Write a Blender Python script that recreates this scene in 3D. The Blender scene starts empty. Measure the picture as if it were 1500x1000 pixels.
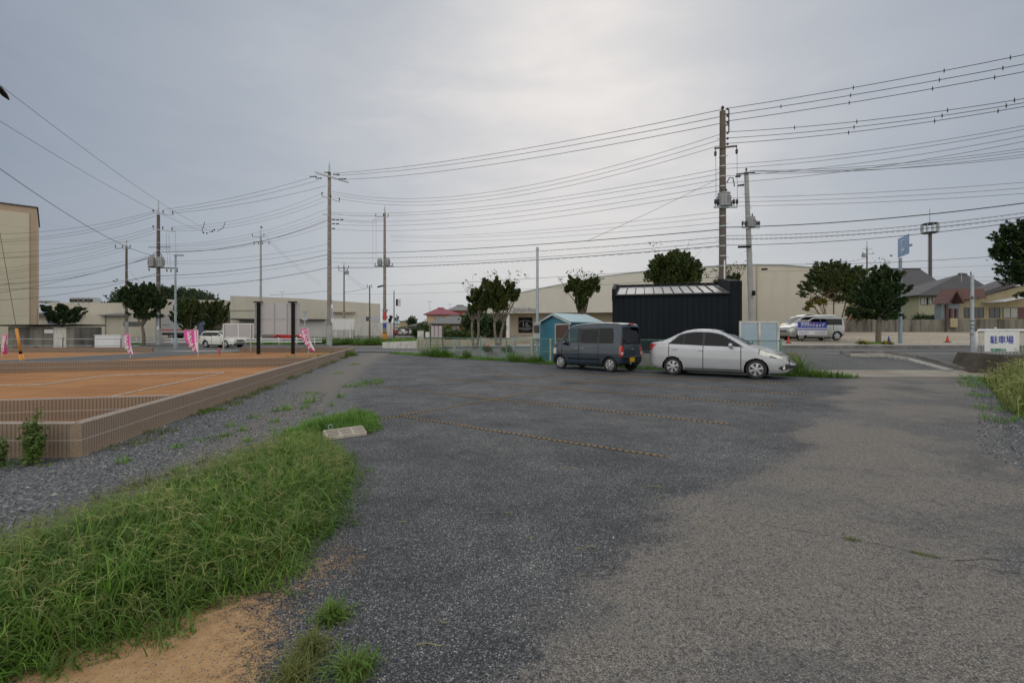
import bpy, bmesh, math, random
import numpy as np
from mathutils import Vector, Matrix
random.seed(7)
RNG = np.random.default_rng(11)
R = math.radians
S = bpy.context.scene
COL = S.collection
EYE = 1.45
F = 700.0

def P(px, py, Y):
    return ((px - 750) / F * Y, Y, EYE + (488 - py) / F * Y)
def PX(px, Y): return (px - 750) / F * Y
def PZ(py, Y): return EYE + (488 - py) / F * Y

# ------------------------------------------------------------------ terrain
def interp(t, pts):
    if t <= pts[0][0]: return pts[0][1]
    for (a, va), (b, vb) in zip(pts, pts[1:]):
        if t <= b: return va + (vb - va) * (t - a) / (b - a)
    return pts[-1][1]
FENCE = [(-12, 38.5), (-6.2, 31.7), (1.0, 23.8), (5.3, 19.8), (9.5, 17.0), (12, 15.4)]
def fence_y(x): return interp(x, FENCE)
PL = [(45, 0), (56, .22), (72, .62), (110, .9)]
PM = [(26, .36), (32, .4), (45, .6), (62, .9), (110, 1.0)]
PR = [(22, .6), (27, .6), (28.6, .72), (32, .89), (44, 1.3), (52, 1.55), (110, 1.6)]
def G(x, y):
    l, m, r = interp(y, PL), interp(y, PM), interp(y, PR)
    if x < -9: s = l
    elif x < 0: s = l + (m - l) * (x + 9) / 9
    elif x < 12: s = m + (r - m) * x / 12
    else: s = r
    d = (y - (fence_y(x) + 2.0)) / 0.3
    fa = min(1, max(0, d)); fb = min(1, max(0, (y - 16.8) / 2.7))
    if x < 9.8: f = fa
    elif x < 10.3: f = fa + (fb - fa) * (x - 9.8) / .5
    else: f = fb
    return s * f

# ------------------------------------------------------------------ object helpers
def tag(o, label=None, cat=None, group=None, kind=None):
    if label: o['label'] = label
    if cat: o['category'] = cat
    if group: o['group'] = group
    if kind: o['kind'] = kind
    return o
def thing(name, label, cat, loc=(0, 0, 0), rz=0, group=None):
    o = bpy.data.objects.new(name, None); COL.objects.link(o)
    o.location = loc; o.rotation_euler = (0, 0, rz); o.empty_display_size = .2
    return tag(o, label, cat, group)
def copy_tree(o, parent=None):
    c = o.copy(); COL.objects.link(c); c.parent = parent
    for ch in list(o.children): copy_tree(ch, c)
    return c
def mesh_obj(name, me, mats, parent=None, smooth=False):
    for m in (mats if isinstance(mats, (list, tuple)) else [mats]): me.materials.append(m)
    if smooth: me.polygons.foreach_set('use_smooth', [True] * len(me.polygons))
    o = bpy.data.objects.new(name, me); COL.objects.link(o); o.parent = parent
    return o

class MB:
    def __init__(s): s.v = []; s.f = []; s.m = []; s.M = Matrix.Identity(4)
    def add(s, vs, fs, mi=0):
        n = len(s.v)
        s.v += [tuple(s.M @ Vector(v)) for v in vs]
        s.f += [tuple(i + n for i in f) for f in fs]; s.m += [mi] * len(fs); return s
    def box(s, c, d, mi=0, rz=0, M=None):
        x, y, z = d[0] / 2, d[1] / 2, d[2] / 2
        vs = [Vector((i * x, j * y, k * z)) for i in (-1, 1) for j in (-1, 1) for k in (-1, 1)]
        if rz: vs = [Matrix.Rotation(rz, 3, 'Z') @ v for v in vs]
        if M: vs = [M @ v for v in vs]
        vs = [v + Vector(c) for v in vs]
        return s.add(vs, [(0, 1, 3, 2), (4, 6, 7, 5), (0, 4, 5, 1), (2, 3, 7, 6), (0, 2, 6, 4), (1, 5, 7, 3)], mi)
    def b2(s, a, b, mi=0):
        return s.box([(a[i] + b[i]) / 2 for i in range(3)], [abs(b[i] - a[i]) for i in range(3)], mi)
    def tube(s, pts, r, n=8, mi=0, caps=True):
        pts = [Vector(p) for p in pts]
        rs = r if isinstance(r, (list, tuple)) else [r] * len(pts)
        vs = []; fs = []; up = Vector((0, 0, 1))
        for i, p in enumerate(pts):
            t = (pts[min(i + 1, len(pts) - 1)] - pts[max(i - 1, 0)])
            if t.length < 1e-9: t = Vector((0, 0, 1))
            t.normalize()
            a = t.cross(up if abs(t.z) < .9 else Vector((1, 0, 0))).normalized(); b = t.cross(a)
            for k in range(n):
                w = 2 * math.pi * k / n
                vs.append(p + (a * math.cos(w) + b * math.sin(w)) * rs[i])
        for i in range(len(pts) - 1):
            for k in range(n):
                k2 = (k + 1) % n
                fs.append((i * n + k, i * n + k2, (i + 1) * n + k2, (i + 1) * n + k))
        if caps:
            fs.append(tuple(range(n - 1, -1, -1))); m = (len(pts) - 1) * n; fs.append(tuple(range(m, m + n)))
        return s.add(vs, fs, mi)
    def lathe(s, prof, n=16, c=(0, 0, 0), axis='Z', mi=0):
        vs = []; fs = []
        for (r, h) in prof:
            for k in range(n):
                w = 2 * math.pi * k / n
                v = (r * math.cos(w), r * math.sin(w), h)
                if axis == 'Y': v = (v[0], v[2], v[1])
                if axis == 'X': v = (v[2], v[0], v[1])
                vs.append((v[0] + c[0], v[1] + c[1], v[2] + c[2]))
        for i in range(len(prof) - 1):
            for k in range(n):
                k2 = (k + 1) % n
                fs.append((i * n + k, i * n + k2, (i + 1) * n + k2, (i + 1) * n + k))
        return s.add(vs, fs, mi)
    def prism(s, poly, y0, y1, mi=0):
        """poly in xz, extruded along y"""
        n = len(poly)
        vs = [(x, y0, z) for x, z in poly] + [(x, y1, z) for x, z in poly]
        fs = [tuple(range(n)), tuple(range(2 * n - 1, n - 1, -1))]
        fs += [(i, (i + 1) % n + 0, (i + 1) % n + n, i + n) for i in range(n)]
        return s.add(vs, fs, mi)
    def prism_x(s, poly, x0, x1, mi=0):
        n = len(poly)
        vs = [(x0, y, z) for y, z in poly] + [(x1, y, z) for y, z in poly]
        fs = [tuple(range(n)), tuple(range(2 * n - 1, n - 1, -1))]
        fs += [(i, (i + 1) % n + 0, (i + 1) % n + n, i + n) for i in range(n)]
        return s.add(vs, fs, mi)
    def build(s, name, mats, parent=None, smooth=False, angle=None, bevel=0):
        me = bpy.data.meshes.new(name); me.from_pydata(s.v, [], s.f)
        me.polygons.foreach_set('material_index', s.m)
        bm = bmesh.new(); bm.from_mesh(me)
        bmesh.ops.recalc_face_normals(bm, faces=bm.faces)
        if bevel:
            es = [e for e in bm.edges if len(e.link_faces) == 2 and e.calc_face_angle(0) > .6]
            bmesh.ops.bevel(bm, geom=es, offset=bevel, segments=1, affect='EDGES', clamp_overlap=True)
        bm.to_mesh(me); bm.free()
        o = mesh_obj(name, me, mats, parent, smooth)
        if smooth and angle: me.set_sharp_from_angle(angle=R(angle))
        return o

def quads_obj(name, V, mats, parent=None, attr=None, nper=4, smooth=False):
    """V: (N,nper,3) array of polygons"""
    N = len(V); me = bpy.data.meshes.new(name)
    me.vertices.add(N * nper); me.vertices.foreach_set('co', V.reshape(-1).astype(np.float32))
    me.loops.add(N * nper); me.loops.foreach_set('vertex_index', np.arange(N * nper, dtype=np.int32))
    me.polygons.add(N); me.polygons.foreach_set('loop_start', np.arange(N, dtype=np.int32) * nper)
    if attr is not None:
        a = me.attributes.new('rnd', 'FLOAT', 'POINT'); a.data.foreach_set('value', np.repeat(attr, nper).astype(np.float32))
    me.update(calc_edges=True); me.validate()
    return mesh_obj(name, me, mats, parent, smooth)

# ------------------------------------------------------------------ material helpers
def newmat(name):
    m = bpy.data.materials.new(name); m.use_nodes = True
    nt = m.node_tree; return m, nt, nt.nodes['Principled BSDF']
class NT:
    def __init__(s, nt): s.nt = nt
    def n(s, t, **kw):
        o = s.nt.nodes.new(t)
        for k, v in kw.items():
            if k.startswith('i_'):
                k = k[2:]; k = int(k) if k.isdigit() else k.replace('_', ' ')
                o.inputs[k].default_value = v
            else: setattr(o, k, v)
        return o
    def l(s, a, b): s.nt.links.new(a, b)
    def noise(s, vec, scale, detail=3, rough=.55, dist=0):
        o = s.n('ShaderNodeTexNoise'); s.l(vec, o.inputs['Vector'])
        o.inputs['Scale'].default_value = scale; o.inputs['Detail'].default_value = detail
        o.inputs['Roughness'].default_value = rough; o.inputs['Distortion'].default_value = dist
        return o.outputs['Fac']
    def math(s, op, a, b=None, clamp=False):
        o = s.n('ShaderNodeMath', operation=op, use_clamp=clamp)
        for i, x in enumerate((a, b)):
            if x is None: continue
            if isinstance(x, (int, float)): o.inputs[i].default_value = x
            else: s.l(x, o.inputs[i])
        return o.outputs[0]
    def rng(s, v, a, b, c=0, d=1):
        o = s.n('ShaderNodeMapRange'); s.l(v, o.inputs[0])
        for i, x in enumerate((a, b, c, d)): o.inputs[i + 1].default_value = x
        return o.outputs[0]
    def mix(s, f, a, b, mode='MIX'):
        o = s.n('ShaderNodeMix', data_type='RGBA', blend_type=mode)
        for sock, x in ((0, f), (6, a), (7, b)):
            if isinstance(x, (int, float)): o.inputs[sock].default_value = x
            elif isinstance(x, (tuple, list)): o.inputs[sock].default_value = (*x[:3], 1)
            else: s.l(x, o.inputs[sock])
        return o.outputs[2]
    def ramp(s, f, stops):
        o = s.n('ShaderNodeValToRGB'); s.l(f, o.inputs[0]); e = o.color_ramp.elements
        while len(e) < len(stops): e.new(.5)
        for el, (p, c) in zip(e, stops): el.position = p; el.color = (*c, 1)
        return o.outputs[0]
    def bump(s, h, strength, dist, bsdf, normal=None):
        o = s.n('ShaderNodeBump'); s.l(h, o.inputs['Height'])
        o.inputs['Strength'].default_value = strength; o.inputs['Distance'].default_value = dist
        if normal is not None: s.l(normal, o.inputs['Normal'])
        s.l(o.outputs[0], bsdf.inputs['Normal']); return o.outputs[0]
    def pos(s): return s.n('ShaderNodeNewGeometry').outputs['Position']
    def obj(s): return s.n('ShaderNodeTexCoord').outputs['Object']
    def attr(s, name): return s.n('ShaderNodeAttribute', attribute_name=name).outputs['Fac']

def pm(name, col, rough=.6, metal=0, var=.15, scale=3.0, bump=0, bscale=None, dirt=None, dscale=1.5, coat=0, spec=None):
    """plain procedural material with colour variation, optional dirt colour and bump"""
    m, nt, b = newmat(name); t = NT(nt); o = t.obj()
    n1 = t.noise(o, scale, 5); c = t.mix(t.rng(n1, .3, .7), [x * (1 - var) for x in col], [min(1, x * (1 + var)) for x in col])
    if dirt:
        mp = t.n('ShaderNodeMapping'); mp.inputs['Scale'].default_value = (1, 1, .25); t.l(o, mp.inputs[0])
        n2 = t.noise(mp.outputs[0], dscale, 6, .65); c = t.mix(t.math('MULTIPLY', t.rng(n2, .48, .72), .7), c, dirt)
    t.l(c, b.inputs['Base Color']); b.inputs['Roughness'].default_value = rough; b.inputs['Metallic'].default_value = metal
    if coat: b.inputs['Coat Weight'].default_value = coat; b.inputs['Coat Roughness'].default_value = .05
    if spec is not None: b.inputs['Specular IOR Level'].default_value = spec
    if bump: t.bump(t.noise(o, bscale or scale * 8, 4), bump, .02, b)
    return m

M = {}
M['concrete'] = pm('concrete', (.33, .32, .30), .85, var=.2, scale=2, bump=.3, bscale=30, dirt=(.14, .13, .12))
M['pole_concrete'] = pm('pole_concrete', (.24, .215, .185), .85, var=.18, scale=1.5, bump=.2, bscale=20)
M['pole_grey'] = pm('pole_grey_concrete', (.34, .34, .33), .85, var=.15, scale=1.5, bump=.2, bscale=20)
M['pole_dark'] = pm('pole_dark_concrete', (.12, .10, .08), .85, var=.2, scale=1.5, bump=.2, bscale=20)
M['galv'] = pm('galvanised_steel', (.38, .42, .45), .5, .5, var=.12, scale=6)
M['steel_blue'] = pm('bluegrey_steel', (.27, .34, .38), .5, .2, var=.12, scale=3, dirt=(.2, .2, .19))
M['dark_metal'] = pm('dark_metal', (.045, .045, .048), .5, .3, var=.2, scale=6)
M['ceramic'] = pm('brown_ceramic', (.035, .028, .028), .35, var=.2)
M['transformer'] = pm('transformer_grey', (.30, .31, .32), .5, .2, var=.1, scale=6)
M['wire'] = pm('cable_black', (.03, .03, .032), .6, var=.1)
M['white'] = pm('white_paint', (.68, .69, .70), .5, var=.06, scale=3, dirt=(.5, .48, .45))
M['white_dirty'] = pm('dirty_white_paint', (.58, .57, .54), .6, var=.1, scale=3, dirt=(.25, .20, .16), dscale=4)
M['black'] = pm('black_paint', (.008, .008, .009), .6, var=.2, spec=.15)
M['rubber'] = pm('rubber', (.022, .022, .022), .8, var=.2, scale=10)
M['plastic'] = pm('black_plastic', (.025, .025, .027), .5, var=.1)
M['chrome'] = pm('chrome', (.65, .66, .68), .15, 1, var=.03)
M['rim'] = pm('alloy', (.55, .56, .58), .3, .85, var=.05)
M['cream'] = pm('cream_wall', (.55, .52, .44), .8, var=.05, scale=.4, dirt=(.42, .39, .33), dscale=.5)
M['cream_store'] = pm('cream_store_wall', (.56, .54, .48), .8, var=.04, scale=.3, dirt=(.48, .45, .40), dscale=.3)
M['warm_wall'] = pm('warm_wall', (.44, .38, .29), .8, var=.05, scale=.4, dirt=(.34, .29, .22), dscale=.5)
M['tan'] = pm('tan_wall', (.40, .31, .22), .8, var=.08, scale=.5)
M['glass_dark'] = pm('window_glass', (.03, .04, .045), .08, 0, var=.2, scale=2)
M['frame_dark'] = pm('window_frame', (.08, .075, .07), .5)
M['navy'] = pm('navy_panel', (.03, .035, .09), .5)
M['bark'] = pm('bark', (.17, .145, .115), .9, var=.3, scale=6, bump=.5, bscale=30)
M['bark_red'] = pm('bark_reddish', (.22, .13, .085), .9, var=.3, scale=6, bump=.5, bscale=30)
M['teal'] = pm('teal_boards', (.035, .175, .26), .6, var=.12, scale=2, dirt=(.06, .17, .22))
M['teal_roof'] = pm('pale_teal_roof', (.14, .31, .38), .45, var=.12, scale=3, dirt=(.16, .28, .32))
M['brown_door'] = pm('brown_door', (.085, .05, .035), .6, var=.1)
M['red_plastic'] = pm('red_plastic', (.55, .04, .02), .5, var=.1)
M['blue_plastic'] = pm('blue_plastic', (.03, .08, .42), .5, var=.1)
M['orange_plastic'] = pm('orange_plastic', (.72, .29, .03), .5, var=.12, scale=5, dirt=(.35, .15, .04))
M['seed'] = pm('seed_straw', (.30, .29, .14), .8, var=.3, scale=20)
M['interior'] = pm('car_interior', (.035, .035, .038), .8, var=.2)
M['grey_panel'] = pm('grey_panel', (.42, .42, .44), .5, .1, var=.04, scale=1)
M['green_mesh'] = pm('green_fence_paint', (.12, .27, .23), .6, var=.25, scale=8, dirt=(.20, .17, .12))
M['red_letter'] = pm('red_letter_paint', (.55, .05, .04), .5)
M['blue_letter'] = pm('blue_letter_paint', (.035, .06, .35), .5)
M['green_letter'] = pm('green_letter_paint', (.02, .26, .16), .5)
M['white_letter'] = pm('white_letter_paint', (.78, .78, .78), .5)
M['grey_letter'] = pm('grey_letter_paint', (.30, .31, .34), .5)
M['pink'] = pm('pink_cloth', (.70, .08, .36), .7, var=.1, scale=6)
M['white_cloth'] = pm('white_cloth', (.74, .70, .73), .7, var=.06, scale=6)
M['sign_blue'] = pm('sign_blue', (.10, .23, .45), .45, var=.08)
M['sign_white'] = pm('sign_white', (.52, .60, .67), .5, var=.05)

def glassy(name, tint=(.5, .55, .55), tr=.5):
    m, nt, b = newmat(name); t = NT(nt)
    tb = t.n('ShaderNodeBsdfTransparent'); tb.inputs[0].default_value = (*tint, 1)
    gb = t.n('ShaderNodeBsdfGlossy'); gb.inputs['Roughness'].default_value = .02; gb.inputs[0].default_value = (.6, .62, .64, 1)
    fr = t.n('ShaderNodeLayerWeight'); fr.inputs[0].default_value = .5
    fc = t.math('ADD', .045, t.math('MULTIPLY', t.math('POWER', fr.outputs['Facing'], 4.0), .7))
    mx = t.n('ShaderNodeMixShader'); t.l(fc, mx.inputs[0]); t.l(tb.outputs[0], mx.inputs[1]); t.l(gb.outputs[0], mx.inputs[2])
    t.l(mx.outputs[0], nt.nodes['Material Output'].inputs[0]); return m
M['glass_clear'] = glassy('car_glass', (.62, .68, .66))
M['glass_tint'] = glassy('car_glass_tinted', (.10, .11, .115))
def paint(name, col, metal=.5, rough=.35):
    m, nt, b = newmat(name); t = NT(nt)
    n = t.noise(t.obj(), 900, 1)
    t.l(t.mix(n, [c * .85 for c in col], [min(1, c * 1.15) for c in col]), b.inputs['Base Color'])
    n2 = t.noise(t.obj(), 2.5, 4); t.l(t.rng(n2, .3, .7, rough - .05, rough + .07), b.inputs['Roughness'])
    b.inputs['Metallic'].default_value = metal
    b.inputs['Coat Weight'].default_value = .8; b.inputs['Coat Roughness'].default_value = .06
    return m
M['silver'] = paint('silver_paint', (.47, .48, .51), .55)
M['slate'] = paint('slate_paint', (.022, .038, .058), .25)
M['pearl'] = paint('pearl_white_paint', (.66, .66, .61), .0)
M['redpaint'] = paint('red_paint', (.5, .02, .02), .0)
M['graypaint'] = paint('grey_paint', (.36, .37, .37), .5)
M['blackpaint'] = paint('black_car_paint', (.02, .022, .025), .3)
M['yellowpaint'] = paint('yellow_paint', (.62, .55, .06), .0)
M['navypaint'] = paint('navy_paint', (.02, .03, .11), .2)
M['headlight'] = pm('headlight_lens', (.72, .72, .66), .12, .2, var=.2, scale=12, coat=1)
M['taillight'] = pm('taillight_lens', (.5, .015, .015), .15, 0, var=.2, scale=14, coat=1)
M['amber'] = pm('amber_lens', (.6, .25, .03), .2)

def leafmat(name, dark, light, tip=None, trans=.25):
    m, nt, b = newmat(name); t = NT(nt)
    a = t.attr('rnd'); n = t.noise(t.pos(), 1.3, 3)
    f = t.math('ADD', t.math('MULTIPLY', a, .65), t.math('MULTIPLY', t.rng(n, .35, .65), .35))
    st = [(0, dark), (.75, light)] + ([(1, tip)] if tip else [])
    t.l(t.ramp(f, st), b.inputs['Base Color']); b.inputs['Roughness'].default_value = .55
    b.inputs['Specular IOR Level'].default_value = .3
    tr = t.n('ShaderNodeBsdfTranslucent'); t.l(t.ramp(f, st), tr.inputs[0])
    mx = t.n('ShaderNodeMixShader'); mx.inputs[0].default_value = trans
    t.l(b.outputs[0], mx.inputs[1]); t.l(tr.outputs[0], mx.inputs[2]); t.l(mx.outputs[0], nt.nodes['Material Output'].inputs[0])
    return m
M['leaf_dark'] = leafmat('leaf_dark', (.018, .035, .012), (.05, .09, .028), (.09, .13, .04))
M['leaf_mid'] = leafmat('leaf_mid', (.03, .05, .014), (.085, .12, .03), (.16, .15, .05))
M['leaf_olive'] = leafmat('leaf_olive', (.022, .038, .010), (.10, .125, .032), (.21, .15, .05))
M['leaf_bright'] = leafmat('leaf_bright', (.05, .09, .02), (.15, .22, .05), (.25, .27, .09))
M['grass_main'] = leafmat('grass_main', (.018, .055, .006), (.135, .255, .03), (.46, .46, .16), trans=.14)
M['grass_vivid'] = leafmat('grass_vivid', (.04, .12, .012), (.18, .35, .04), (.40, .46, .12))
M['grass_dry'] = leafmat('grass_dry', (.06, .09, .02), (.19, .21, .06), (.42, .36, .17))
M['woods'] = leafmat('woods_leaf', (.015, .03, .014), (.04, .065, .025))

# fonts: Blender's built-in face (its CJK fallback draws the Japanese)
def text(s, size, mat, parent, loc, rot=(R(90), 0, 0), name='lettering', bold=0.0, sx=1.0, shear=0.0, depth=.004, align='CENTER'):
    cu = bpy.data.curves.new('t', 'FONT'); cu.body = s; cu.size = size; cu.align_x = align; cu.align_y = 'CENTER'
    cu.offset = bold; cu.extrude = depth; cu.shear = shear; cu.resolution_u = 3
    tmp = bpy.data.objects.new('t', cu); COL.objects.link(tmp)
    dg = bpy.context.evaluated_depsgraph_get(); me = bpy.data.meshes.new_from_object(tmp.evaluated_get(dg))
    bpy.data.objects.remove(tmp); bpy.data.curves.remove(cu)
    me.transform(Matrix.Diagonal((sx, 1, 1, 1))); me.materials.clear()
    o = mesh_obj(name, me, mat, parent); o.location = loc; o.rotation_euler = rot
    return o
# ------------------------------------------------------------------ world, sun, camera
SUN_AZ = R(9); SUN_EL = R(33)
SD = Vector((math.sin(SUN_AZ) * math.cos(SUN_EL), math.cos(SUN_AZ) * math.cos(SUN_EL), math.sin(SUN_EL)))
W = bpy.data.worlds.new('World'); S.world = W; W.use_nodes = True
wt = NT(W.node_tree); bg = W.node_tree.nodes['Background']
sky = wt.n('ShaderNodeTexSky', sky_type='NISHITA'); sky.sun_disc = False
sky.sun_elevation = SUN_EL; sky.sun_rotation = SUN_AZ; sky.air_density = 1.0; sky.dust_density = 3
tc = wt.n('ShaderNodeTexCoord').outputs['Generated']
def wdot(d):
    o = wt.n('ShaderNodeVectorMath', operation='DOT_PRODUCT'); wt.l(tc, o.inputs[0]); o.inputs[1].default_value = d; return o.outputs['Value']
SC = Vector((math.sin(R(7)) * math.cos(R(16)), math.cos(R(7)) * math.cos(R(16)), math.sin(R(16))))
dd = wdot(SC)
mp = wt.n('ShaderNodeMapping'); mp.inputs['Scale'].default_value = (1, 1, 3.2); mp.inputs['Rotation'].default_value = (.1, .25, .3); wt.l(tc, mp.inputs[0])
nz = wt.noise(mp.outputs[0], 2.0, 8, .55, .5)
nz2 = wt.noise(mp.outputs[0], 6.5, 7, .6, .7)
df = wt.math('ADD', dd, wt.math('MULTIPLY', wt.math('SUBTRACT', nz, .5), .22))
df = wt.math('ADD', df, wt.math('MULTIPLY', wt.math('SUBTRACT', nz2, .5), .10))
cl = wt.ramp(wt.rng(df, .30, 1.05), [(0, (.215, .262, .335)), (.42, (.29, .335, .41)), (.70, (.395, .435, .495)), (.84, (.475, .505, .55)), (.93, (.59, .597, .62)), (1, (.65, .647, .655))])
# the cloud layer thins to a pale band near the horizon
sep = wt.n('ShaderNodeSeparateXYZ'); wt.l(tc, sep.inputs[0])
hz = wt.rng(sep.outputs[2], .0, .26, 1, 0)
hcol = wt.ramp(wt.rng(dd, .45, 1.0), [(0, (.30, .345, .395)), (1, (.54, .565, .585))])
cl = wt.mix(wt.math('MULTIPLY', hz, .65), cl, hcol)
# added fill: unseen sky behind and beside the camera brightened to light walls
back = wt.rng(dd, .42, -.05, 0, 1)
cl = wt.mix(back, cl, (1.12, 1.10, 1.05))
nis = wt.mix(1.0, sky.outputs[0], (.1, .1, .1), 'MULTIPLY')
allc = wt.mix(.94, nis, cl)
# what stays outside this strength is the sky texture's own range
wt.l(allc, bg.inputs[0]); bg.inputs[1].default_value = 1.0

sl = bpy.data.lights.new('sun', 'SUN'); sl.energy = .8; sl.angle = R(50); sl.color = (1, .955, .89)
so = bpy.data.objects.new('sun', sl); COL.objects.link(so); so.rotation_euler = SD.to_track_quat('Z', 'Y').to_euler()
cam = bpy.data.cameras.new('camera'); co = bpy.data.objects.new('camera', cam); COL.objects.link(co)
cam.sensor_width = 36; cam.lens = 36 * F / 1500; cam.shift_y = -12 / 1500; cam.clip_end = 3000; cam.clip_start = .05
co.location = (0, 0, EYE); co.rotation_euler = (R(90), 0, 0); S.camera = co
S.view_settings.view_transform = 'Standard'; S.view_settings.look = 'None'
S.view_settings.exposure = 0; S.view_settings.gamma = 1
S.cycles.max_bounces = 5; S.cycles.transparent_max_bounces = 12

# ------------------------------------------------------------------ ground materials
def ground_mat(name, base, alt, speck=None, vs=90, nscale=.5, rough=.9, fleck=.12, bump=.5, bd=.006):
    m, nt, b = newmat(name); t = NT(nt); p = t.pos()
    n1 = t.noise(p, nscale, 6, .6); c = t.mix(t.rng(n1, .35, .65), base, alt)
    v = t.n('ShaderNodeTexVoronoi'); v.inputs['Scale'].default_value = vs; t.l(p, v.inputs['Vector'])
    sp = t.n('ShaderNodeSeparateColor'); t.l(v.outputs['Color'], sp.inputs[0])
    c = t.mix(.8, c, t.mix(sp.outputs[0], (.55, .55, .55), (1.45, 1.45, 1.45)), 'MULTIPLY')
    if speck: c = t.mix(t.math('GREATER_THAN', sp.outputs[1], 1 - fleck), c, speck)
    t.l(c, b.inputs['Base Color']); b.inputs['Roughness'].default_value = rough; b.inputs['Specular IOR Level'].default_value = .3
    t.bump(v.outputs['Distance'], bump, bd, b); return m

def lot_mat():
    m, nt, b = newmat('lot_surface'); t = NT(nt); p = t.pos()
    va = t.n('ShaderNodeTexVoronoi'); va.inputs['Scale'].default_value = 165; t.l(p, va.inputs['Vector'])
    sa = t.n('ShaderNodeSeparateColor'); t.l(va.outputs['Color'], sa.inputs[0])
    vb = t.n('ShaderNodeTexVoronoi'); vb.inputs['Scale'].default_value = 58; t.l(p, vb.inputs['Vector'])
    sb = t.n('ShaderNodeSeparateColor'); t.l(vb.outputs['Color'], sb.inputs[0])
    nlo = t.noise(p, .55, 6, .6); nmid = t.noise(p, 2.6, 6, .65); nhi = t.noise(p, 16, 5, .7)
    # dark crushed-stone surface of the bays
    g = t.ramp(sa.outputs[0], [(0, (.016, .018, .021)), (.45, (.046, .050, .057)), (.8, (.097, .101, .109)), (.93, (.20, .20, .20)), (1, (.42, .41, .39))])
    tone = t.math('ADD', t.math('MULTIPLY', nlo, .6), t.math('MULTIPLY', nmid, .4))
    g = t.mix(1, g, t.ramp(t.rng(tone, .36, .62), [(0, (.55, .56, .58)), (.5, (1.0, 1.0, 1.0)), (1, (1.5, 1.47, 1.42))]), 'MULTIPLY')
    sc = t.noise(p, .9, 5, .6, .6)
    g = t.mix(t.rng(sc, .60, .70, 0, .55), g, (.04, .042, .046))
    g = t.mix(.55, g, t.mix(sb.outputs[1], (.62, .62, .63), (1.4, 1.39, 1.37)), 'MULTIPLY')
    # oil drips and darker damp patches, paler dusty drifts
    st1 = t.n('ShaderNodeTexVoronoi'); st1.inputs['Scale'].default_value = .42; st1.inputs['Randomness'].default_value = 1; t.l(p, st1.inputs['Vector'])
    stn = t.math('ADD', st1.outputs['Distance'], t.math('MULTIPLY', t.math('SUBTRACT', nhi, .5), .5)); g = t.mix(t.rng(stn, .10, .22, .65, 0), g, (.022, .023, .025))
    g = t.mix(t.rng(t.math('ADD', sc, t.math('MULTIPLY', t.noise(p, 40, 3, .7), .3)), .52, .40, 0, .35), g, (.16, .15, .135))
    # worn lane: fines packed between the stones
    ln = t.ramp(sa.outputs[1], [(0, (.135, .124, .111)), (.5, (.23, .213, .193)), (.93, (.275, .257, .232)), (1, (.40, .38, .35))])
    ln = t.mix(1, ln, t.ramp(t.rng(nmid, .3, .7), [(0, (.78, .78, .78)), (1, (1.12, 1.10, 1.06))]), 'MULTIPLY')
    fl = t.math('GREATER_THAN', t.math('ADD', sa.outputs[2], t.math('MULTIPLY', t.math('SUBTRACT', nmid, .5), 1.5)), .74)
    ln = t.mix(t.math('MULTIPLY', fl, .8), ln, (.055, .054, .055))
    nvh = t.noise(p, 55, 3, .7)
    ln = t.mix(.5, ln, t.mix(sb.outputs[0], (.84, .84, .84), (1.15, 1.14, 1.12)), 'MULTIPLY')
    f2 = t.math('GREATER_THAN', t.math('ADD', sb.outputs[2], t.math('MULTIPLY', t.math('SUBTRACT', nhi, .5), 1.1)), .93)
    ln = t.mix(t.math('MULTIPLY', f2, .65), ln, (.06, .058, .058))
    wear = t.math('ADD', t.math('ADD', t.rng(nlo, .42, .62), t.math('MULTIPLY', t.attr('worn'), .45)), t.math('ADD', t.math('MULTIPLY', t.math('SUBTRACT', nhi, .5), 1.3), t.math('MULTIPLY', t.math('SUBTRACT', nvh, .5), 1.2)))
    ln = t.mix(t.math('MULTIPLY', t.rng(wear, .58, 1.05), .75), ln, g)
    ed = t.math('ADD', t.attr('lane'), t.math('MULTIPLY', t.math('SUBTRACT', nmid, .5), .9))
    ed = t.math('ADD', ed, t.math('MULTIPLY', t.math('SUBTRACT', nhi, .5), 1.0)); ed = t.math('ADD', ed, t.math('MULTIPLY', t.math('SUBTRACT', nvh, .5), .9))
    ed = t.math('ADD', ed, t.math('MULTIPLY', t.math('SUBTRACT', sa.outputs[2], .5), .22))
    c = t.mix(t.rng(ed, .42, .58), g, ln)
    # coarser paler ballast of the track on the left
    lg = t.ramp(sb.outputs[0], [(0, (.03, .034, .040)), (.5, (.098, .102, .108)), (.85, (.165, .168, .172)), (1, (.36, .35, .33))])
    lg = t.mix(t.rng(t.math('ADD', t.attr('track'), t.math('MULTIPLY', t.math('SUBTRACT', nhi, .5), 1.4)), .35, .9, 0, .55), lg, (.19, .165, .13))
    le = t.math('ADD', t.math('ADD', t.attr('left'), t.math('MULTIPLY', t.math('SUBTRACT', nmid, .5), .9)), t.math('MULTIPLY', t.math('SUBTRACT', nhi, .5), 1.1))
    c = t.mix(t.rng(le, .4, .6), c, lg)
    # bare sandy soil
    so_ = t.mix(t.rng(nhi, .35, .65), (.37, .215, .095), (.47, .30, .15))
    so_ = t.mix(t.math('GREATER_THAN', sa.outputs[1], .93), so_, (.13, .12, .11))
    se = t.math('ADD', t.attr('soil'), t.math('MULTIPLY', t.math('SUBTRACT', nhi, .5), .8))
    se = t.math('ADD', se, t.math('MULTIPLY', t.math('SUBTRACT', sa.outputs[0], .5), .3))
    c = t.mix(t.rng(se, .40, .62), c, so_)
    # long crack with grass dust, running over the lane
    t.l(c, b.inputs['Base Color']); b.inputs['Roughness'].default_value = .86; b.inputs['Specular IOR Level'].default_value = .35
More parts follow.
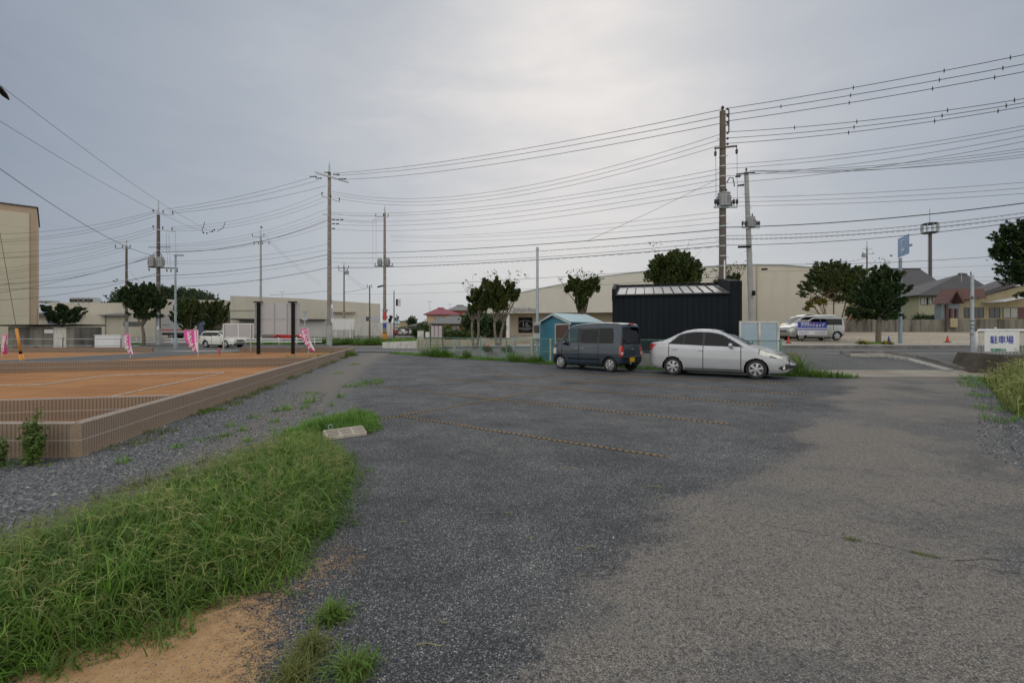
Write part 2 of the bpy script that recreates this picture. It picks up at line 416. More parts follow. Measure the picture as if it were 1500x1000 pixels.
    h = t.math('ADD', va.outputs['Distance'], t.math('MULTIPLY', nhi, .6))
    t.bump(h, .55, .008, b); return m

M['lot'] = lot_mat()
M['dirt'] = ground_mat('orange_soil', (.31, .15, .055), (.41, .215, .085), (.20, .11, .05), 60, .35, fleck=.05, bump=.3)
def soil_mat():
    m, nt, b = newmat('orange_soil_raked'); t = NT(nt); p = t.pos()
    mp = t.n('ShaderNodeMapping'); mp.inputs['Rotation'].default_value = (0, 0, .3); mp.inputs['Scale'].default_value = (.25, 2.2, 1); t.l(p, mp.inputs[0])
    n1 = t.noise(p, .35, 6, .6); n2 = t.noise(mp.outputs[0], 1.6, 6, .7, .4); n3 = t.noise(p, 9, 5, .7); n4 = t.noise(p, 45, 3, .7)
    c = t.mix(t.rng(n1, .35, .65), (.30, .125, .036), (.41, .195, .065)); c = t.mix(t.rng(n2, .50, .68, 0, .6), c, (.19, .085, .035)); c = t.mix(t.rng(n2, .42, .32, 0, .4), c, (.47, .28, .14))
    c = t.mix(t.rng(n3, .58, .75, 0, .45), c, (.20, .105, .055)); c = t.mix(t.rng(n4, .66, .72, 0, .6), c, (.15, .10, .07))
    t.l(c, b.inputs['Base Color']); b.inputs['Roughness'].default_value = .95; t.bump(t.math('ADD', n3, t.math('MULTIPLY', n2, 2)), .6, .03, b); return m
M['dirt'] = soil_mat()
M['asphalt'] = ground_mat('asphalt', (.085, .087, .09), (.125, .125, .125), (.22, .22, .22), 80, .4, fleck=.08)
M['asphalt_old'] = ground_mat('old_asphalt', (.115, .11, .105), (.16, .15, .14), (.25, .24, .22), 60, .4, fleck=.1)
M['apron'] = ground_mat('worn_concrete_ground', (.25, .225, .19), (.33, .30, .25), (.15, .14, .13), 70, .8, fleck=.08)
M['pave'] = ground_mat('pale_paving', (.30, .29, .27), (.38, .365, .33), None, 30, .5)
M['beige_gravel'] = ground_mat('beige_gravel', (.34, .29, .215), (.43, .375, .29), (.24, .21, .17), 12, .25, fleck=.2)
M['far_ground'] = ground_mat('far_ground', (.10, .12, .06), (.20, .18, .12), None, 3, .05)
M['marking'] = ground_mat('road_paint', (.55, .56, .56), (.42, .42, .42), (.2, .2, .2), 60, 3, fleck=.12)
M['kerbstone'] = pm('kerbstone', (.20, .19, .175), .85, var=.25, scale=3, dirt=(.07, .065, .06))
M['beige_face'] = pm('beige_face', (.42, .35, .25), .85, var=.12, scale=1.5, dirt=(.40, .24, .12))

def sheet(name, poly, off, mat, res=1.0, parent=None):
    bm = bmesh.new(); bm.faces.new([bm.verts.new((x, y, 0)) for x, y in poly])
    xs = [p[0] for p in poly]; ys = [p[1] for p in poly]
    for ax, lo, hi in ((0, min(xs), max(xs)), (1, min(ys), max(ys))):
        k = math.floor(lo / res) * res + res
        while k < hi:
            co_ = (k, 0, 0) if ax == 0 else (0, k, 0); no = (1, 0, 0) if ax == 0 else (0, 1, 0)
            bmesh.ops.bisect_plane(bm, geom=bm.verts[:] + bm.edges[:] + bm.faces[:], plane_co=co_, plane_no=no, dist=1e-5)
            k += res
    bmesh.ops.triangulate(bm, faces=[f for f in bm.faces if len(f.verts) > 4])
    for v in bm.verts: v.co.z = G(v.co.x, v.co.y) + off
    bmesh.ops.recalc_face_normals(bm, faces=bm.faces)
    if sum(f.normal.z for f in bm.faces) < 0: bmesh.ops.reverse_faces(bm, faces=bm.faces)
    me = bpy.data.meshes.new(name); bm.to_mesh(me); bm.free()
    o = mesh_obj(name, me, mat, parent, True)
    if not parent: o['kind'] = 'structure'
    return o

# base ground: fine near, stretched to the horizon
def base_ground():
    xs = [-1500, -600, -250, -120] + list(np.arange(-70, 71, 2.0)) + [120, 250, 600, 1500]
    ys = [-60, -20] + list(np.arange(-4, 115, 2.0)) + [150, 250, 500, 900, 1800]
    nx, ny = len(xs), len(ys)
    v = [(x, y, min(G(x + a, y + b) for a in (-2, 0, 2) for b in (-2.2, 0, 2.2)) - .07) for y in ys for x in xs]
    f = [(j * nx + i, j * nx + i + 1, (j + 1) * nx + i + 1, (j + 1) * nx + i) for j in range(ny - 1) for i in range(nx - 1)]
    me = bpy.data.meshes.new('ground'); me.from_pydata(v, [], f)
    tag(mesh_obj('ground', me, M['far_ground'], None, True), kind='structure')
base_ground()

LW = [(-5.17, 5.58), (-11.75, 35.4)]                      # long block wall
def lw_x(y): return interp(y, [(0, -3.95), (5.58, -5.17), (35.4, -11.75), (50, -15)])
def build_lot():
    st = .2
    xs = np.arange(-13, 19.001, st); ys = np.arange(-3, 37.5, st)
    nx, ny = len(xs), len(ys); X, Y = np.meshgrid(xs, ys)
    Z = np.array([G(x, y) + .0 for x, y in zip(X.ravel(), Y.ravel())])
    def smooth(e0, e1, v): return np.clip((v - e0) / (e1 - e0), 0, 1)
    bl = np.interp(Y, [-3, 1.98, 2.5, 4.2, 5.0, 7.7, 14.1, 16], [-4, -.35, 0.0, 1.8, 2.5, 4.95, 9.9, 11.2])
    br = np.interp(Y, [-3, 4.4, 6.3, 9.1, 14.1, 16], [0, 4.9, 6.5, 9.2, 13.6, 15])
    lane = smooth(-.6, .6, X - bl + .25 * np.sin(Y * 1.9) + .15 * np.sin(Y * 4.7 + 1)) * smooth(-.3, .3, br - X)
    w = [r for r in np.interp(Y, [0, 1.5, 5, 8, 12.8, 20, 37], [-2.6, -2.3, -2.4, -2.75, -4.3, -6.2, -9.5])]
    left = smooth(-1.3, 1.1, np.array(w) - X)
    tr = np.interp(Y, [0, 5, 9, 14, 20, 30, 37], [-3.2, -3.4, -4.1, -5.3, -6.6, -8.6, -9.6])
    tw = np.interp(Y, [0, 8, 16, 28, 37], [.3, .7, 1.0, 1.3, 2.0])
    track = np.exp(-((X - tr) / tw) ** 2)
    worn = np.exp(-((X - bl - 1.9) / .55) ** 2) * .8 + np.exp(-((X - br + .35) / .5) ** 2) + .9 * np.exp(-(((X - 1.35) / .3) ** 2 + ((Y - 3.05) / .32) ** 2))
    soil = np.clip(1.25 - np.hypot((X + 1.62) / .72, (Y - 1.75) / 1.25), 0, 1)
    soil = np.maximum(soil, .45 * np.exp(-(((X + 1.15) / .35) ** 2 + ((Y - 3.0) / .5) ** 2)))
    v = np.stack([X.ravel(), Y.ravel(), Z], 1)
    idx = np.arange(nx * ny).reshape(ny, nx)
    q = np.stack([idx[:-1, :-1], idx[:-1, 1:], idx[1:, 1:], idx[1:, :-1]], -1).reshape(-1, 4)
    c = v[q].mean(1)
    fy = np.interp(c[:, 0], [p[0] for p in FENCE], [p[1] for p in FENCE])
    keep = (c[:, 1] < fy + 1.75) & ((c[:, 0] < 9.9) | (c[:, 1] < 16.7)) & (c[:, 0] > np.interp(c[:, 1], [0, 5.58, 35.4, 50], [-14, -14, -12.2, -16]))
    me = bpy.data.meshes.new('parking_lot'); me.from_pydata(v.tolist(), [], q[keep].tolist())
    for n, a in (('lane', lane), ('left', left), ('track', track), ('soil', soil), ('worn', worn)):
        at = me.attributes.new(n, 'FLOAT', 'POINT'); at.data.foreach_set('value', a.ravel().astype(np.float32))
    tag(mesh_obj('parking_lot', me, M['lot'], None, True), kind='structure')
build_lot()

sheet('bare_soil_plot', [(-60, 5.62), (-5.14, 5.62), (-11.75, 35.4), (-60, 35.6)], .03, M['dirt'])
sheet('private_road', [(-26.6, 14), (-21.4, 14), (-21.1, 36), (-20, 37.6), (-27.5, 37.6), (-26.3, 36)], .04, M['asphalt'])
for x0, x1 in ((-26.72, -26.5), (-21.4, -21.2)):
    sheet('road_edging', [(x0, 14), (x1, 14), (x1 + .3, 35.6), (x0 + .3, 35.6)], .055, M['pave'])
sheet('street', [(-90, 36.2), (-13, 36.2), (-7.5, 34.9), (0, 27.6), (7, 21.2), (10.2, 19.6), (48, 19.6), (48, 27), (12, 27), (0, 33), (-6, 40), (-12, 49), (-20, 51.3), (-90, 51.3)], .0, M['asphalt'])
sheet('driveway_mouth', [(-13, 35.4), (-11.7, 35.4), (-9.4, 35.2), (-7.5, 34.9), (-8, 36.2), (-13, 36.2)], .008, M['asphalt_old'])
sheet('concrete_apron', [(9.9, 15.7), (16.6, 15.7), (16.6, 17.3), (9.9, 17.3)], .012, M['apron'])
sheet('asphalt_ramp', [(9.95, 17.3), (15.6, 17.3), (15.2, 19.7), (9.95, 19.7)], .006, M['asphalt'], .5)
sheet('corner_paving', [(15.6, 17.3), (24, 17.3), (24, 19.7), (15.2, 19.7)], .02, M['asphalt'], .5)
sheet('gutter_line', [(9.95, 19.72), (48, 19.72), (48, 20.0), (9.95, 20.0)], .02, M['pave'])
for a, b, w_ in (((11.4, 22.3), (16.2, 22.9), .16), ((15.0, 22.9), (22.4, 23.6), .16), ((22.8, 22.6), (29.6, 23.1), .16),):
    d = Vector((b[0] - a[0], b[1] - a[1])).normalized(); n_ = Vector((-d.y, d.x)) * w_
    sheet('street_marking', [(a[0], a[1]), (b[0], b[1]), (b[0] + n_.x, b[1] + n_.y), (a[0] + n_.x, a[1] + n_.y)], .022, M['marking'])
sheet('street_marking', [(-60, 44.6), (-16, 44.6), (-16, 44.75), (-60, 44.75)], .022, M['marking'])
sheet('street_marking', [(-60, 38.3), (-28, 38.3), (-24, 37.2), (-12, 37.2), (-12, 37.4), (-24, 37.45), (-28, 38.55), (-60, 38.55)], .022, M['marking'])
sheet('street_marking', [(-11, 38.2), (-6, 36.4), (-1, 31.6), (-.8, 31.8), (-5.9, 36.7), (-11, 38.5)], .022, M['marking'])
sheet('concrete_gutter', [(-27.8, 37.7), (-20.2, 37.7), (-20.2, 38.1), (-26.0, 40.2), (-27.8, 40.0)], .012, M['pave'])
sheet('pavement', [(-90, 51.5), (-20, 51.5), (-20, 58), (-90, 58)], .02, M['asphalt_old'], 2)
sheet('truck_yard', [(-90, 58), (-20, 58), (-18, 84), (-90, 84)], .01, M['asphalt_old'], 2)
sheet('pavement', [(12, 27.3), (48, 27.3), (48, 28.9), (12, 28.9), (0, 36), (-6, 43), (-6.4, 40.3), (0, 33.3)], .1, M['pave'])
sheet('beige_gravel_lot', [(12, 28.9), (60, 28.9), (60, 56), (6, 56), (6, 33)], .02, M['beige_gravel'], 2)
sheet('store_forecourt', [(-7, 44), (0, 36.2), (5.9, 33), (5.9, 64), (-10, 64)], .02, M['beige_gravel'], 2)
sheet('far_car_park', [(-45, 84), (-12, 84), (-12, 135), (-45, 135)], .03, M['asphalt_old'], 4)

def kerb(name, pts, w, h, mat, label=None, base=-.08):
    mb = MB()
    for (a, b) in zip(pts, pts[1:]):
        A = Vector(a); B = Vector(b); L_ = (B - A).length; n = max(1, int(L_ / 1.5))
        d = (B - A).normalized(); nn = Vector((-d.y, d.x)) * w
        for i in range(n):
            p = A + (B - A) * (i / n); q = A + (B - A) * ((i + 1) / n) - d * .006
            vs = []
            for (pt, o_) in ((p, 0), (q, 0), (q, 1), (p, 1)):
                xy = pt + nn * o_; vs.append((xy.x, xy.y, G(pt.x, pt.y) + base))
            vs += [(v[0], v[1], v[2] - base + h) for v in vs]
            mb.add(vs, [(0, 1, 2, 3), (4, 5, 6, 7), (0, 1, 5, 4), (1, 2, 6, 5), (2, 3, 7, 6), (3, 0, 4, 7)])
    o = mb.build(name, mat)
    if label: tag(o, label, 'kerb')
    else: o['kind'] = 'structure'
    return o
kerb('kerb', [(48, 27.3), (12, 27.3), (0, 33.3), (-6, 40.3)], .18, .14, M['kerbstone'])
kerb('kerb', [(16.45, 17.2), (16.15, 19.0), (15.3, 19.66), (13.5, 19.7)], .14, .12, M['kerbstone'])
kerb('concrete_channel', [(15.95, 17.25), (15.65, 18.8), (15.1, 19.4), (13.5, 19.45)], .42, .045, M['pave'])

# ------------------------------------------------------------------ split-rib block walls
def block_mat():
    m, nt, b = newmat('rib_block'); t = NT(nt); o = t.obj()
    sx = t.n('ShaderNodeSeparateXYZ'); t.l(o, sx.inputs[0])
    def stripe(v, period, width, off=0):
        f = t.math('FRACT', t.math('DIVIDE', t.math('ADD', v, off), period))
        return t.math('LESS_THAN', t.math('MINIMUM', f, t.math('SUBTRACT', 1, f)), width / period / 2 if not isinstance(width, tuple) else width[0])
    x, z = sx.outputs[0], sx.outputs[2]
    groove = stripe(x, .05, .016); joint = stripe(x, .4, .010); bed = t.math('LESS_THAN', t.math('ABSOLUTE', t.math('SUBTRACT', z, .2)), .006)
    n = t.noise(o, 60, 4, .7); n2 = t.noise(o, 1.2, 4)
    c = t.mix(t.rng(n, .3, .7), (.20, .145, .10), (.37, .285, .215))
    c = t.mix(1, c, t.mix(n2, (.85, .85, .85), (1.15, 1.12, 1.1)), 'MULTIPLY')
    c = t.mix(t.math('MULTIPLY', groove, .75), c, (.13, .09, .07))
    c = t.mix(joint, c, (.16, .13, .11)); c = t.mix(bed, c, (.42, .39, .36))
    splash = t.rng(t.math('ADD', z, t.math('MULTIPLY', n, .12)), .04, .16, .7, 0)
    c = t.mix(splash, c, (.34, .25, .16))
    t.l(c, b.inputs['Base Color']); b.inputs['Roughness'].default_value = .9
    h = t.math('SUBTRACT', t.math('ADD', 1, t.math('MULTIPLY', n, .5)), t.math('MAXIMUM', groove, bed))
    t.bump(h, .8, .012, b); return m
M['block'] = block_mat()
M['block_cap'] = pm('block_cap', (.40, .34, .30), .85, var=.12, scale=8)
def block_wall(p0, p1, label, h=.4, extra=0):
    A = Vector(p0); B = Vector(p1); L_ = (B - A).length
    r = thing('block_wall', label, 'wall', (A.x, A.y, 0), math.atan2(B.y - A.y, B.x - A.x))
    mb = MB(); mb.b2((0, 0, -.1), (L_, .12, h - .012)); mb.build('blockwork', M['block'], r)
    cp = MB(); n = int(L_ / .4)
    for i in range(n + 1):
        x0 = i * .4; x1 = min(L_, x0 + .397)
        if x1 - x0 > .02:
            cp.b2((x0, 0.0, h - .010), (x1, .035, h)); cp.b2((x0, .085, h - .010), (x1, .12, h))
            cp.b2((x0, .036, h - .012), (x1, .084, h - .006), 1)
    cp.build('coping', [M['block_cap'], M['block']], r)
    return r
block_wall((-11.75, 35.4), LW[0], 'long low brown ribbed block wall running beside the gravel track')
block_wall((-22, 5.58), (-5.175, 5.58), 'low brown ribbed block wall meeting the near corner, weeds in front')
block_wall((-16, 5.45), (-5.80, 8.08), 'low brown ribbed block wall just inside the near corner, cutting off a narrow soil strip')
block_wall((-26.2, 13.95), (-8.62, 21.0), 'low brown block wall across the middle of the orange soil plots')
block_wall((-20.2, 35.3), (-11.9, 35.4), 'short low brown block wall behind the black-framed signboard')
block_wall((-60, 36.0), (-26.9, 35.75), 'low brown block wall under the pipe railing by the block hut')

# string lines marking plots on the soil
def string(pts, label, mat=None, r=.012):
    mb = MB(); mb.tube(pts, r, 5); return tag(mb.build('marking_tape', mat or M['white_dirty']), label, 'tape')
def gp(px, py, z=.045): Y = (EYE - z) * F / (py - 488); return ((px - 750) / F * Y, Y, z)
string([gp(-40, 564), gp(60, 563), gp(110, 556), gp(160, 549.5), gp(240, 547), gp(327, 545)], 'thin white tape line bending across the orange soil plot, farther from the corner')
string([gp(165, 580), gp(225, 567), gp(328, 546)], 'thin straight white tape line slanting over the orange soil toward the near inner wall')

# ------------------------------------------------------------------ tiger rope on the parking bays
def rope_mat():
    m, nt, b = newmat('tiger_rope'); t = NT(nt); u = t.attr('len')
    f = t.math('FRACT', t.math('MULTIPLY', u, 1 / .085)); k = t.math('LESS_THAN', f, .42)
    n = t.noise(t.pos(), 3, 4); col = t.mix(n, (.44, .23, .05), (.47, .31, .12))
    t.l(t.mix(k, col, (.07, .055, .045)), b.inputs['Base Color']); b.inputs['Roughness'].default_value = .8; return m
M['rope'] = rope_mat()
def rope(p0, p1, label):
    A = Vector(p0); B = Vector(p1); n = int((B - A).length / .02); pts = []; ph = random.uniform(0, 6)
    d = (B - A).normalized(); nn = Vector((-d.y, d.x))
    for i in range(n + 1):
        s = i / n * (B - A).length
        p = A + d * s + nn * (.018 * math.sin(s * 1.1 + ph) + .008 * math.sin(s * 3.7 + ph * 2))
        pts.append((p.x, p.y, .004 + .006 + .003 * math.sin(s * 5 + ph)))
    mb = MB(); mb.tube(pts, .0068, 6); o = mb.build('rope_line', M['rope'], None, True)
    a = o.data.attributes.new('len', 'FLOAT', 'POINT'); L_ = (B - A).length
    a.data.foreach_set('value', [(i // 6) / n * L_ for i in range(len(o.data.vertices))])
    return tag(o, label, 'rope', 'yellow and black rope lines marking the parking bays')
def g0(px, py): Y = EYE * F / (py - 488); return ((px - 750) / F * Y, Y)
rope(g0(588, 610), g0(975, 670), 'yellow and black bay rope nearest the camera, ending in a frayed tip')
rope(g0(553, 566.7), g0(1070, 621.7), 'second yellow and black bay rope counted away from the camera')
rope(g0(643, 554.5), g0(1135, 594.5), 'third yellow and black bay rope counted away from the camera')
rope(g0(715, 549.5), g0(1183, 578), 'fourth yellow and black bay rope, one before the rope beside the cars')
rope(g0(800, 546.5), g0(1183, 563.3), 'farthest yellow and black bay rope, just in front of the silver sedan')
rope(g0(530, 619.5), g0(935, 547.5), 'long yellow and black rope crossing the others from wheel stop to dark van')
# ------------------------------------------------------------------ vehicles
def catmull(pts, sub):
    out = []
    n = len(pts)
    for i in range(n - 1):
        p0 = pts[max(0, i - 1)]; p1 = pts[i]; p2 = pts[i + 1]; p3 = pts[min(n - 1, i + 2)]
        for k in range(sub[i]):
            t = k / sub[i]
            q = []
            for a in range(2):
                m1 = (p2[a] - p0[a]) * .35; m2 = (p3[a] - p1[a]) * .35
                t2, t3 = t * t, t * t * t
                q.append((2 * t3 - 3 * t2 + 1) * p1[a] + (t3 - 2 * t2 + t) * m1 + (-2 * t3 + 3 * t2) * p2[a] + (t3 - t2) * m2)
            out.append(q)
    out.append(list(pts[-1])); return out
def spl(pts):
    xs = [p[0] for p in pts]; ys = [p[1] for p in pts]
    m = []
    for i in range(len(pts)):
        if 0 < i < len(pts) - 1:
            a = (ys[i] - ys[i - 1]) / (xs[i] - xs[i - 1]); b = (ys[i + 1] - ys[i]) / (xs[i + 1] - xs[i])
            m.append(0 if a * b <= 0 else 2 * a * b / (a + b))
        else:
            j = 0 if i == 0 else i - 1; m.append((ys[j + 1] - ys[j]) / (xs[j + 1] - xs[j]))
    def f(x):
        if x <= xs[0]: return ys[0]
        if x >= xs[-1]: return ys[-1]
        i = 0
        while x > xs[i + 1]: i += 1
        h = xs[i + 1] - xs[i]; t = (x - xs[i]) / h; t2 = t * t; t3 = t2 * t
        return (2*t3-3*t2+1)*ys[i] + (t3-2*t2+t)*h*m[i] + (-2*t3+3*t2)*ys[i+1] + (t3-t2)*h*m[i+1]
    return f
def inpoly(x, y, poly):
    c = False; n = len(poly)
    for i in range(n):
        x1, y1 = poly[i]; x2, y2 = poly[i - 1]
        if (y1 > y) != (y2 > y) and x < (x2 - x1) * (y - y1) / (y2 - y1) + x1: c = not c
    return c

def wheel(r, w, root, loc, side, spokes=6, kind='alloy'):
    """tyre with a rim child, axis Y, outer face towards +side"""
    hub = r * .66; hw = w / 2
    t = MB(); t.lathe([(hub, -hw * .86), (r * .86, -hw), (r * .965, -hw * .86), (r, -hw * .55), (r, hw * .55), (r * .965, hw * .86), (r * .86, hw), (hub, hw * .86)], 32, axis='Y')
    ty = t.build('tyre', M['rubber'], root, True, 40); ty.location = loc
    m = MB(); s = side
    o = s * hw * .80
    m.lathe([(hub * 1.01, s * hw * .88), (hub * .95, s * hw * .9), (hub * .90, s * hw * .72), (hub * .90, -s * hw * .5)], 32, axis='Y')
    m.lathe([(.0, s * hw * .2), (hub * .9, s * hw * .2)], 24, axis='Y', mi=1)
    m.lathe([(.0, o + s * .004), (hub * .18, o + s * .002), (hub * .26, s * hw * .6)], 16, axis='Y')
    for k in range(spokes):
        a = 2 * math.pi * k / spokes + .3
        ca, sa_ = math.cos(a), math.sin(a); wd0 = hub * .20; wd1 = hub * (.24 if spokes < 7 else .15)
        def pt(rr, off, y): return (ca * rr - sa_ * off, y, sa_ * rr + ca * off)
        r0, r1 = hub * .12, hub * .93
        y0, y1, yb = o, s * hw * .74, s * hw * .35
        vs = [pt(r0, -wd0 * .5, y0), pt(r0, wd0 * .5, y0), pt(r1, wd1, y1), pt(r1, -wd1, y1),
              pt(r0, -wd0 * .5, yb), pt(r0, wd0 * .5, yb), pt(r1, wd1, yb), pt(r1, -wd1, yb)]
        m.add(vs, [(0, 1, 2, 3), (4, 5, 6, 7), (0, 1, 5, 4), (1, 2, 6, 5), (2, 3, 7, 6), (3, 0, 4, 7)])
    rim = m.build('rim', [M['rim'], M['plastic']], ty, True, 30)
    return ty

def car(name, label, group, sp, loc, heading, paintm, dx=.025, sub=3):
    """sp: dict of profiles, x measured back from the front bumper; local +X is the car's front"""
    L, Wd = sp['L'], sp['W'] / 2
    top, belt, bot, hw, rw = (spl(sp[k]) for k in ('top', 'belt', 'bot', 'hw', 'rw'))
    root = thing(name, label, 'car' if 'cat' not in sp else sp['cat'], loc, heading, group)
    tilt = sp.get('tilt')
    n = int(L / dx)
    xs = [0, .006, .018, .04] + [.04 + (L - .08) * i / n for i in range(1, n)] + [L - .04, L - .018, L - .006, L]
    secs = []
    subs = [2 * sub, 1 * sub, 1 * sub, 2 * sub, 3 * sub, 1 * sub, 1 * sub, 4 * sub, 1 * sub, 2 * sub, 3 * sub]
    for x in xs:
        zt, zb, z0, h, r = top(x), belt(x), bot(x), hw(x) * Wd, rw(x) * Wd
        g = max(.015, zt - zb); e = min(1, g / .35); r = h * .93 * (1 - e) + r * e
        zm = z0 + (zb - z0) * .5; up = g > .2
        ring = [(0, z0), (h * .86, z0), (h * .96, z0 + .03), (h * .99, z0 + .12), (h, zm), (h * .985, zb - .09 * e - .02),
                (h * .96, zb - .012), (h * (.935 if up else .93), zb + .012 * e),
                (r + (h * .93 - r) * .12, zt - .16 * g - .02 * e), (r * .93, zt - .035 * e - .1 * g * (1 - e)), (r * .62, zt - .01 * e), (0, zt)]
        secs.append(catmull(ring, subs))
    nr = len(secs[0]); bounds = np.cumsum([0] + subs)
    # half rings for the right side, mirrored for the left; end caps shrink to a point
    verts = []; quads = []; kinds = []
    wheels = sp['wheels']; wr = sp['wr']; ar = wr + sp.get('arch', .055)
    ng = len(xs)
    for i, x in enumerate(xs):
        for (y, z) in secs[i]:
            if y > .6 * Wd and z < ar + .3 + sp.get('wz', 0):
                for wx in wheels:
                    d = math.hypot(x - wx, z - wr)
                    if abs(d - ar) < dx * .75 and d > 0 and 4 < i < ng - 5: x_, z = wx + (x - wx) * ar / d, wr + (z - wr) * ar / d; break
                else: x_ = x
            else: x_ = x
            verts.append((x_, y, z))
    for i in range(ng - 1):
        for k in range(nr - 1):
            quads.append((i * nr + k, i * nr + k + 1, (i + 1) * nr + k + 1, (i + 1) * nr + k)); kinds.append(('s', k, i))
    for end, i0 in ((0, 0), (1, ng - 1)):
        zc = (top(xs[i0]) + bot(xs[i0])) / 2; base = [i0 * nr + k for k in range(nr)]; x0 = xs[i0]
        steps = 22
        for s_ in range(1, steps + 1):
            f = 1 - s_ / steps; bulge = (sp.get('fb', .05) if end == 0 else sp.get('rb', .03)) * (1 - f ** 3)
            cur = []
            for k in range(nr):
                y, z = secs[i0][k]; verts.append((x0 - bulge if end == 0 else x0 + bulge, y * f, zc + (z - zc) * f)); cur.append(len(verts) - 1)
            for k in range(nr - 1): quads.append((base[k], base[k + 1], cur[k + 1], cur[k])); kinds.append(('e', end, k))
            base = cur
    V = np.array(verts); Q = np.array(quads)
    C = V[Q].mean(1)
    V = V * [-1, -1, 1] + [L / 2, 0, 0]          # right side is -Y when facing +X
    # vertex normals from the whole half shell
    d1 = V[Q[:, 2]] - V[Q[:, 0]]; d2 = V[Q[:, 3]] - V[Q[:, 1]]; fn = np.cross(d1, d2)
    VN = np.zeros_like(V)
    for k in range(4): np.add.at(VN, Q[:, k], fn)
    zero = V[:, 1] > -1e-6; VN[zero, 1] = 0
    ln = np.linalg.norm(VN, axis=1, keepdims=True); VN = VN / np.maximum(ln, 1e-12)
    cen = np.array([0, 0, .6]); sgn = np.sign(((V - cen) * VN).sum())
    VN *= sgn
    cls = {}
    reg = sp['region']
    for qi, (kk, c) in enumerate(zip(kinds, C)):
        x, y, z = c
        if kk[0] == 's':
            seg = int(np.searchsorted(bounds, kk[1], 'right')) - 1
            if y > .6 * Wd and any(math.hypot(x - wx, z - wr) < ar for wx in wheels): continue
            r_ = reg(x, y, z, 'side' if seg <= 7 and seg >= 1 else ('under' if seg < 1 else 'top'), seg)
        else:
            r_ = reg(x, y, z, 'front' if kk[1] == 0 else 'rear', 0)
        cls.setdefault(r_ or 'body', []).append(qi)
    mats = {'body': paintm, 'trim': M['plastic'], 'seam': M['black'], 'glass': M['glass_clear'], 'tint': M['glass_tint'], 'head': M['headlight'],
            'tail': M['taillight'], 'chrome': M['chrome'], 'under': M['plastic'], 'visor': M['interior']}
    mats.update(sp.get('mats', {}))
    def part(nm, keys, ml, parent, sides=(0, 1)):
        qs = []; mi = []
        for j, k in enumerate(keys):
            qs += cls.get(k, []); mi += [j] * len(cls.get(k, []))
        if not qs: return None
        q = Q[qs]; used, inv = np.unique(q, return_inverse=True); inv = inv.reshape(q.shape)
        vv = []; ff = []; nn = []; mm = []
        for s_ in sides:
            f_ = np.array([1, 1 if s_ == 0 else -1, 1]); o_ = len(vv)
            vv += (V[used] * f_).tolist(); nn += (VN[used] * f_).tolist()
            w_ = inv + o_
            ff += (w_ if (s_ == 0) else w_[:, ::-1]).tolist(); mm += mi
        me = bpy.data.meshes.new(nm); me.from_pydata(vv, [], ff)
        # flip so that geometric normals agree with the shell normals
        tot = 0.0
        for pg in me.polygons:
            tot += pg.area * pg.normal.dot(Vector(nn[pg.vertices[0]]))
        if tot < 0: me.flip_normals()
        me.polygons.foreach_set('material_index', mm)
        o = mesh_obj(nm, me, ml, parent, True)
        try: me.normals_split_custom_set_from_vertices(nn)
        except Exception: pass
        return o
    part('body', ['body', 'trim', 'seam', 'under', 'visor'], [paintm, M['plastic'], M['black'], M['plastic'], M['interior']], root)
    for s_ in (0, 1):
        for dn in sp.get('doors', []):
            d_ = part('door', [dn], [mats.get(dn, paintm)], root, (s_,))
            if d_ is not None and dn in sp.get('handles', {}):
                hx, hz = sp['handles'][dn]; yy = (hw(hx) * Wd) * .985
                h_ = MB(); h_.box((L / 2 - hx, (-1 if s_ == 0 else 1) * (yy + .012), hz), (.17, .03, .028)); h_.build('handle', sp.get('hmat', paintm), d_, bevel=.008)
        for gn in sp.get('sideglass', []): part('side_window', [gn], [mats.get(gn) or M['glass_tint']], root, (s_,))
        part('headlight', ['head'], [mats['head']], root, (s_,)); part('tail_light', ['tail'], [mats['tail']], root, (s_,))
    part('windscreen', ['windscreen'], [mats.get('windscreen') or M['glass_clear']], root)
    part('rear_window', ['rearglass'], [mats.get('rearglass') or M['glass_tint']], root)
    part('grille', ['grille'], [mats.get('grille') or M['plastic']], root)
    part('chrome_strip', ['chrome'], [M['chrome']], root)
    # wheels, wells, floor, seats, mirrors
    ty = []
    for wx in wheels:
        for s_ in (-1, 1): wheel(wr, sp.get('ww', .185), root, (L / 2 - wx, s_ * (Wd * .985 - sp.get('ww', .185) / 2 - .015), wr), s_, sp.get('spokes', 6))
    u = MB()
    for wx in wheels:
        for s_ in (-1, 1):
            a_ = [(L / 2 - wx + (ar + .01) * math.cos(w), .0, wr + (ar + .01) * math.sin(w)) for w in np.linspace(-.15, math.pi + .15, 20)]
            vs = [(p[0], s_ * Wd * .97, p[2]) for p in a_] + [(p[0], s_ * Wd * .45, p[2]) for p in a_]
            m_ = len(a_); u = MB(); u.add(vs, [(i, i + 1, i + 1 + m_, i + m_) for i in range(m_ - 1)] + [tuple(range(m_, 2 * m_))])
            u.build('wheel_arch', M['plastic'], root)
    zf = bot(L / 2) + .12
    fl = MB(); fl.b2((L / 2 - sp['cab'][1] - .1, -Wd * .86, zf), (L / 2 - sp['cab'][0] + .25, Wd * .86, zf + .03))
    for wx in wheels: fl.b2((L / 2 - wx - .04, -Wd * .8, wr - .05), (L / 2 - wx + .04, Wd * .8, wr + .03))
    fl.b2((L / 2 - L * .8, -.35, bot(L / 2) - .06), (L / 2 - L * .2, .35, bot(L / 2) + .02))
    fl.build('floor_pan', M['plastic'], root)
    zs = belt(L / 2)
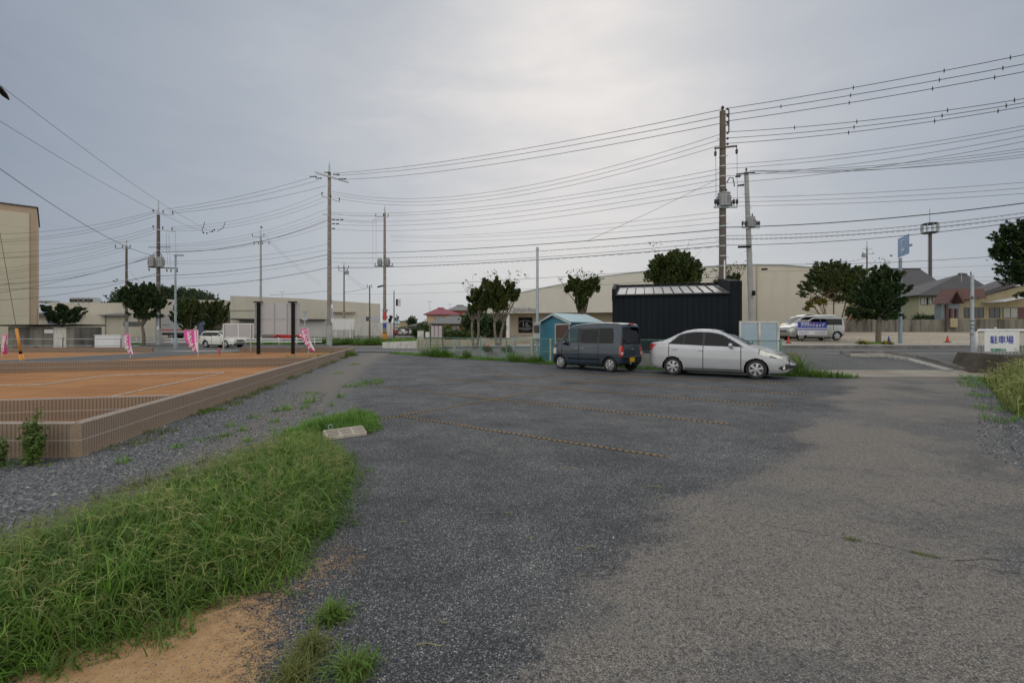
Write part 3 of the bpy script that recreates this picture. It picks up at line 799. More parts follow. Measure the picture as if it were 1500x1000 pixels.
    for sx in sp['seats']:
        for s_ in (-1, 1):
            st = MB(); X0 = L / 2 - sx
            st.box((X0, s_ * Wd * .44, zs - .42), (.5, Wd * .62, .18)); st.box((X0 - .25, s_ * Wd * .44, zs - .12), (.14, Wd * .58, .62), M=Matrix.Rotation(-.2, 3, 'Y'))
            st.box((X0 - .33, s_ * Wd * .44, zs + .27), (.09, Wd * .3, .2)); st.build('seat', M['interior'], root, bevel=.04)
    ds = MB(); X0 = L / 2 - sp['dash']; ds.b2((X0 - .25, -Wd * .84, zs - .3), (X0 + .15, Wd * .84, zs - .01)); ds.build('dashboard', M['interior'], root)
    sw = MB(); sw.tube([(X0 - .42 - .05 * math.cos(a), -Wd * .44 + .17 * math.cos(a), zs + .03 + .15 * math.sin(a)) for a in np.linspace(0, 2 * math.pi, 17)], .014, 6); sw.build('steering_wheel', M['interior'], root)
    mx, mz = sp['mirror']
    for s_ in (-1, 1):
        yy = s_ * (hw(mx) * Wd * .95)
        mm_ = MB(); mm_.lathe([(0, -.055), (.07, -.05), (.1, -.02), (.105, .02), (.09, .05)], 12, axis='X')
        for i, v in enumerate(mm_.v): mm_.v[i] = (L / 2 - mx + v[0] * -1, yy + s_ * .12 + v[1] * 1.05, mz + v[2] * .78)
        mm_.box((L / 2 - mx, yy + s_ * .03, mz - .05), (.04, .1, .04)); mr = mm_.build('mirror', sp.get('mmat', paintm), root, True, 40)
    return root

def plate(root, x, y, z, rz, colm, w=.33, h=.165, txt=None, tm=None, tilt=0):
    m = MB(); m.box((0, 0, 0), (w, .012, h)); o = m.build('number_plate', colm, root, bevel=.004); o.location = (x, y, z); o.rotation_euler = (tilt, 0, rz)
    return o
M['plate_y'] = pm('plate_yellow', (.70, .42, .02), .4, var=.05)
M['plate_w'] = pm('plate_white', (.66, .68, .66), .4, var=.05)

# --- silver sedan
sed = dict(L=4.395, W=1.695, wheels=(.9, 3.50), wr=.305, arch=.05, cab=(1.2, 3.6), seats=(2.0, 2.95), dash=1.45, mirror=(1.62, 1.05), fb=.14, rb=.04,
    top=[(0, .56), (.05, .64), (.25, .765), (.6, .90), (.95, .985), (1.12, 1.02), (1.35, 1.15), (1.7, 1.335), (2.0, 1.455), (2.35, 1.52), (2.7, 1.53), (3.05, 1.49), (3.4, 1.375), (3.72, 1.215), (3.9, 1.135), (4.1, 1.105), (4.28, 1.08), (4.36, 1.02), (4.395, .90)],
    belt=[(0, .52), (.3, .72), (.7, .84), (1.15, .935), (1.6, .955), (2.4, .975), (3.2, 1.005), (3.6, 1.02), (4.1, 1.02), (4.3, .97), (4.395, .86)],
    bot=[(0, .30), (.08, .22), (.4, .18), (1.5, .19), (3.0, .19), (3.95, .22), (4.3, .30), (4.395, .40)],
    hw=[(0, .42), (.03, .54), (.09, .67), (.2, .80), (.4, .915), (.7, .98), (1.1, 1), (3.2, 1), (3.7, .985), (4.05, .94), (4.2, .88), (4.32, .78), (4.395, .62)],
    rw=[(0, .62), (.3, .8), (1.1, .85), (1.5, .79), (2.2, .70), (3.0, .69), (3.4, .70), (3.8, .78), (4.395, .7)],
    doors=['door_front', 'door_rear'], handles={'door_front': (2.58, .83), 'door_rear': (3.42, .86)}, sideglass=['glass_front', 'glass_rear', 'glass_quarter'],
    mats={'glass_front': M['glass_tint'], 'glass_rear': M['glass_tint'], 'glass_quarter': M['glass_tint']}, spokes=6)
GL_ALL = [(1.32, .975), (1.55, 1.10), (1.9, 1.285), (2.2, 1.385), (2.6, 1.42), (3.0, 1.39), (3.25, 1.30), (3.60, 1.04), (3.2, 1.035), (2.4, 1.005)]
def reg_sed(x, y, z, where, seg):
    if where == 'under': return 'under'
    if where in ('front',):
        if .34 < z < .44 and y < .38: return 'grille'
        if .50 < z and y < .3: return 'chrome' if int(z / .025) % 2 else 'grille'
        return 'body'
    if where == 'rear': return 'body'
    if x < 1.1 and z > .58 and where in ('side', 'top'):
        u = x - .06
        lo = .585 + u * .22; hi = .70 + u * .28
        if x < .84 and lo < z < hi and y > .40: return 'head' if (x < .81 and lo + .012 < z < hi - .012 and y > .425) else 'seam'
    if x < .16 and z < .47 and .33 < z and y < .60: return 'grille'
    if x < .14 and z > .50 and y < .46 and z < .66: return 'chrome' if int(z / .022) % 2 else 'grille'
    if x < .30 and .30 < z < .42 and .50 < y: return 'trim' if math.hypot((x - .16) / .12, (z - .36) / .06) < 1 else 'body'
    if x > 4.02 and z > .74 and y > .55 and z < 1.03 and x > 4.40 - (z - .72) * 1.15: return 'tail' if z > .80 else 'body'
    if where == 'side' and z > .93 and y > .3:
        if inpoly(x, z, GL_ALL):
            if x < 1.60 and z > .9: 
                return 'glass_quarter' if x < 1.56 else 'trim'
            if 2.46 < x < 2.53: return 'trim'
            if abs(x - (3.14)) < .012: return 'trim'
            return 'glass_front' if x < 2.5 else 'glass_rear'
        big = [(1.26, .965), (1.53, 1.13), (1.88, 1.32), (2.2, 1.425), (2.6, 1.462), (3.05, 1.43), (3.32, 1.32), (3.68, 1.03), (3.2, 1.018), (2.4, .988)]
        if inpoly(x, z, big): return 'visor' if z > 1.2 + abs(x - 2.4) * -.0 and x > 1.6 else 'trim'
    if where == 'top' and 1.13 < x < 1.98 and y < .60 - (x - 1.1) * .06:
        return 'windscreen'
    if where == 'top' and 3.25 < x < 3.82 and y < .56: return 'rearglass'
    if where == 'side' and z < .20: return 'trim'
    if where == 'side' and z < 1.0 and z > .26 and y > .5:
        rearcut = 3.62 if z > .66 else 3.62 - (.66 - z) * .9
        frontcut = 1.34
        for e in (frontcut, 2.50, rearcut):
            if abs(x - e) < .013: return 'seam'
        if frontcut < x < 2.50: return 'door_front'
        if 2.50 < x < rearcut: return 'door_rear'
    if where == 'side' and .245 < z < .265 and 1.3 < x < 3.1: return 'seam'
    if where in ('side', 'top') and x > 3.9 and abs(z - .70) < .008 and y > .4: return 'seam'
    if where == 'top' and x < 1.12 and y > .62 and abs(z - (.9 + (x - .6) * .22)) < .01: return 'seam'
    return 'body'
_rs = reg_sed
for k_ in ('top', 'belt'): sed[k_] = [(x, .3 + (z - .3) * 1.065) for x, z in sed[k_]]
sed['region'] = lambda x, y, z, w, g: _rs(x, y, .3 + (z - .3) / 1.065 if z > .3 else z, w, g)
sed['handles'] = {'door_front': (2.58, .87), 'door_rear': (3.42, .90)}
# contact points of the near wheels on the lot set place and heading
def from_wheels(front, rear, L, wheels, W):
    A = Vector((front[0], front[1])); B = Vector((rear[0], rear[1])); h = (A - B).normalized()
    mid = (A + B) / 2; off = (wheels[0] + wheels[1]) / 2 - L / 2     # axle midpoint behind centre
    lft = Vector((-h.y, h.x))
    return h, mid, off, lft
h, mid, off, lft = from_wheels(g0(1108, 555.2), g0(985, 549.2), 4.395, (.9, 3.5), 1.695)
c_ = mid + h * off + lft * .80
silver = car('silver_sedan', 'silver four-door sedan parked beside the dark van', None, sed, (c_.x, c_.y, 0), math.atan2(h.y, h.x), M['silver'])
plate(silver, 4.395 / 2 + .045, -.0, .47, R(90), M['plate_w'])
for s_ in (-1, 1):
    f_ = MB(); f_.lathe([(0, .012), (.045, .01), (.055, 0)], 12, axis='X'); o_ = f_.build('fog_light', M['headlight'], silver, True); o_.location = (2.06, s_ * .66, .36); o_.rotation_euler = (0, 0, s_ * .6)
for q0_, q1_ in (((.98, -.30, 1.03), (.75, -.05, 1.10)), ((.99, .25, 1.03), (.80, .45, 1.08))): w_ = MB(); w_.tube([q0_, q1_], .008, 5); w_.build('wiper', M['plastic'], silver)
w_ = MB(); w_.tube([(-.85, -.1, 1.49), (-1.05, -.1, 1.62)], .004, 5); w_.build('antenna', M['plastic'], silver)

# --- slate kei van
kv = dict(L=3.395, W=1.56, wheels=(.52, 2.92), wr=.275, arch=.045, cab=(.5, 3.2), seats=(1.05, 2.1), dash=.62, mirror=(.83, 1.05), fb=.04, rb=.02, ww=.155, cat='van',
    top=[(0, .80), (.03, .90), (.12, .985), (.28, 1.045), (.38, 1.09), (.62, 1.38), (.86, 1.66), (.98, 1.75), (1.2, 1.81), (1.8, 1.86), (2.6, 1.87), (3.1, 1.85), (3.25, 1.82), (3.33, 1.76), (3.37, 1.62), (3.395, 1.30)],
    belt=[(0, .70), (.05, .80), (.25, .95), (.5, 1.02), (1.0, 1.04), (3.2, 1.05), (3.395, 1.05)],
    bot=[(0, .30), (.1, .24), (.5, .22), (2.9, .24), (3.2, .26), (3.395, .34)],
    hw=[(0, .74), (.03, .82), (.1, .90), (.25, .965), (.5, 1), (3.0, 1), (3.25, .985), (3.35, .95), (3.395, .90)],
    rw=[(0, .7), (.4, .84), (.9, .80), (1.5, .80), (3.0, .80), (3.3, .77), (3.395, .74)],
    doors=['door_front', 'door_rear', 'tailgate'], handles={'door_front': (1.36, .86), 'door_rear': (1.66, .86)}, hmat=M['chrome'],
    sideglass=['glass_front', 'glass_rear', 'glass_quarter'], mats={'glass_front': M['glass_clear']}, spokes=6)
def reg_kv(x, y, z, where, seg):
    if where == 'under': return 'under'
    if where == 'front':
        if .62 < z and y > .42: return 'head'
        if .36 < z < .46 and y < .45: return 'grille'
        if .60 < z < .74 and y < .4: return 'chrome' if int(z / .03) % 2 else 'grille'
        return 'body'
    if where == 'rear' or x > 3.34:
        if y < .59 and 1.06 < z < 1.66: return 'rearglass'
        if y < .59 and z > 1.035 and z < 1.065: return 'seam'
        if .585 < y and .60 < z < .985: return 'tail'
        if abs(z - .525) < .016: return 'seam'
        if y > .57 and y < .588 and .53 < z: return 'seam'
        if .585 < y < .75 and 1.0 < z < 1.67: return 'trim' if where == 'rear' or x > 3.355 else 'body'
        if z > .54 and y < .58 and z < 1.05: return 'tailgate'
        return 'body'
    if where == 'top':
        if .36 < x < .93 and y < .585: return 'windscreen'
        return 'body'
    if x < .30 and .62 < z < .86 and y > .42: return 'head'
    if z > 1.0:
        e = .52 + (z - 1.09) * .78
        if 1.09 < z < 1.64 and e < x < 3.06 - max(0, z - 1.4) * .2:
            if x < 1.42: return 'glass_front' if x < 1.36 and x > .60 + (z - 1.09) * .78 else 'trim'
            if x < 1.50: return 'trim'
            if x < 2.36: return 'glass_rear' if (x > 1.54 and z < 1.58) else 'trim'
            if x < 2.42: return 'trim'
            return 'glass_quarter'
        if 1.07 < z < 1.09 and .55 < x < 3.05: return 'trim'
    if .25 < z < 1.7 and y > .4:
        if z < 1.09 and abs(x - .62) < .011 and z > .5: return 'seam'
        if abs(x - 1.485) < .011: return 'seam'
        if abs(x - 2.40) < .011 : return 'seam'
        if .5 < x < 3.0 and .735 < z < .752: return 'trim'
        if abs(z - .46) < .012 and .95 < x < 2.5: return 'seam'
        if z < 1.09 and .62 < x < 1.485: return 'door_front'
        if z < 1.09 and 1.485 < x < 2.40: return 'door_rear'
    return 'body'
kv['region'] = reg_kv
h, mid, off, lft = from_wheels(g0(817.5, 541.2), g0(895, 545.0), 3.395, (.52, 2.92), 1.475)
h = Vector((-.69, .72)).normalized(); mid = Vector(g0(895, 545.0)) + h * 1.22; KH = math.atan2(h.y, h.x)
rr_ = Vector((h.y, -h.x))  # right of the van; the camera sees its left side
c_ = mid + h * off + rr_ * .69
van = car('kei_van', 'dark slate blue boxy van parked by the fence, yellow number plate', None, kv, (c_.x, c_.y, 0), KH, M['slate'])
plate(van, -3.395 / 2 - .035, .02, .46, R(90), M['plate_y'])
b_ = MB(); b_.box((-3.395 / 2 - .03, 0, .585), (.03, 1.2, .02)); b_.build('chrome_strip', M['chrome'], van)
b_ = MB(); b_.box((-3.395 / 2 - .035, .0, .86), (.02, .11, .045)); b_.build('badge', M['chrome'], van, bevel=.008)
b_ = MB(); b_.box((-3.395 / 2 + .03, 0, 1.80), (.10, .26, .035)); b_.build('brake_light', M['taillight'], van, bevel=.01)
for s_ in (-1, 1):
    b_ = MB(); b_.box((-3.395 / 2 - .012, s_ * .655, .71), (.012, .10, .10)); b_.build('reverse_light', M['headlight'], van)
b_ = MB(); b_.tube([(-3.395 / 2 - .03, .0, 1.07), (-3.395 / 2 - .05, -.35, 1.16)], .009, 5); b_.build('wiper', M['plastic'], van)
b_ = MB(); b_.tube([(-3.395 / 2 - .02, .1, .33), (-3.395 / 2 - .02, .14, .30)], .03, 8); b_.build('exhaust', M['galv'], van)
b_ = MB(); b_.box((1.16, .735, .83), (.10, .012, .05)); b_.build('turn_lamp', M['amber'], van)

# --- white SUV on the far street
suv = dict(L=4.63, W=1.785, wheels=(.95, 3.58), wr=.36, arch=.06, cab=(1.3, 4.4), seats=(2.1, 3.1), dash=1.55, mirror=(1.75, 1.18), ww=.21,
    top=[(0, .80), (.05, .92), (.3, 1.02), (1.1, 1.12), (1.35, 1.18), (1.9, 1.50), (2.2, 1.62), (2.7, 1.685), (3.8, 1.67), (4.2, 1.62), (4.38, 1.45), (4.55, 1.12), (4.63, .98)],
    belt=[(0, .74), (.3, .92), (1.2, 1.05), (2.5, 1.08), (4.3, 1.12), (4.63, .95)],
    bot=[(0, .38), (.1, .30), (1, .26), (3.6, .26), (4.4, .34), (4.63, .45)],
    hw=[(0, .74), (.05, .84), (.25, .93), (.6, .985), (1, 1), (4.1, 1), (4.45, .95), (4.63, .84)],
    rw=[(0, .7), (1.2, .86), (2.2, .76), (4.0, .74), (4.63, .7)],
    doors=['door_front', 'door_rear'], handles={'door_front': (2.7, .98), 'door_rear': (3.6, .99)}, sideglass=['glass_front', 'glass_rear'], spokes=6)
def reg_suv(x, y, z, where, seg):
    if where == 'under': return 'under'
    if where == 'front' or x < .10:
        if .60 < z < .78 and y < .42: return 'chrome' if abs(z - .70) < .03 and y > .3 else 'grille'
        if .60 < z < .80 and y > .48: return 'head'
        if .42 < z < .52 and y < .6: return 'grille'
        return 'body'
    if x < .45 and .64 < z < .86 and y > .45 and z < .80 + x * .1: return 'head'
    if where == 'rear': return 'body'
    if x > 4.35 and y > .6 and z > .9 and z < 1.5: return 'tail'
    if where == 'top': return 'windscreen' if 1.36 < x < 2.12 and y < .68 else ('rearglass' if 4.28 < x < 4.53 and y < .6 else 'body')
    if z > 1.1 and 1.16 < z < 1.53 and 1.6 + (z - 1.16) * 1.3 < x < 4.25 - (z - 1.16) * .5:
        if 2.72 < x < 2.80: return 'trim'
        return 'glass_front' if x < 2.76 else 'glass_rear'
    if z < .34: return 'trim'
    for e in (1.5, 2.76, 3.75):
        if abs(x - e) < .02 and z < 1.12 and z > .36: return 'seam'
    if z < 1.12 and 1.5 < x < 2.76: return 'door_front'
    if z < 1.12 and 2.76 < x < 3.75 and not (z < .8 and x > 3.1 and math.hypot(x - 3.58, z - .36) < .5): return 'door_rear'
    return 'body'
suv['region'] = reg_suv
x0, y0, _ = P(322, 500, 47.5)
car('white_suv', 'white SUV driving along the far street behind the small signboard', None, suv, (x0 + .3, y0, G(x0, y0) - .03), R(-20), M['pearl'], .04, 2)
# --- grey box van behind the blue banner
cu = dict(L=3.9, W=1.67, wheels=(.75, 3.28), wr=.30, arch=.05, cab=(.9, 3.7), seats=(1.6, 2.6), dash=1.1, mirror=(1.3, 1.05), ww=.18, cat='van', mats={'windscreen': M['glass_tint']},
    top=[(0, .80), (.05, .92), (.3, 1.02), (.85, 1.10), (1.0, 1.14), (1.45, 1.48), (1.7, 1.58), (2.1, 1.64), (3.4, 1.64), (3.7, 1.60), (3.82, 1.45), (3.9, 1.1)],
    belt=[(0, .70), (.3, .88), (.9, .98), (3.6, 1.0), (3.9, .95)], bot=[(0, .32), (.1, .24), (1, .2), (3.3, .2), (3.9, .35)],
    hw=[(0, .76), (.05, .86), (.2, .94), (.5, 1), (3.5, 1), (3.8, .95), (3.9, .86)], rw=[(0, .7), (.9, .88), (1.7, .84), (3.9, .8)],
    doors=['door_front', 'door_rear'], handles={'door_front': (2.1, .9)}, sideglass=['glass_front', 'glass_rear', 'glass_quarter'], spokes=5)
def reg_cu(x, y, z, where, seg):
    if where == 'under': return 'under'
    if where == 'front' or x < .08: return 'head' if (.6 < z < .78 and y > .45) else ('grille' if .6 < z < .7 else 'body')
    if x < .3 and y > .6 and .62 < z < .8: return 'head'
    if where == 'rear': return 'rearglass' if z > 1.02 and y < .6 else 'body'
    if x > 3.75 and y > .6 and .6 < z < .75: return 'tail'
    if where == 'top': return 'windscreen' if 1.02 < x < 1.62 and y < .66 else 'body'
    if 1.04 < z < 1.48 and 1.15 + (z - 1.04) * 1.05 < x < 3.70:
        if 2.12 < x < 2.2 or 2.98 < x < 3.04: return 'trim'
        return 'glass_front' if x < 2.16 else ('glass_rear' if x < 3 else 'glass_quarter')
    for e in (1.12, 2.16, 3.02):
        if abs(x - e) < .014 and .3 < z < 1.04: return 'seam'
    if z < 1.02 and 1.12 < x < 2.16: return 'door_front'
    if z < 1.02 and 2.16 < x < 3.02 and math.hypot(x - 3.28, z - .3) > .42: return 'door_rear'
    return 'body'
cu['region'] = reg_cu
x0, y0, _ = P(1187, 500, 33.2)
cub = car('grey_box_van', 'silver grey box van parked behind the blue and white banner', None, cu, (x0, y0, G(x0, y0) + .03), R(180) + R(3), M['graypaint'], .035, 2)
# lighter roof with a low roof box
m_ = MB(); m_.add([(-1.5, -.55, 1.655), (.55, -.55, 1.62), (.55, .55, 1.62), (-1.5, .55, 1.655), (-.75, -.5, 1.78), (-1.3, -.5, 1.78), (-1.3, .5, 1.78), (-.75, .5, 1.78)],
    [(0, 1, 4, 5), (3, 2, 7, 6), (4, 5, 6, 7), (1, 2, 7, 4), (0, 5, 6, 3), (0, 1, 2, 3)]); m_.build('roof_box', M['white'], cub, True, 40)
# --- simple minivan profile reused for the far and half-hidden cars
def simple_spec(L=4.0, W=1.69, H=1.55, hood=1.0, kind='hatch'):
    s = H / 1.55; b = .95
    rear = [(L - .5, H * .97), (L - .2, H * .85), (L, .9)] if kind != 'sedan' else [(L - 1.2, H * .93), (L - .55, 1.05), (L - .1, 1.0), (L, .85)]
    sp = dict(L=L, W=W, wheels=(.85, L - .75), wr=.30, arch=.05, cab=(hood, L - .3), seats=(hood + .9,), dash=hood + .25, mirror=(hood + .55, 1.02), ww=.18,
        top=[(0, .62), (.05, .72), (hood * .9, .98), (hood + .15, 1.04), (hood + .8, H * .93), (hood + 1.2, H)] + rear,
        belt=[(0, .56), (.4, .8), (hood + .2, .95), (L - .4, 1.0), (L, .8)], bot=[(0, .32), (.1, .22), (L - .3, .24), (L, .4)],
        hw=[(0, .7), (.05, .8), (.3, .94), (.7, 1), (L - .6, 1), (L - .1, .9), (L, .8)], rw=[(0, .7), (hood, .86), (hood + 1, .76), (L, .7)], sideglass=['glass_side'], spokes=5)
    def rg(x, y, z, where, seg):
        if where == 'under': return 'under'
        if where == 'front' or x < .4: return 'head' if (.58 < z < .74 and y > .45) else ('grille' if where == 'front' and .4 < z < .5 else 'body')
        if where == 'top': return 'windscreen' if hood + .18 < x < hood + .78 and y < .62 else ('rearglass' if kind != 'sedan' and x > L - .42 and x < L - .15 and y < .6 and z > 1.0 else 'body')
        if x > L - .25 and y > .5 and .8 < z < 1.0: return 'tail'
        if where == 'side' and 1.0 < z < H * .92 and hood + .42 + (z - 1) * 1.2 < x < L - .45 - (z - 1) * .6: return 'glass_side' if abs(x - (hood + 1.5)) > .05 else 'trim'
        return 'body'
    sp['region'] = rg; sp['mats'] = {'windscreen': M['glass_tint'], 'rearglass': M['glass_tint']}; return sp
x0, y0, _ = P(1182, 500, 36.4)
car('black_minivan', 'black minivan half hidden behind the grey box van', None, simple_spec(4.4, 1.7, 1.80, .95), (x0 - .2, y0, G(x0, y0) + .03), R(183), M['blackpaint'], .06, 1)
x0, y0, _ = P(1166, 500, 39.8)
car('yellow_hatchback', 'yellow small car farthest back of the three behind the banner', None, simple_spec(3.8, 1.6, 1.70, .9), (x0, y0, G(x0, y0) + .03), R(183), M['yellowpaint'], .06, 1)
x0, y0, _ = P(425, 500, 66)
car('red_car', 'low red car parked behind the big black-framed signboard', None, simple_spec(4.1, 1.65, 1.32, 1.1), (x0, y0, G(x0, y0) + .02), R(0), M['redpaint'], .06, 1)
for px, col, lb, rz, sp_ in ((580, 'redpaint', 'maroon car leftmost in the distant car park', 75, simple_spec(3.9, 1.65, 1.5)), (587, 'pearl', 'white car second from left in the distant car park', 150, simple_spec(4.4, 1.7, 1.45, 1.1, 'sedan')),
                             (596.5, 'navypaint', 'dark blue car between two white cars in the distant car park', 150, simple_spec(4.1, 1.7, 1.6)), (603, 'pearl', 'white car rightmost in the distant car park', 110, simple_spec(4.2, 1.7, 1.55))):
    x0, y0, _ = P(px, 490, 112)
    car('parked_car', lb, 'cars in the distant car park', sp_, (x0, y0, G(x0, y0) + .03), R(rz), M[col], .10, 1)

# --- lorry in the yard on the left
x0, y0, _ = P(235, 490, 70)
tr = thing('box_lorry', 'white box lorry with red stripe and dark blue cab in yard', 'lorry', (x0, y0, G(x0, y0)))
k = MB(); k.b2((0, 0, .95), (5.3, 2.3, 3.6)); k.build('cargo_box', M['grey_panel'], tr, bevel=.03)
k = MB(); k.b2((-.004, -.012, 1.32), (5.3, -.003, 1.46)); k.build('stripe', M['red_plastic'], tr)
k = MB()
for i in range(4): k.b2((.35 + i * .27, -.012, 2.02), (.49 + i * .27, -.003, 2.16))
k.build('lettering', M['frame_dark'], tr)
k = MB(); k.b2((0, .3, .6), (7.1, 2.0, .93)); k.b2((2.6, .0, .55), (4.2, .12, .9)); k.build('chassis', M['plastic'], tr)
k = MB(); k.prism([(5.45, .55), (7.35, .55), (7.35, 1.5), (7.15, 2.65), (6.9, 2.8), (5.45, 2.8)], 0.05, 2.2); cabin = k.build('cab', M['navypaint'], tr, bevel=.04)
k = MB(); k.add([(7.362, .25, 1.6), (7.362, 2.0, 1.6), (7.175, 2.0, 2.6), (7.175, .25, 2.6)], [(0, 1, 2, 3)]); k.build('windscreen', M['glass_dark'], cabin)
k = MB(); k.b2((6.3, .035, 1.65), (7.05, .045, 2.45)); k.build('side_window', pm('cab_glass', (.10, .19, .21), .1), cabin)
k = MB(); k.b2((7.34, .2, .6), (7.42, 2.1, .85)); k.build('bumper', M['white_dirty'], tr)
for wx in (1.5, 6.4):
    for sy in (-.1, 2.15):
        wheel(.46, .25, tr, (wx, .2 if sy < 0 else 2.05, .46), -1 if sy < 0 else 1, 8)
# ------------------------------------------------------------------ buildings
def siding(name, col, period=.9, axis=0, w=.03, dark=.75, vertical=True, dirt=(.4, .37, .31), per2=None):
    m, nt, b = newmat(name); t = NT(nt); o = t.obj(); sp = t.n('ShaderNodeSeparateXYZ'); t.l(o, sp.inputs[0])
    def ln(v, p): 
        f = t.math('FRACT', t.math('DIVIDE', v, p)); return t.math('LESS_THAN', f, w / p)
    k = ln(t.math('ADD', sp.outputs[0], sp.outputs[1]), period) if vertical else ln(sp.outputs[2], period)
    if per2: k = t.math('MAXIMUM', k, ln(sp.outputs[2], per2))
    n1 = t.noise(o, .35, 5); mp = t.n('ShaderNodeMapping'); mp.inputs['Scale'].default_value = (1, 1, .15); t.l(o, mp.inputs[0])
    n2 = t.noise(mp.outputs[0], .9, 6, .65)
    c = t.mix(t.rng(n1, .3, .7), [x * .95 for x in col], [x * 1.04 for x in col])
    c = t.mix(t.rng(n2, .42 if name == 'concrete_block' else .5, .62 if name == 'concrete_block' else .8, 0, .9 if name == 'concrete_block' else .55), c, dirt); c = t.mix(k, c, [x * dark for x in col])
    t.l(c, b.inputs['Base Color']); b.inputs['Roughness'].default_value = .75; b.inputs['Specular IOR Level'].default_value = .15 if max(col) < .05 else .4; return m
M['sid_cream'] = siding('cream_siding', (.50, .475, .40), 1.8)
M['sid_tile'] = siding('cream_panel_wall', (.52, .485, .41), 3.0, per2=.30, w=.02, dark=.9)
M['sid_black'] = siding('black_sheet', (.011, .015, .020), .26, w=.025, dark=.2, dirt=(.018, .024, .030))
M['shutter'] = siding('white_shutter', (.50, .50, .48), .35, w=.03, dark=.8)
M['cmu'] = siding('concrete_block', (.22, .205, .17), .4, w=.02, dark=.6, per2=.2, dirt=(.045, .042, .036))
M['tile_grey'] = siding('grey_roof_tile', (.185, .185, .19), .28, w=.08, dark=.6, dirt=(.12, .12, .115))
M['tile_dark'] = siding('dark_roof_tile', (.085, .08, .085), .30, w=.08, dark=.55, dirt=(.055, .05, .05))
M['tile_red'] = siding('red_roof_sheet', (.26, .055, .08), .45, w=.04, dark=.7, dirt=(.20, .06, .07))
M['tile_maroon'] = siding('maroon_roof_sheet', (.135, .068, .062), .35, w=.04, dark=.7, dirt=(.09, .05, .048))
M['orange_wall'] = pm('orange_brown_wall', (.42, .13, .045), .8, var=.12, scale=1)
M['peach'] = pm('peach_wall', (.55, .38, .23), .8, var=.06)
M['yellow_wall'] = pm('yellow_wall', (.38, .32, .195), .8, var=.06, dirt=(.28, .23, .14))
M['green_wall'] = pm('pale_green_wall', (.36, .36, .26), .8, var=.06, dirt=(.34, .35, .24))
M['roof_metal'] = pm('roof_metal', (.10, .105, .115), .38, .6, var=.15, scale=1.2)
M['curtain'] = pm('curtain_window', (.36, .37, .35), .4, var=.1)

def win(parent, c, w, h, glass=None, fr=None, axis='x', bars=1):
    """window in a wall facing -y: frame standing proud with a pane child"""
    f = MB(); t_ = .06
    f.b2((-w / 2 - t_, -.05, -h / 2 - t_), (w / 2 + t_, .0, -h / 2)); f.b2((-w / 2 - t_, -.05, h / 2), (w / 2 + t_, .0, h / 2 + t_))
    f.b2((-w / 2 - t_, -.05, -h / 2), (-w / 2, .0, h / 2)); f.b2((w / 2, -.05, -h / 2), (w / 2 + t_, .0, h / 2))
    for i in range(bars): x = -w / 2 + w * (i + 1) / (bars + 1); f.b2((x - .025, -.045, -h / 2), (x + .025, 0, h / 2))
    o = f.build('window', fr or M['frame_dark'], parent); o.location = c
    if axis == 'y': o.rotation_euler = (0, 0, R(-90))
    g = MB(); g.b2((-w / 2, -.02, -h / 2), (w / 2, -.008, h / 2)); g.build('pane', glass or M['glass_dark'], o); return o

def gz(x, y): return G(x, y)
# 1 tall beige block at the left edge
x1 = PX(54, 56); b = thing('apartment_building', 'tall beige building with brown edge band at the far left', 'building', (x1, 56, 0), R(44))
H = PZ(305, 56); k = MB(); k.b2((-30, 0, 0), (0, 14, H)); k.build('wall', M['tan'], b)
k = MB(); k.b2((-30, -.10, 0), (-.62, -.003, H - .75)); k.build('render_panel', siding('beige_render', (.52, .48, .37), 400, per2=3.4, w=.05, dark=.8, dirt=(.48, .44, .33)), b)
k = MB(); k.b2((-30.1, -.15, H), (.12, 14.1, H + .14)); k.build('roof', M['tile_dark'], b)
# 2 block hut
x0 = PX(12, 44); w = (108 - 12) / F * 44
b = thing('block_hut', 'low grey block hut with flat black roof and white door', 'hut', (x0, 44, 0)); k = MB()
k.b2((0, 0, 0), (w, 3, 2.05)); k.build('wall', M['cmu'], b)
k = MB(); k.prism([(-.5, 2.10), (w + .15, 2.16), (w + .15, 2.28), (-.5, 2.22)], -.5, 3.3); k.build('roof', M['black'], b)
dx_ = (80.5 - 12) / F * 44; k = MB(); k.b2((dx_, -.04, .06), (dx_ + .98, -.003, 1.9)); d_ = k.build('door', M['white_dirty'], b)
k = MB(); k.b2((dx_ - .09, -.05, .03), (dx_ - .004, -.002, 1.98)); k.b2((dx_ + .984, -.05, .03), (dx_ + 1.07, -.002, 1.98)); k.b2((dx_ - .004, -.05, 1.904), (dx_ + .984, -.002, 1.98)); k.build('door_frame', M['cream'], b)
k = MB(); k.box((dx_ + .86, -.07, 1.0), (.06, .05, .12)); k.build('handle', M['dark_metal'], d_)
k = MB(); k.b2((3.35, -.03, 1.45), (4.15, -.003, 1.80)); k.build('sign_plate', M['white'], b)
for xx in (.45, 2.35): k = MB(); k.b2((xx, -.02, .05), (xx + .45, -.003, .24)); k.build('vent', M['black'], b)
for sg in (-1, 1): k = MB(); k.box((2.55, -.01, 1.88), (.45, .012, .05), M=Matrix.Rotation(sg * .45, 3, 'Y')); k.build('vent_mark', M['frame_dark'], b)
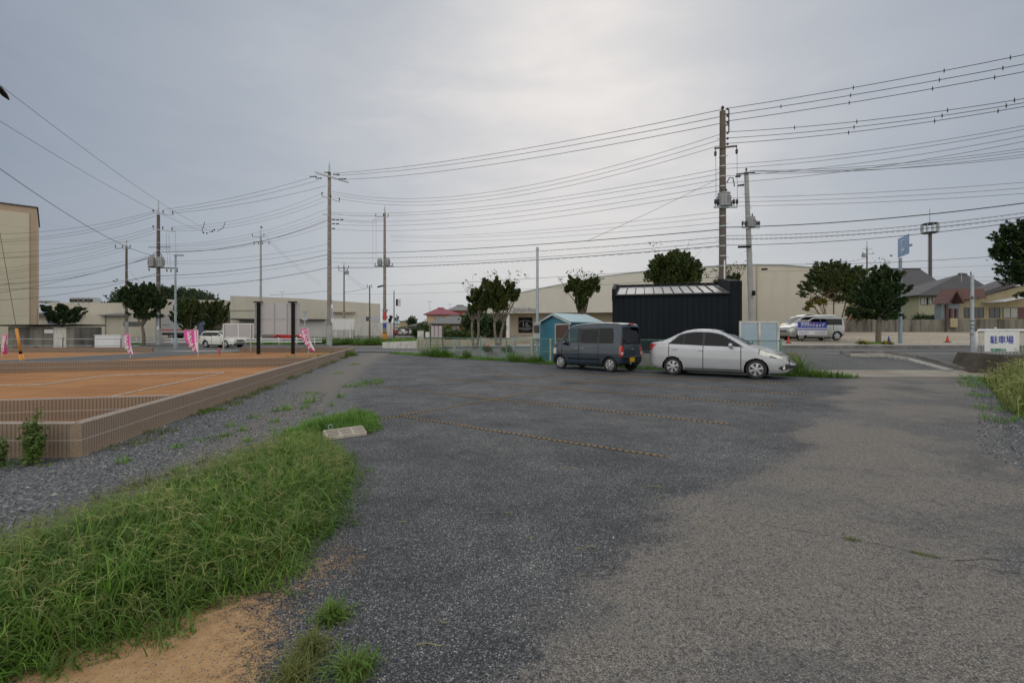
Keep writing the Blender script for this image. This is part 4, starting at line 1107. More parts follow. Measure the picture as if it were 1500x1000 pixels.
# 3 left warehouse
Y = 92
def W2(px, py, Y0=Y): return (px - 750) / F * Y0, EYE + (488 - py) / F * Y0
g_ = G(-60, Y) - .1
b = thing('warehouse', 'long cream warehouse with rooftop air units behind the block hut', 'warehouse', (PX(50, Y), Y, 0)); X0 = PX(50, Y)
k = MB(); xa = PX(50, Y) - X0; xb = PX(232, Y) - X0; k.b2((xa, 0, g_), (xb, 20, PZ(461, Y))); k.build('wall', M['sid_cream'], b)
k = MB(); k.b2((xa, 3, PZ(461, Y)), (xb + 8, 20, PZ(442, Y))); k.build('upper_wall', M['sid_cream'], b)
k = MB(); k.prism_x([(-1.0, PZ(462.5, Y)), (3, PZ(458.5, Y)), (3, PZ(457.6, Y)), (-1.0, PZ(461.6, Y))], PX(150, Y) - X0, PX(190, Y) - X0); k.build('canopy', M['tile_grey'], b)
k = MB(); k.b2((PX(122, Y) - X0, -.25, PZ(494, Y)), (PX(155, Y) - X0, -.01, PZ(459.5, Y))); k.build('bay_wall', M['sid_tile'], b)
k = MB(); k.prism_x([(-1.2, PZ(463, Y)), (0, PZ(459, Y)), (0, PZ(458, Y)), (-1.2, PZ(462, Y))], xa, PX(124, Y) - X0); k.build('awning', M['tile_dark'], b)
win(b, (PX(193, Y) - X0, 0, PZ(474.5, Y)), 3.0, .8, bars=2)
k = MB(); k.b2((PX(70, Y) - X0, -.06, PZ(474, Y)), (PX(83, Y) - X0, -.01, PZ(467, Y))); k.build('blue_notice', M['navy'], b)
for px in (58, 64, 72, 104.5, 111, 118, 126, 133):
    k = MB(); k.b2((PX(px - 2.6, Y + 4) - X0, 4, PZ(442, Y) + .02), (PX(px + 2.6, Y + 4) - X0, 6, PZ(435.5 if px > 100 else 440, Y + 4)))
    for i in range(5): xx = PX(px - 2.3 + i, Y + 4) - X0; k.b2((xx, 3.93, PZ(441, Y) + .1), (xx + .22, 3.99, PZ(437 if px > 100 else 440.8, Y + 4) - .1), 1)
    k.build('air_unit', [M['grey_panel'], M['frame_dark']], b)
# 4 second warehouse: front turned 15 degrees, right end running away from the camera
Y = 92; AN = R(15.4)
b = thing('warehouse', 'wide cream warehouse behind the signboards, roof stepping up on its right', 'warehouse', (PX(557, Y), Y, 0), AN)
def q(px, dy=0):
    X0, Y0 = PX(557, Y) - math.sin(AN) * dy, Y + math.cos(AN) * dy; t_ = (px - 750) / F
    return (t_ * Y0 - X0) / (math.cos(AN) - t_ * math.sin(AN))
def zz(px, py, dy=0): return PZ(py, Y + math.cos(AN) * dy + q(px, dy) * math.sin(AN))
k = MB(); k.prism([(q(205, 2), 0), (q(337, 2), 0), (q(337, 2), zz(337, 440, 2)), (q(245, 2), zz(245, 438.5, 2)), (q(205, 2), zz(205, 452, 2))], 2, 16); k.build('left_wall', M['sid_cream'], b)
k = MB(); k.prism([(q(337.2), 0), (0, 0), (0, zz(557, 445)), (q(440), zz(440, 437)), (q(337.2), zz(337.2, 433))], 0, 15); k.build('wall', M['sid_cream'], b)
k = MB(); k.prism([(q(337.2), zz(337, 454)), (q(402), zz(402, 453)), (q(402), zz(402, 454)), (q(337.2), zz(337, 455))], -.12, -.01); k.build('ledge', M['warm_wall'], b)
k = MB(); k.b2((q(318), .6, zz(327, 478)), (q(336.9), 1.99, zz(327, 455))); k.build('dock_recess', M['frame_dark'], b)
k = MB(); k.b2((q(440), -4, 0), (q(481), -.01, zz(460, 470))); k.build('shed_wall', M['shutter'], b)
k = MB(); k.b2((q(350), -5, zz(410, 469.6)), (q(480), -.02, zz(410, 468))); k.build('canopy', M['dark_metal'], b)
k = MB(); k.b2((q(487), -.8, zz(503, 458)), (q(520), -.02, zz(503, 456))); k.build('canopy', M['warm_wall'], b)
k = MB(); k.b2((q(521), -3.2, 0), (q(543), -.02, zz(532, 472.5))); k.build('shed_wall', M['shutter'], b)
for px in (524, 528.5, 536, 540): k = MB(); k.b2((q(px - 1), -3.25, zz(px, 480.5 if px < 530 else 477)), (q(px + 1), -3.21, zz(px, 478.5 if px < 530 else 475))); k.build('vent', M['frame_dark'], b)
k = MB(); k.b2((q(528), -.05, zz(531, 471)), (q(534), -.01, zz(531, 463))); k.build('panel', M['grey_panel'], b)
k = MB(); k.b2((q(543), -.05, zz(549, 471)), (q(556), -.01, zz(549, 463))); k.build('panel', M['grey_panel'], b)
win(b, (q(538.5), 0, zz(538.5, 467)), .5, .7)
def q(px): return PX(px, Y) - X0
# white slatted fence and footing in front of its right end
b = thing('white_fence', 'white slatted metal fence on a concrete footing right of the main pole', 'fence', (PX(520, 78), 78, .5))
k = MB(); k.b2((PX(520, 78) - PX(520, 78), 0, -.2), (PX(578, 78) - PX(520, 78), .2, .55)); k.build('footing', M['concrete'], b)
k = MB(); L_ = PX(576, 78) - PX(520, 78)
for i in range(int(L_ / .2)): k.b2((i * .2, .05, .56), (i * .2 + .17, .09, 2.7))
k.build('slats', M['white_dirty'], b)
b = thing('white_fence', 'white slatted fence behind the pink flag near the main pole', 'fence', (PX(486, 76), 76, .5)); k = MB(); L_ = PX(519, 76) - PX(486, 76)
for i in range(int(L_ / .25)): k.b2((i * .25, .05, .1), (i * .25 + .08, .09, 1.7))
k.b2((0, .1, 1.55), (L_, .13, 1.62)); k.b2((0, .1, .2), (L_, .13, .27)); k.build('slats', M['white'], b)
b = thing('billboard', 'blank white billboard on two white posts right of the main pole', 'billboard', (PX(503, 72), 72, PZ(497, 72)))
k = MB(); k.b2((-1.65, 0, 1.45), (1.65, .1, 3.1)); k.build('board', M['white'], b)
for sx in (-1.25, 1.0): k = MB(); k.b2((sx - .1, .102, -.3), (sx + .1, .25, 1.6)); k.build('post', M['white'], b)
# 5 store
Y = 62; b = thing('store', 'wide cream store with curved roof parapet behind the cars', 'store', (PX(707, Y), Y, 0)); X0 = PX(707, Y)
prof = [(707, 459), (1066, 456), (1066, 389.5), (1030, 390.5), (1000, 392.5), (947, 398), (880, 405.5), (822, 417), (767, 428), (707, 447)]
k = MB(); k.prism([(q(a), PZ(c, Y)) for a, c in prof], 0, 18); k.build('fascia', M['cream_store'], b)
k = MB(); k.prism([(q(a), PZ(c, Y)) for a, c in ((707, 446.6), (767, 427.6), (822, 416.6), (880, 405.1), (947, 397.6), (1000, 392.1), (1066, 389.1), (1066, 388.2), (1000, 391.2), (947, 396.7), (880, 404.2), (822, 415.7), (767, 426.7), (707, 445.7))], -.06, 18.1); k.build('roof_edge', M['galv'], b)
k = MB(); k.b2((q(746), 2.5, .8), (q(1066), 17, PZ(457.6, Y))); k.build('wall', M['warm_wall'], b)
k = MB(); k.b2((q(707), 6, .8), (q(745.8), 17, PZ(459.4, Y))); k.build('entrance_wall', pm('maroon_wall', (.07, .015, .015), .5), b)
k = MB(); k.lathe([(.24, .85), (.24, PZ(459.1, Y))], 16, (q(744), .5, 0)); k.build('column', M['white'], b)
k = MB(); k.b2((q(748), 2.3, .9), (q(800), 2.49, 1.15)); k.build('plinth', M['concrete'], b)
k = MB(); k.b2((q(760), 2.38, PZ(487, Y)), (q(781), 2.46, PZ(464, Y))); bd = k.build('window_board', M['black'], b)
def st(s, px, py, size, mat, dy=2.36, bold=.0, par=None, sx=1): text(s, size, mat, par or bd, (q(px), dy, PZ(py, Y)), bold=bold, sx=sx)
st('16', 770, 475, .95, M['grey_letter']); st('th', 776.5, 477.5, .35, M['grey_letter']); st('ANNIVERSARY', 770.5, 480.8, .27, M['grey_letter'], bold=.004)
k = MB()
for i in range(9): a_ = (i - 4) * .19; k.box((q(770.5) + a_ * 1.05, 2.365, PZ(468.6, Y) - abs(a_) ** 2 * .35), (.11, .006, .10), M=Matrix.Rotation(a_ * .5, 3, 'Y'))
for i in range(10): k.box((q(770.5) - .5 + i * .11, 2.365, PZ(483.3, Y)), (.075, .006, .07))
k.build('small_lettering', M['grey_letter'], bd)
text('Style Shop', .62, M['grey_letter'], b, (q(772), -.08, PZ(453.2, Y)), bold=.03, depth=.04, name='shop_lettering')
for px, rr in ((751, .30), (755, .22)):
    k = MB(); k.tube([(q(px) + rr * math.cos(a), -.06, PZ(453 if px == 751 else 455, Y) + rr * math.sin(a)) for a in np.linspace(0, 6.283, 20)], .05, 6); k.build('ring_emblem', M['grey_letter'], b)
# 6 right warehouse
Y = 70; b = thing('warehouse', 'large cream panel-walled warehouse behind the grey box van and trees', 'warehouse', (PX(1060, Y), Y, 0)); X0 = PX(1060, Y)
k = MB(); k.prism([(q(1060), 1), (q(1243), 1), (q(1243), PZ(396.5, Y)), (q(1150), PZ(388.8, Y)), (q(1060), PZ(388, Y))], 0, 25); k.build('wall', M['sid_tile'], b)
k = MB(); k.prism([(q(1060), PZ(387.9, Y)), (q(1150), PZ(388.7, Y)), (q(1243.5), PZ(396.4, Y)), (q(1243.5), PZ(395.4, Y)), (q(1150), PZ(387.7, Y)), (q(1060), PZ(386.9, Y))], -.15, 25.2); k.build('roof_edge', M['galv'], b)
k = MB(); k.tube([(q(1108.5), -.1, 2), (q(1108.5), -.1, PZ(390, Y))], .09, 8); k.build('downpipe', M['warm_wall'], b)
# low wall in front of it
b = thing('retaining_wall', 'short pale concrete wall under the shrubs beside the grey box van', 'wall', (PX(1205, 56), 56, 1.4)); k = MB(); k.b2((0, 0, 0), (PX(1243, 56) - PX(1205, 56), .3, PZ(466, 56) - 1.4)); k.build('wall_face', M['concrete'], b)

# 7 dark shed
A = Vector((PX(897, 22.9), 22.9)); B = Vector((PX(1086, 21.4), 21.4)); L_ = (B - A).length
b = thing('dark_shed', 'long black metal-clad shed with shallow shiny roof behind the parked cars', 'shed', (A.x, A.y, 0), math.atan2(B.y - A.y, B.x - A.x))
k = MB(); k.prism_x([(0, .56), (3.6, .56), (3.6, 3.85), (0, 3.22)], 0, L_); k.build('wall', M['sid_black'], b)
k = MB(); k.b2((-.02, -.04, -.1), (L_ + .02, 3.6, .555)); k.build('foundation', M['cmu'], b)
k = MB(); k.prism_x([(-.08, 3.24), (3.55, 3.92), (3.55, 3.98), (-.08, 3.30)], .16, L_ - .5); rf = k.build('roof', M['roof_metal'], b)
k = MB()
for i in range(12): xx = .18 + i * (L_ - .8) / 11.3; k.prism_x([(-.07, 3.31), (3.5, 3.985), (3.5, 4.025), (-.07, 3.35)], xx, xx + .035)
k.build('roof_seams', M['black'], rf)
k = MB(); k.b2((.14, 3.55, 3.4), (L_ - .5, 3.7, 4.1)); k.build('parapet', M['sid_black'], b)
k = MB(); k.prism_x([(-.05, 3.0), (3.7, 3.0), (3.7, 4.12), (1.6, 3.95), (-.05, 3.56)], -.02, .14); k.build('parapet', M['sid_black'], b)
k = MB(); k.prism_x([(-.05, .5), (3.7, .5), (3.7, 4.3), (-.05, 3.80)], L_ - .48, L_ + .02); k.build('parapet', M['sid_black'], b)
k = MB(); k.b2((.1, -.09, 3.2), (L_ - .5, -.081, 3.26)); k.build('eaves_trim', M['black'], b)
# 8 teal shed
a0 = R(-50); ox, oy = PX(791, 24.6), 24.6
b = thing('teal_shed', 'small teal wooden shed with pale blue gable roof and brown door', 'shed', (ox, oy, 0), a0)
gw, gl = 2.1, 2.2
k = MB(); k.prism([(0, -.05), (gw, -.05), (gw, 1.98), (gw / 2, 2.36), (0, 1.98)], 0, gl); k.build('wall', M['teal'], b)
for sg in (0, 1):
    k = MB(); zz = 2.00; s_ = 1 if sg else -1; cx = gw / 2
    p = [(cx, 2.40), (cx + s_ * (gw / 2 + .17), 1.95), (cx + s_ * (gw / 2 + .17), 2.0), (cx, 2.45)]
    k.prism(p, -.16, gl + .2); k.build('roof', M['teal_roof'], b)
    k = MB(); p = [(cx, 2.34), (cx + s_ * (gw / 2 + .18), 1.87), (cx + s_ * (gw / 2 + .18), 1.945), (cx, 2.398)]; k.prism(p, -.17, -.13); k.build('barge_board', M['white_dirty'], b)
k = MB(); k.b2((gw * .56, -.03, .1), (gw * .97, -.004, 1.86)); d_ = k.build('door', M['brown_door'], b)
k = MB(); k.b2((gw * .53, -.04, .1), (gw * .555, -.002, 1.92)); k.b2((gw * .975, -.04, .1), (gw * .998, -.002, 1.92)); k.b2((gw * .556, -.04, 1.864), (gw * .974, -.002, 1.92)); k.build('door_frame', M['white_dirty'], b)
k = MB(); k.box((gw * .61, -.06, 1.0), (.04, .05, .1)); k.build('handle', M['galv'], d_)
# 9 white framed boards beside the shed
b = thing('framed_panel', 'white-framed board with two pale blue panels beside the dark shed', 'board', (PX(1083, 20.2), 20.2, .55), R(-3))
wt_ = (1140 - 1083) / F * 20.2; ht = (504 - 457) / F * 20.2
for x_ in (0, wt_ / 2 - .05, wt_ - .1): k = MB(); k.b2((x_, -.04, -.45 if x_ > wt_ / 2 else .1), (x_ + (.1 if x_ else .07), .04, ht + .06)); k.build('post', M['white_dirty'], b)
for z_ in (.12, ht - .02): k = MB(); k.b2((.075, -.035, z_), (wt_ / 2 - .055, .035, z_ + .07)); k.b2((wt_ / 2 + .055, -.035, z_), (wt_ - .105, .035, z_ + .07)); k.build('rail', M['white_dirty'], b)
pb = pm('pale_blue_sheet', (.33, .43, .50), .4, var=.08, scale=2)
for x_ in (.075, wt_ / 2 + .055): k = MB(); k.b2((x_, -.01, .195), (x_ + wt_ / 2 - .16, .01, ht - .025)); k.build('panel', pb, b)
# 10 houses in the middle distance
def house(name, lab, px0, px1, Y, base, eave, ridge, wallm, roofm, dep=7, hip=.5, oh=.6, wins=(), rx=None, rpx=None):
    X0_ = PX(px0, Y); w_ = PX(px1, Y) - X0_; g0_ = PZ(base, Y); ze = PZ(eave, Y - oh); zr = PZ(ridge, Y + dep / 2)
    b = thing(name, lab, 'house', (X0_, Y, g0_)); k = MB(); k.b2((0, 0, -.3), (w_, dep, ze - g0_)); k.build('wall', wallm, b)
    e = ze - g0_; r_ = zr - g0_; m_ = hip * w_ / 2; k = MB(); c = [(-oh, -oh), (w_ + oh, -oh), (w_ + oh, dep + oh), (-oh, dep + oh)]
    ra = (m_, dep / 2) if rx is None else (rx[0] * w_, dep / 2); rb = (w_ - m_, dep / 2) if rx is None else (rx[1] * w_, dep / 2)
    if rpx: ra, rb = [(PX(v_, Y + dep / 2) - X0_, dep / 2) for v_ in rpx]
    vs = [(x, y, e) for x, y in c] + [(ra[0], ra[1], r_), (rb[0], rb[1], r_)] + [(x, y, e + .12) for x, y in c]
    k.add(vs, [(6, 7, 5, 4), (8, 9, 4, 5), (7, 8, 5), (9, 6, 4), (0, 1, 7, 6), (1, 2, 8, 7), (2, 3, 9, 8), (3, 0, 6, 9), (0, 3, 2, 1)])
    rf = k.build('roof', roofm, b)
    k = MB(); k.tube([(ra[0], ra[1], r_ + .05), (rb[0], rb[1], r_ + .05)], .13, 6); k.build('ridge', roofm, rf)
    for (px, py, ww, hh) in wins: win(b, (PX(px, Y) - X0_, -.003, PZ(py, Y) - g0_), ww, hh, M['curtain'])
    return b
hb = house('house', 'peach two-storey house with red hipped roof in the middle distance', 625, 672, 98, 492, 461, 451.5, M['peach'], M['tile_red'], 8, rpx=(641, 650), wins=((643, 465, 1.7, .7), (636, 480, 1.5, 1)))
house('house', 'orange-brown house with grey tiled roof behind the red-roofed one', 658, 700, 104, 492, 455, 447.5, M['orange_wall'], M['tile_grey'], 8, rpx=(669, 679), wins=((681, 462, 1.2, 1),))
house('house', 'low orange-walled house with broad grey tiled roof and white ridge ends', 633, 678, 84, 492, 474.5, 462.5, M['orange_wall'], M['tile_grey'], 7, oh=1.1, rpx=(660, 672), wins=((668, 482, 1.3, 1.4),))
house('house', 'low dark-roofed house left of the red-roofed house', 597, 622, 112, 492, 478.5, 471.5, M['yellow_wall'], M['tile_dark'], 7, rx=(.7, .95))
house('house', 'small yellow house with pale blue-grey roof far down the road', 586, 598, 150, 492, 471, 469, M['yellow_wall'], M['tile_grey'], 8, oh=.3)
house('house', 'tiny pale house with bluish roof far down the road, beside the pole', 575, 585, 160, 492, 474, 470, M['cream'], M['teal_roof'], 8, oh=.3)
# 11 houses on the right
b = house('house', 'big dark tile-roofed temple-like house behind the right-hand tree', 1285, 1368, 82, 488, 424, 394, M['peach'], M['tile_dark'], 14, oh=1.4, rpx=(1290, 1348), wins=((1330, 435, 2, 1), (1334, 462, 2.2, 1.3)))
k = MB(); k.b2((4.5, -1.2, 3.4), (PX(1344, 82) - PX(1285, 82), -.01, 4.7)); k.build('balcony', M['peach'], b)
house('house', 'pale green two-storey house with dark hipped roof on the right', 1346, 1446, 70, 487, 433, 402, M['green_wall'], M['tile_dark'], 9, oh=1.0, rpx=(1404, 1416), wins=((1354, 441, 1.0, 1.0), (1361, 441, .7, .9), (1370, 437, .7, .8)))
b = thing('gabled_porch_house', 'grey house with maroon sheet roof and steep dark gable on the right', 'house', (PX(1374, 54), 54, 1.55)); Y = 54; X0 = PX(1374, 54)
def z_(py): return PZ(py, Y) - 1.55
k = MB(); k.b2((q(1379), 0, -.2), (q(1407), .9, z_(438))); k.build('wall', pm('bluegrey_sheet', (.20, .24, .26), .6), b)
k = MB(); k.prism([(q(1371), z_(445)), (q(1386), z_(424)), (q(1399), z_(445)), (q(1396), z_(445)), (q(1386), z_(428)), (q(1375), z_(445))], -1.3, .6); k.build('gable', M['tile_maroon'], b)
k = MB(); k.prism([(q(1379), z_(440)), (q(1386), z_(429)), (q(1394), z_(440))], -.6, .2); k.build('gable_wall', pm('dark_boards', (.06, .06, .065), .8), b)
k = MB(); vs = [(q(1386), -1.0, z_(424)), (q(1428), -1.0, z_(424)), (q(1428), 4, z_(418)), (q(1386), 4, z_(418)), (q(1397), -1.3, z_(439)), (q(1428), -1.3, z_(437))]
k.add(vs, [(0, 1, 5, 4), (0, 1, 2, 3)]); k.add([(v[0], v[1], v[2] - .1) for v in vs], [(4, 5, 1, 0)]); k.build('roof', M['tile_maroon'], b)
for px in (1384, 1390, 1398): k = MB(); k.b2((q(px), -.2, -.2), (q(px) + .25, -.02, z_(446 + (px % 4) * 3))); k.build('upright_board', M['tile_maroon'], b)
b = thing('yellow_house', 'long low yellow house with sloping white canopy at the right edge', 'house', (PX(1406, 57), 57, 1.55)); Y = 57; X0 = PX(1406, 57)
k = MB(); k.prism([(0, -.2), (q(1530), -.2), (q(1530), z_(418)), (q(1500), z_(418)), (q(1436), z_(435)), (0, z_(443))], 0, 2.4); k.build('wall', M['yellow_wall'], b)
k = MB(); k.prism([(q(1396), z_(441)), (q(1436), z_(432)), (q(1500), z_(412)), (q(1535), z_(402)), (q(1535), z_(397)), (q(1490), z_(412 - 4)), (q(1430), z_(428)), (q(1396), z_(438))], -1.0, 2.5); k.build('roof', M['tile_dark'], b)
k = MB(); k.prism([(q(1438), z_(444)), (q(1500), z_(432.5)), (q(1500), z_(431.5)), (q(1438), z_(443))], -2.6, -.01); k.build('canopy', M['white'], b)
for px, w_ in ((1419, 1.0), (1434, 1.0), (1457, 1.15), (1480, 1.7)): win(b, (q(px), -.003, z_(458)), w_, 1.15, M['curtain'] if px > 1470 else M['glass_dark'])
k = MB(); k.b2((q(1491), -.05, -.1), (q(1510), -.01, z_(450))); k.build('door', M['tile_maroon'], b)
# block walls far right
b = thing('block_wall', 'stained grey concrete block wall along the gravel lot on the right', 'wall', (PX(1242, 55), 55, 1.5), math.atan2(-4.5, PX(1560, 50.5) - PX(1242, 55)))
L_ = math.hypot(4.5, PX(1560, 50.5) - PX(1242, 55)); k = MB(); k.b2((0, 0, -.2), (L_, .18, 1.48)); k.build('blockwork', M['cmu'], b)
k = MB()
for i in range(int(L_ / 2.4)): k.b2((i * 2.4, -.10, -.2), (i * 2.4 + .3, -.005, 1.52))
k.build('pier', M['cmu'], b)
k = MB(); k.b2((PX(1416, 51) - PX(1242, 55), -.3, .6), (PX(1425, 51) - PX(1242, 55), -.12, 1.6)); k.build('meter_box', M['yellow_wall'], b)
# wooded hill far left
def hill():
    n = 40; vs = []; fs = []
    for i in range(n + 1):
        for j in range(13):
            u = i / n; v_ = j / 12; y = 300 + v_ * 60; x = (PX(150, 300) + u * (PX(332, 300) - PX(150, 300))) * y / 300
            prof = math.sin(math.pi * min(1, u * 1.02)) ** .7 * (1.0 + .12 * math.sin(u * 9))
            vs.append((x, y, max(0, prof) * 34 * math.sin(math.pi * min(.5, v_ * .9 + .04)) + .5))
    for i in range(n):
        for j in range(12): fs.append((i * 13 + j, (i + 1) * 13 + j, (i + 1) * 13 + j + 1, i * 13 + j + 1))
    me = bpy.data.meshes.new('hill'); me.from_pydata(vs, [], fs); tag(mesh_obj('hill', me, pm('hill_ground', (.03, .05, .02), .9, var=.4, scale=.2)), kind='structure')
    return np.array(vs)
HV = hill()

# ------------------------------------------------------------------ ditch wall and fence
k = MB(); pts = [(-8.6, fence_y(-8.6) + 1.95)] + [(x, fence_y(x) + 1.95) for x in np.linspace(-7, 9.4, 16)]
ditch = thing('ditch_wall', 'low grey concrete retaining wall holding up the street behind the mesh fence', 'wall')
for a, c in zip(pts, pts[1:]):
    A = Vector(a); B = Vector(c); d = (B - A).normalized(); nn = Vector((-d.y, d.x)) * .28; q0 = A - d * .0; q1 = B
    vs = [(q0.x, q0.y, -.1), (q1.x, q1.y, -.1), ((q1 + nn).x, (q1 + nn).y, -.1), ((q0 + nn).x, (q0 + nn).y, -.1)]
    t0 = G(A.x, A.y + .6) + .05; t1 = G(B.x, B.y + .6) + .05
    vs += [(vs[0][0], vs[0][1], t0), (vs[1][0], vs[1][1], t1), (vs[2][0], vs[2][1], t1), (vs[3][0], vs[3][1], t0)]
    k.add(vs, [(0, 1, 5, 4), (1, 2, 6, 5), (2, 3, 7, 6), (3, 0, 4, 7), (4, 5, 6, 7)])
k.build('wall_face', M['concrete'], ditch)
def mesh_mat():
    m, nt, b = newmat('chain_link'); t = NT(nt); o = t.attr('u'); o2 = t.attr('v')
    def f(v): 
        g = t.math('FRACT', v); return t.math('LESS_THAN', t.math('MINIMUM', g, t.math('SUBTRACT', 1, g)), .045)
    k_ = t.math('MAXIMUM', f(t.math('ADD', o, o2)), f(t.math('SUBTRACT', o, o2)))
    b.inputs['Base Color'].default_value = (.13, .25, .22, 1); b.inputs['Roughness'].default_value = .6
    tr = t.n('ShaderNodeBsdfTransparent'); mx = t.n('ShaderNodeMixShader'); t.l(k_, mx.inputs[0]); t.l(tr.outputs[0], mx.inputs[1]); t.l(b.outputs[0], mx.inputs[2])
    t.l(mx.outputs[0], nt.nodes['Material Output'].inputs[0]); return m
M['mesh'] = mesh_mat()
fn = thing('mesh_fence', 'green chain-link fence along the back of the parking bays', 'fence')
fp = [g0(x, y) for x, y in ((613, 520), (641, 521.5), (671.7, 523.8), (704, 526), (742, 528.6))] 
fpts = [(x, fence_y(x)) for x in (-6.2, -4.7, -3.15, -1.75, -.3, 1.0, 1.85)] + [(x, fence_y(x)) for x in (3.2, 4.6, 6.0, 7.4, 8.8, 9.55)]
mv = []; mf = []; us = []; vs_ = []; s_ = 0
for i, (x, y) in enumerate(fpts):
    k = MB(); k.tube([(x, y, -.1), (x, y, 1.2)], .03 if i not in (5, 6) else .045, 8); pst = k.build('post', M['green_mesh'] if i not in (5, 6) else pm('lichen_post%d' % i, (.34, .38, .26), .8, var=.3, scale=12), fn)
    if i: s_ += math.hypot(x - fpts[i - 1][0], y - fpts[i - 1][1])
    for z in (.05, 1.17): mv.append((x, y, z)); us.append(s_ / .11); vs_.append(z / .11)
    if i: mf.append((2 * i - 2, 2 * i, 2 * i + 1, 2 * i - 1))
me = bpy.data.meshes.new('mesh_panel'); me.from_pydata(mv, [], mf)
for n, a in (('u', us), ('v', vs_)): at = me.attributes.new(n, 'FLOAT', 'POINT'); at.data.foreach_set('value', a)
mesh_obj('mesh_panel', me, M['mesh'], fn)
for z in (1.18, .72):
    k = MB(); k.tube([(x, y, z) for x, y in fpts], .019 if z > 1 else .011, 6); k.build('rail', M['green_mesh'], fn)
k = MB(); a = fpts[5]; c = fpts[6]; k.tube([(a[0], a[1], .55), (c[0], c[1], .55)], .022, 6); k.tube([(a[0], a[1], .5), (c[0], c[1], .02)], .018, 6); k.build('brace', M['green_mesh'], fn)
# guard posts of the street edge
gr = thing('pipe_guardrail', 'street-edge guardrail of pale concrete posts and thin pipes behind the mesh fence', 'guardrail')
gpx = [(618, 33.0), (661, 29.6), (706, 28.2), (753, 26.6), (780, 25.9)]; gpts = []
for px, Y in gpx:
    x = PX(px, Y); Y = fence_y(x) + 2.35; z0 = G(x, Y); k = MB(); k.lathe([(.10, -.1), (.10, .66), (.07, .74), (0, .76)], 10); o_ = k.build('post', M['pole_grey'], gr, True, 40); o_.location = (x, Y, z0); gpts.append((x, Y, z0))
for h_ in (.36, .62): k = MB(); k.tube([(a, c, d + h_) for a, c, d in gpts], .022, 6); k.build('pipe', M['galv'], gr)
# low walls on the far side of the street
def far_wall(px0, px1, Y0, Y1, top0, top1, mat, lab, nm='low_wall', th=.2):
    a = P(px0, top0, Y0); c = P(px1, top1, Y1); k = MB(); g0_, g1_ = G(a[0], a[1]) - .1, G(c[0], c[1]) - .1
    vs = [(a[0], a[1], g0_), (c[0], c[1], g1_), (c[0], c[1] + th, g1_), (a[0], a[1] + th, g0_), a, c, (c[0], c[1] + th, c[2]), (a[0], a[1] + th, a[2])]
    k.add(vs, [(0, 1, 5, 4), (1, 2, 6, 5), (2, 3, 7, 6), (3, 0, 4, 7), (4, 5, 6, 7)]); return tag(k.build(nm, mat), lab, 'wall')
far_wall(560, 612, 46, 45, 501, 499, M['white_dirty'], 'flaking white low wall at the road corner left of the notice board')
far_wall(610, 780, 45, 38.5, 497, 497.5, M['beige_face'], 'long low beige wall across the street behind the mesh fence')
far_wall(780, 900, 38.4, 37.0, 497.5, 497, M['concrete'], 'low grey wall across the street behind the teal shed')
far_wall(455, 520, 60, 60, 499.5, 500, M['beige_face'], 'low sandy wall behind the weeds by the main pole')
far_wall(382, 406, 58, 58, 496.5, 496.5, M['concrete'], 'short grey concrete block wall behind the black-framed signboard', th=1.5)
b = thing('post_box', 'small white cabinet standing on the low wall by the notice board', 'cabinet', P(616, 498.5, 44.9)); k = MB(); k.box((0, .1, .45), (.55, .4, .9)); k.build('body', M['white_dirty'], b, bevel=.03); k = MB(); k.box((0, .1, .93), (.62, .46, .05)); k.build('lid', M['concrete'], b)
b = thing('wall_sign', 'small white sign panel left of the notice board', 'sign', P(626, 490, 44)); k = MB(); k.box((0, 0, 0), (.36, .03, .48)); k.build('panel', M['white'], b); k = MB(); k.box((0, .03, -.4), (.04, .03, 1.3)); k.build('post', M['galv'], b)
b = thing('notice_board', 'tall brown-framed notice board with three pinkish panels behind the fence', 'notice board', (PX(639.5, 41), 41, G(PX(639.5, 41), 41)))
hw_ = 9.0 / F * 41; z1 = PZ(475, 41) - G(PX(639.5, 41), 41)
fb = pm('brown_frame', (.085, .075, .07), .6)
for sx in (-1, 1): k = MB(); k.b2((sx * hw_ - .05, -.05, -.2), (sx * hw_ + .05, .05, z1)); k.build('post', fb, b)
for i in range(3): k = MB(); x0 = -hw_ + .07 + i * (2 * hw_ - .1) / 3; k.b2((x0, -.02, .95), (x0 + .27, .02, z1 - .12)); k.build('panel', pm('pinkish_panel%d' % i, (.47, .42, .43), .6), b)
for i in (1, 2): k = MB(); x0 = -hw_ + .035 + i * (2 * hw_ - .1) / 3; k.b2((x0 - .015, -.03, .9), (x0 + .025, .03, z1 - .05)); k.build('mullion', fb, b)

# ------------------------------------------------------------------ signs, flags and small things
# big signboard seen from its back, black posts
b = thing('signboard', 'large grey signboard seen from behind on two black posts', 'signboard', (PX(404.5, 32.7), 32.7, 0)); pxm = 32.7 / F
for sx in (378.8, 429.3):
    k = MB(); x = (sx - 404.5) * pxm; k.b2((x - .09, -.10, -.1), (x + .09, .08, PZ(443.5, 32.7))); p_ = k.build('post', M['black'], b)
    k = MB(); k.b2((x - .30, -.12, PZ(443.2, 32.7)), (x + .28, .10, PZ(441.6, 32.7))); k.build('post_cap', M['black'], p_)
k = MB(); k.b2((-1.5, .09, PZ(490, 32.7)), (1.55, .15, PZ(443.8, 32.7))); k.build('panel', M['grey_panel'], b)
k = MB()
for sx in (372.6, 401, 419.5, 437.5): x = (sx - 404.5) * pxm; k.b2((x - .02, .05, PZ(490, 32.7)), (x + .02, .088, PZ(444, 32.7)))
k.b2((-1.48, .055, PZ(467.3, 32.7)), (1.53, .0885, PZ(466.3, 32.7))); k.build('stiffener', M['galv'], b)
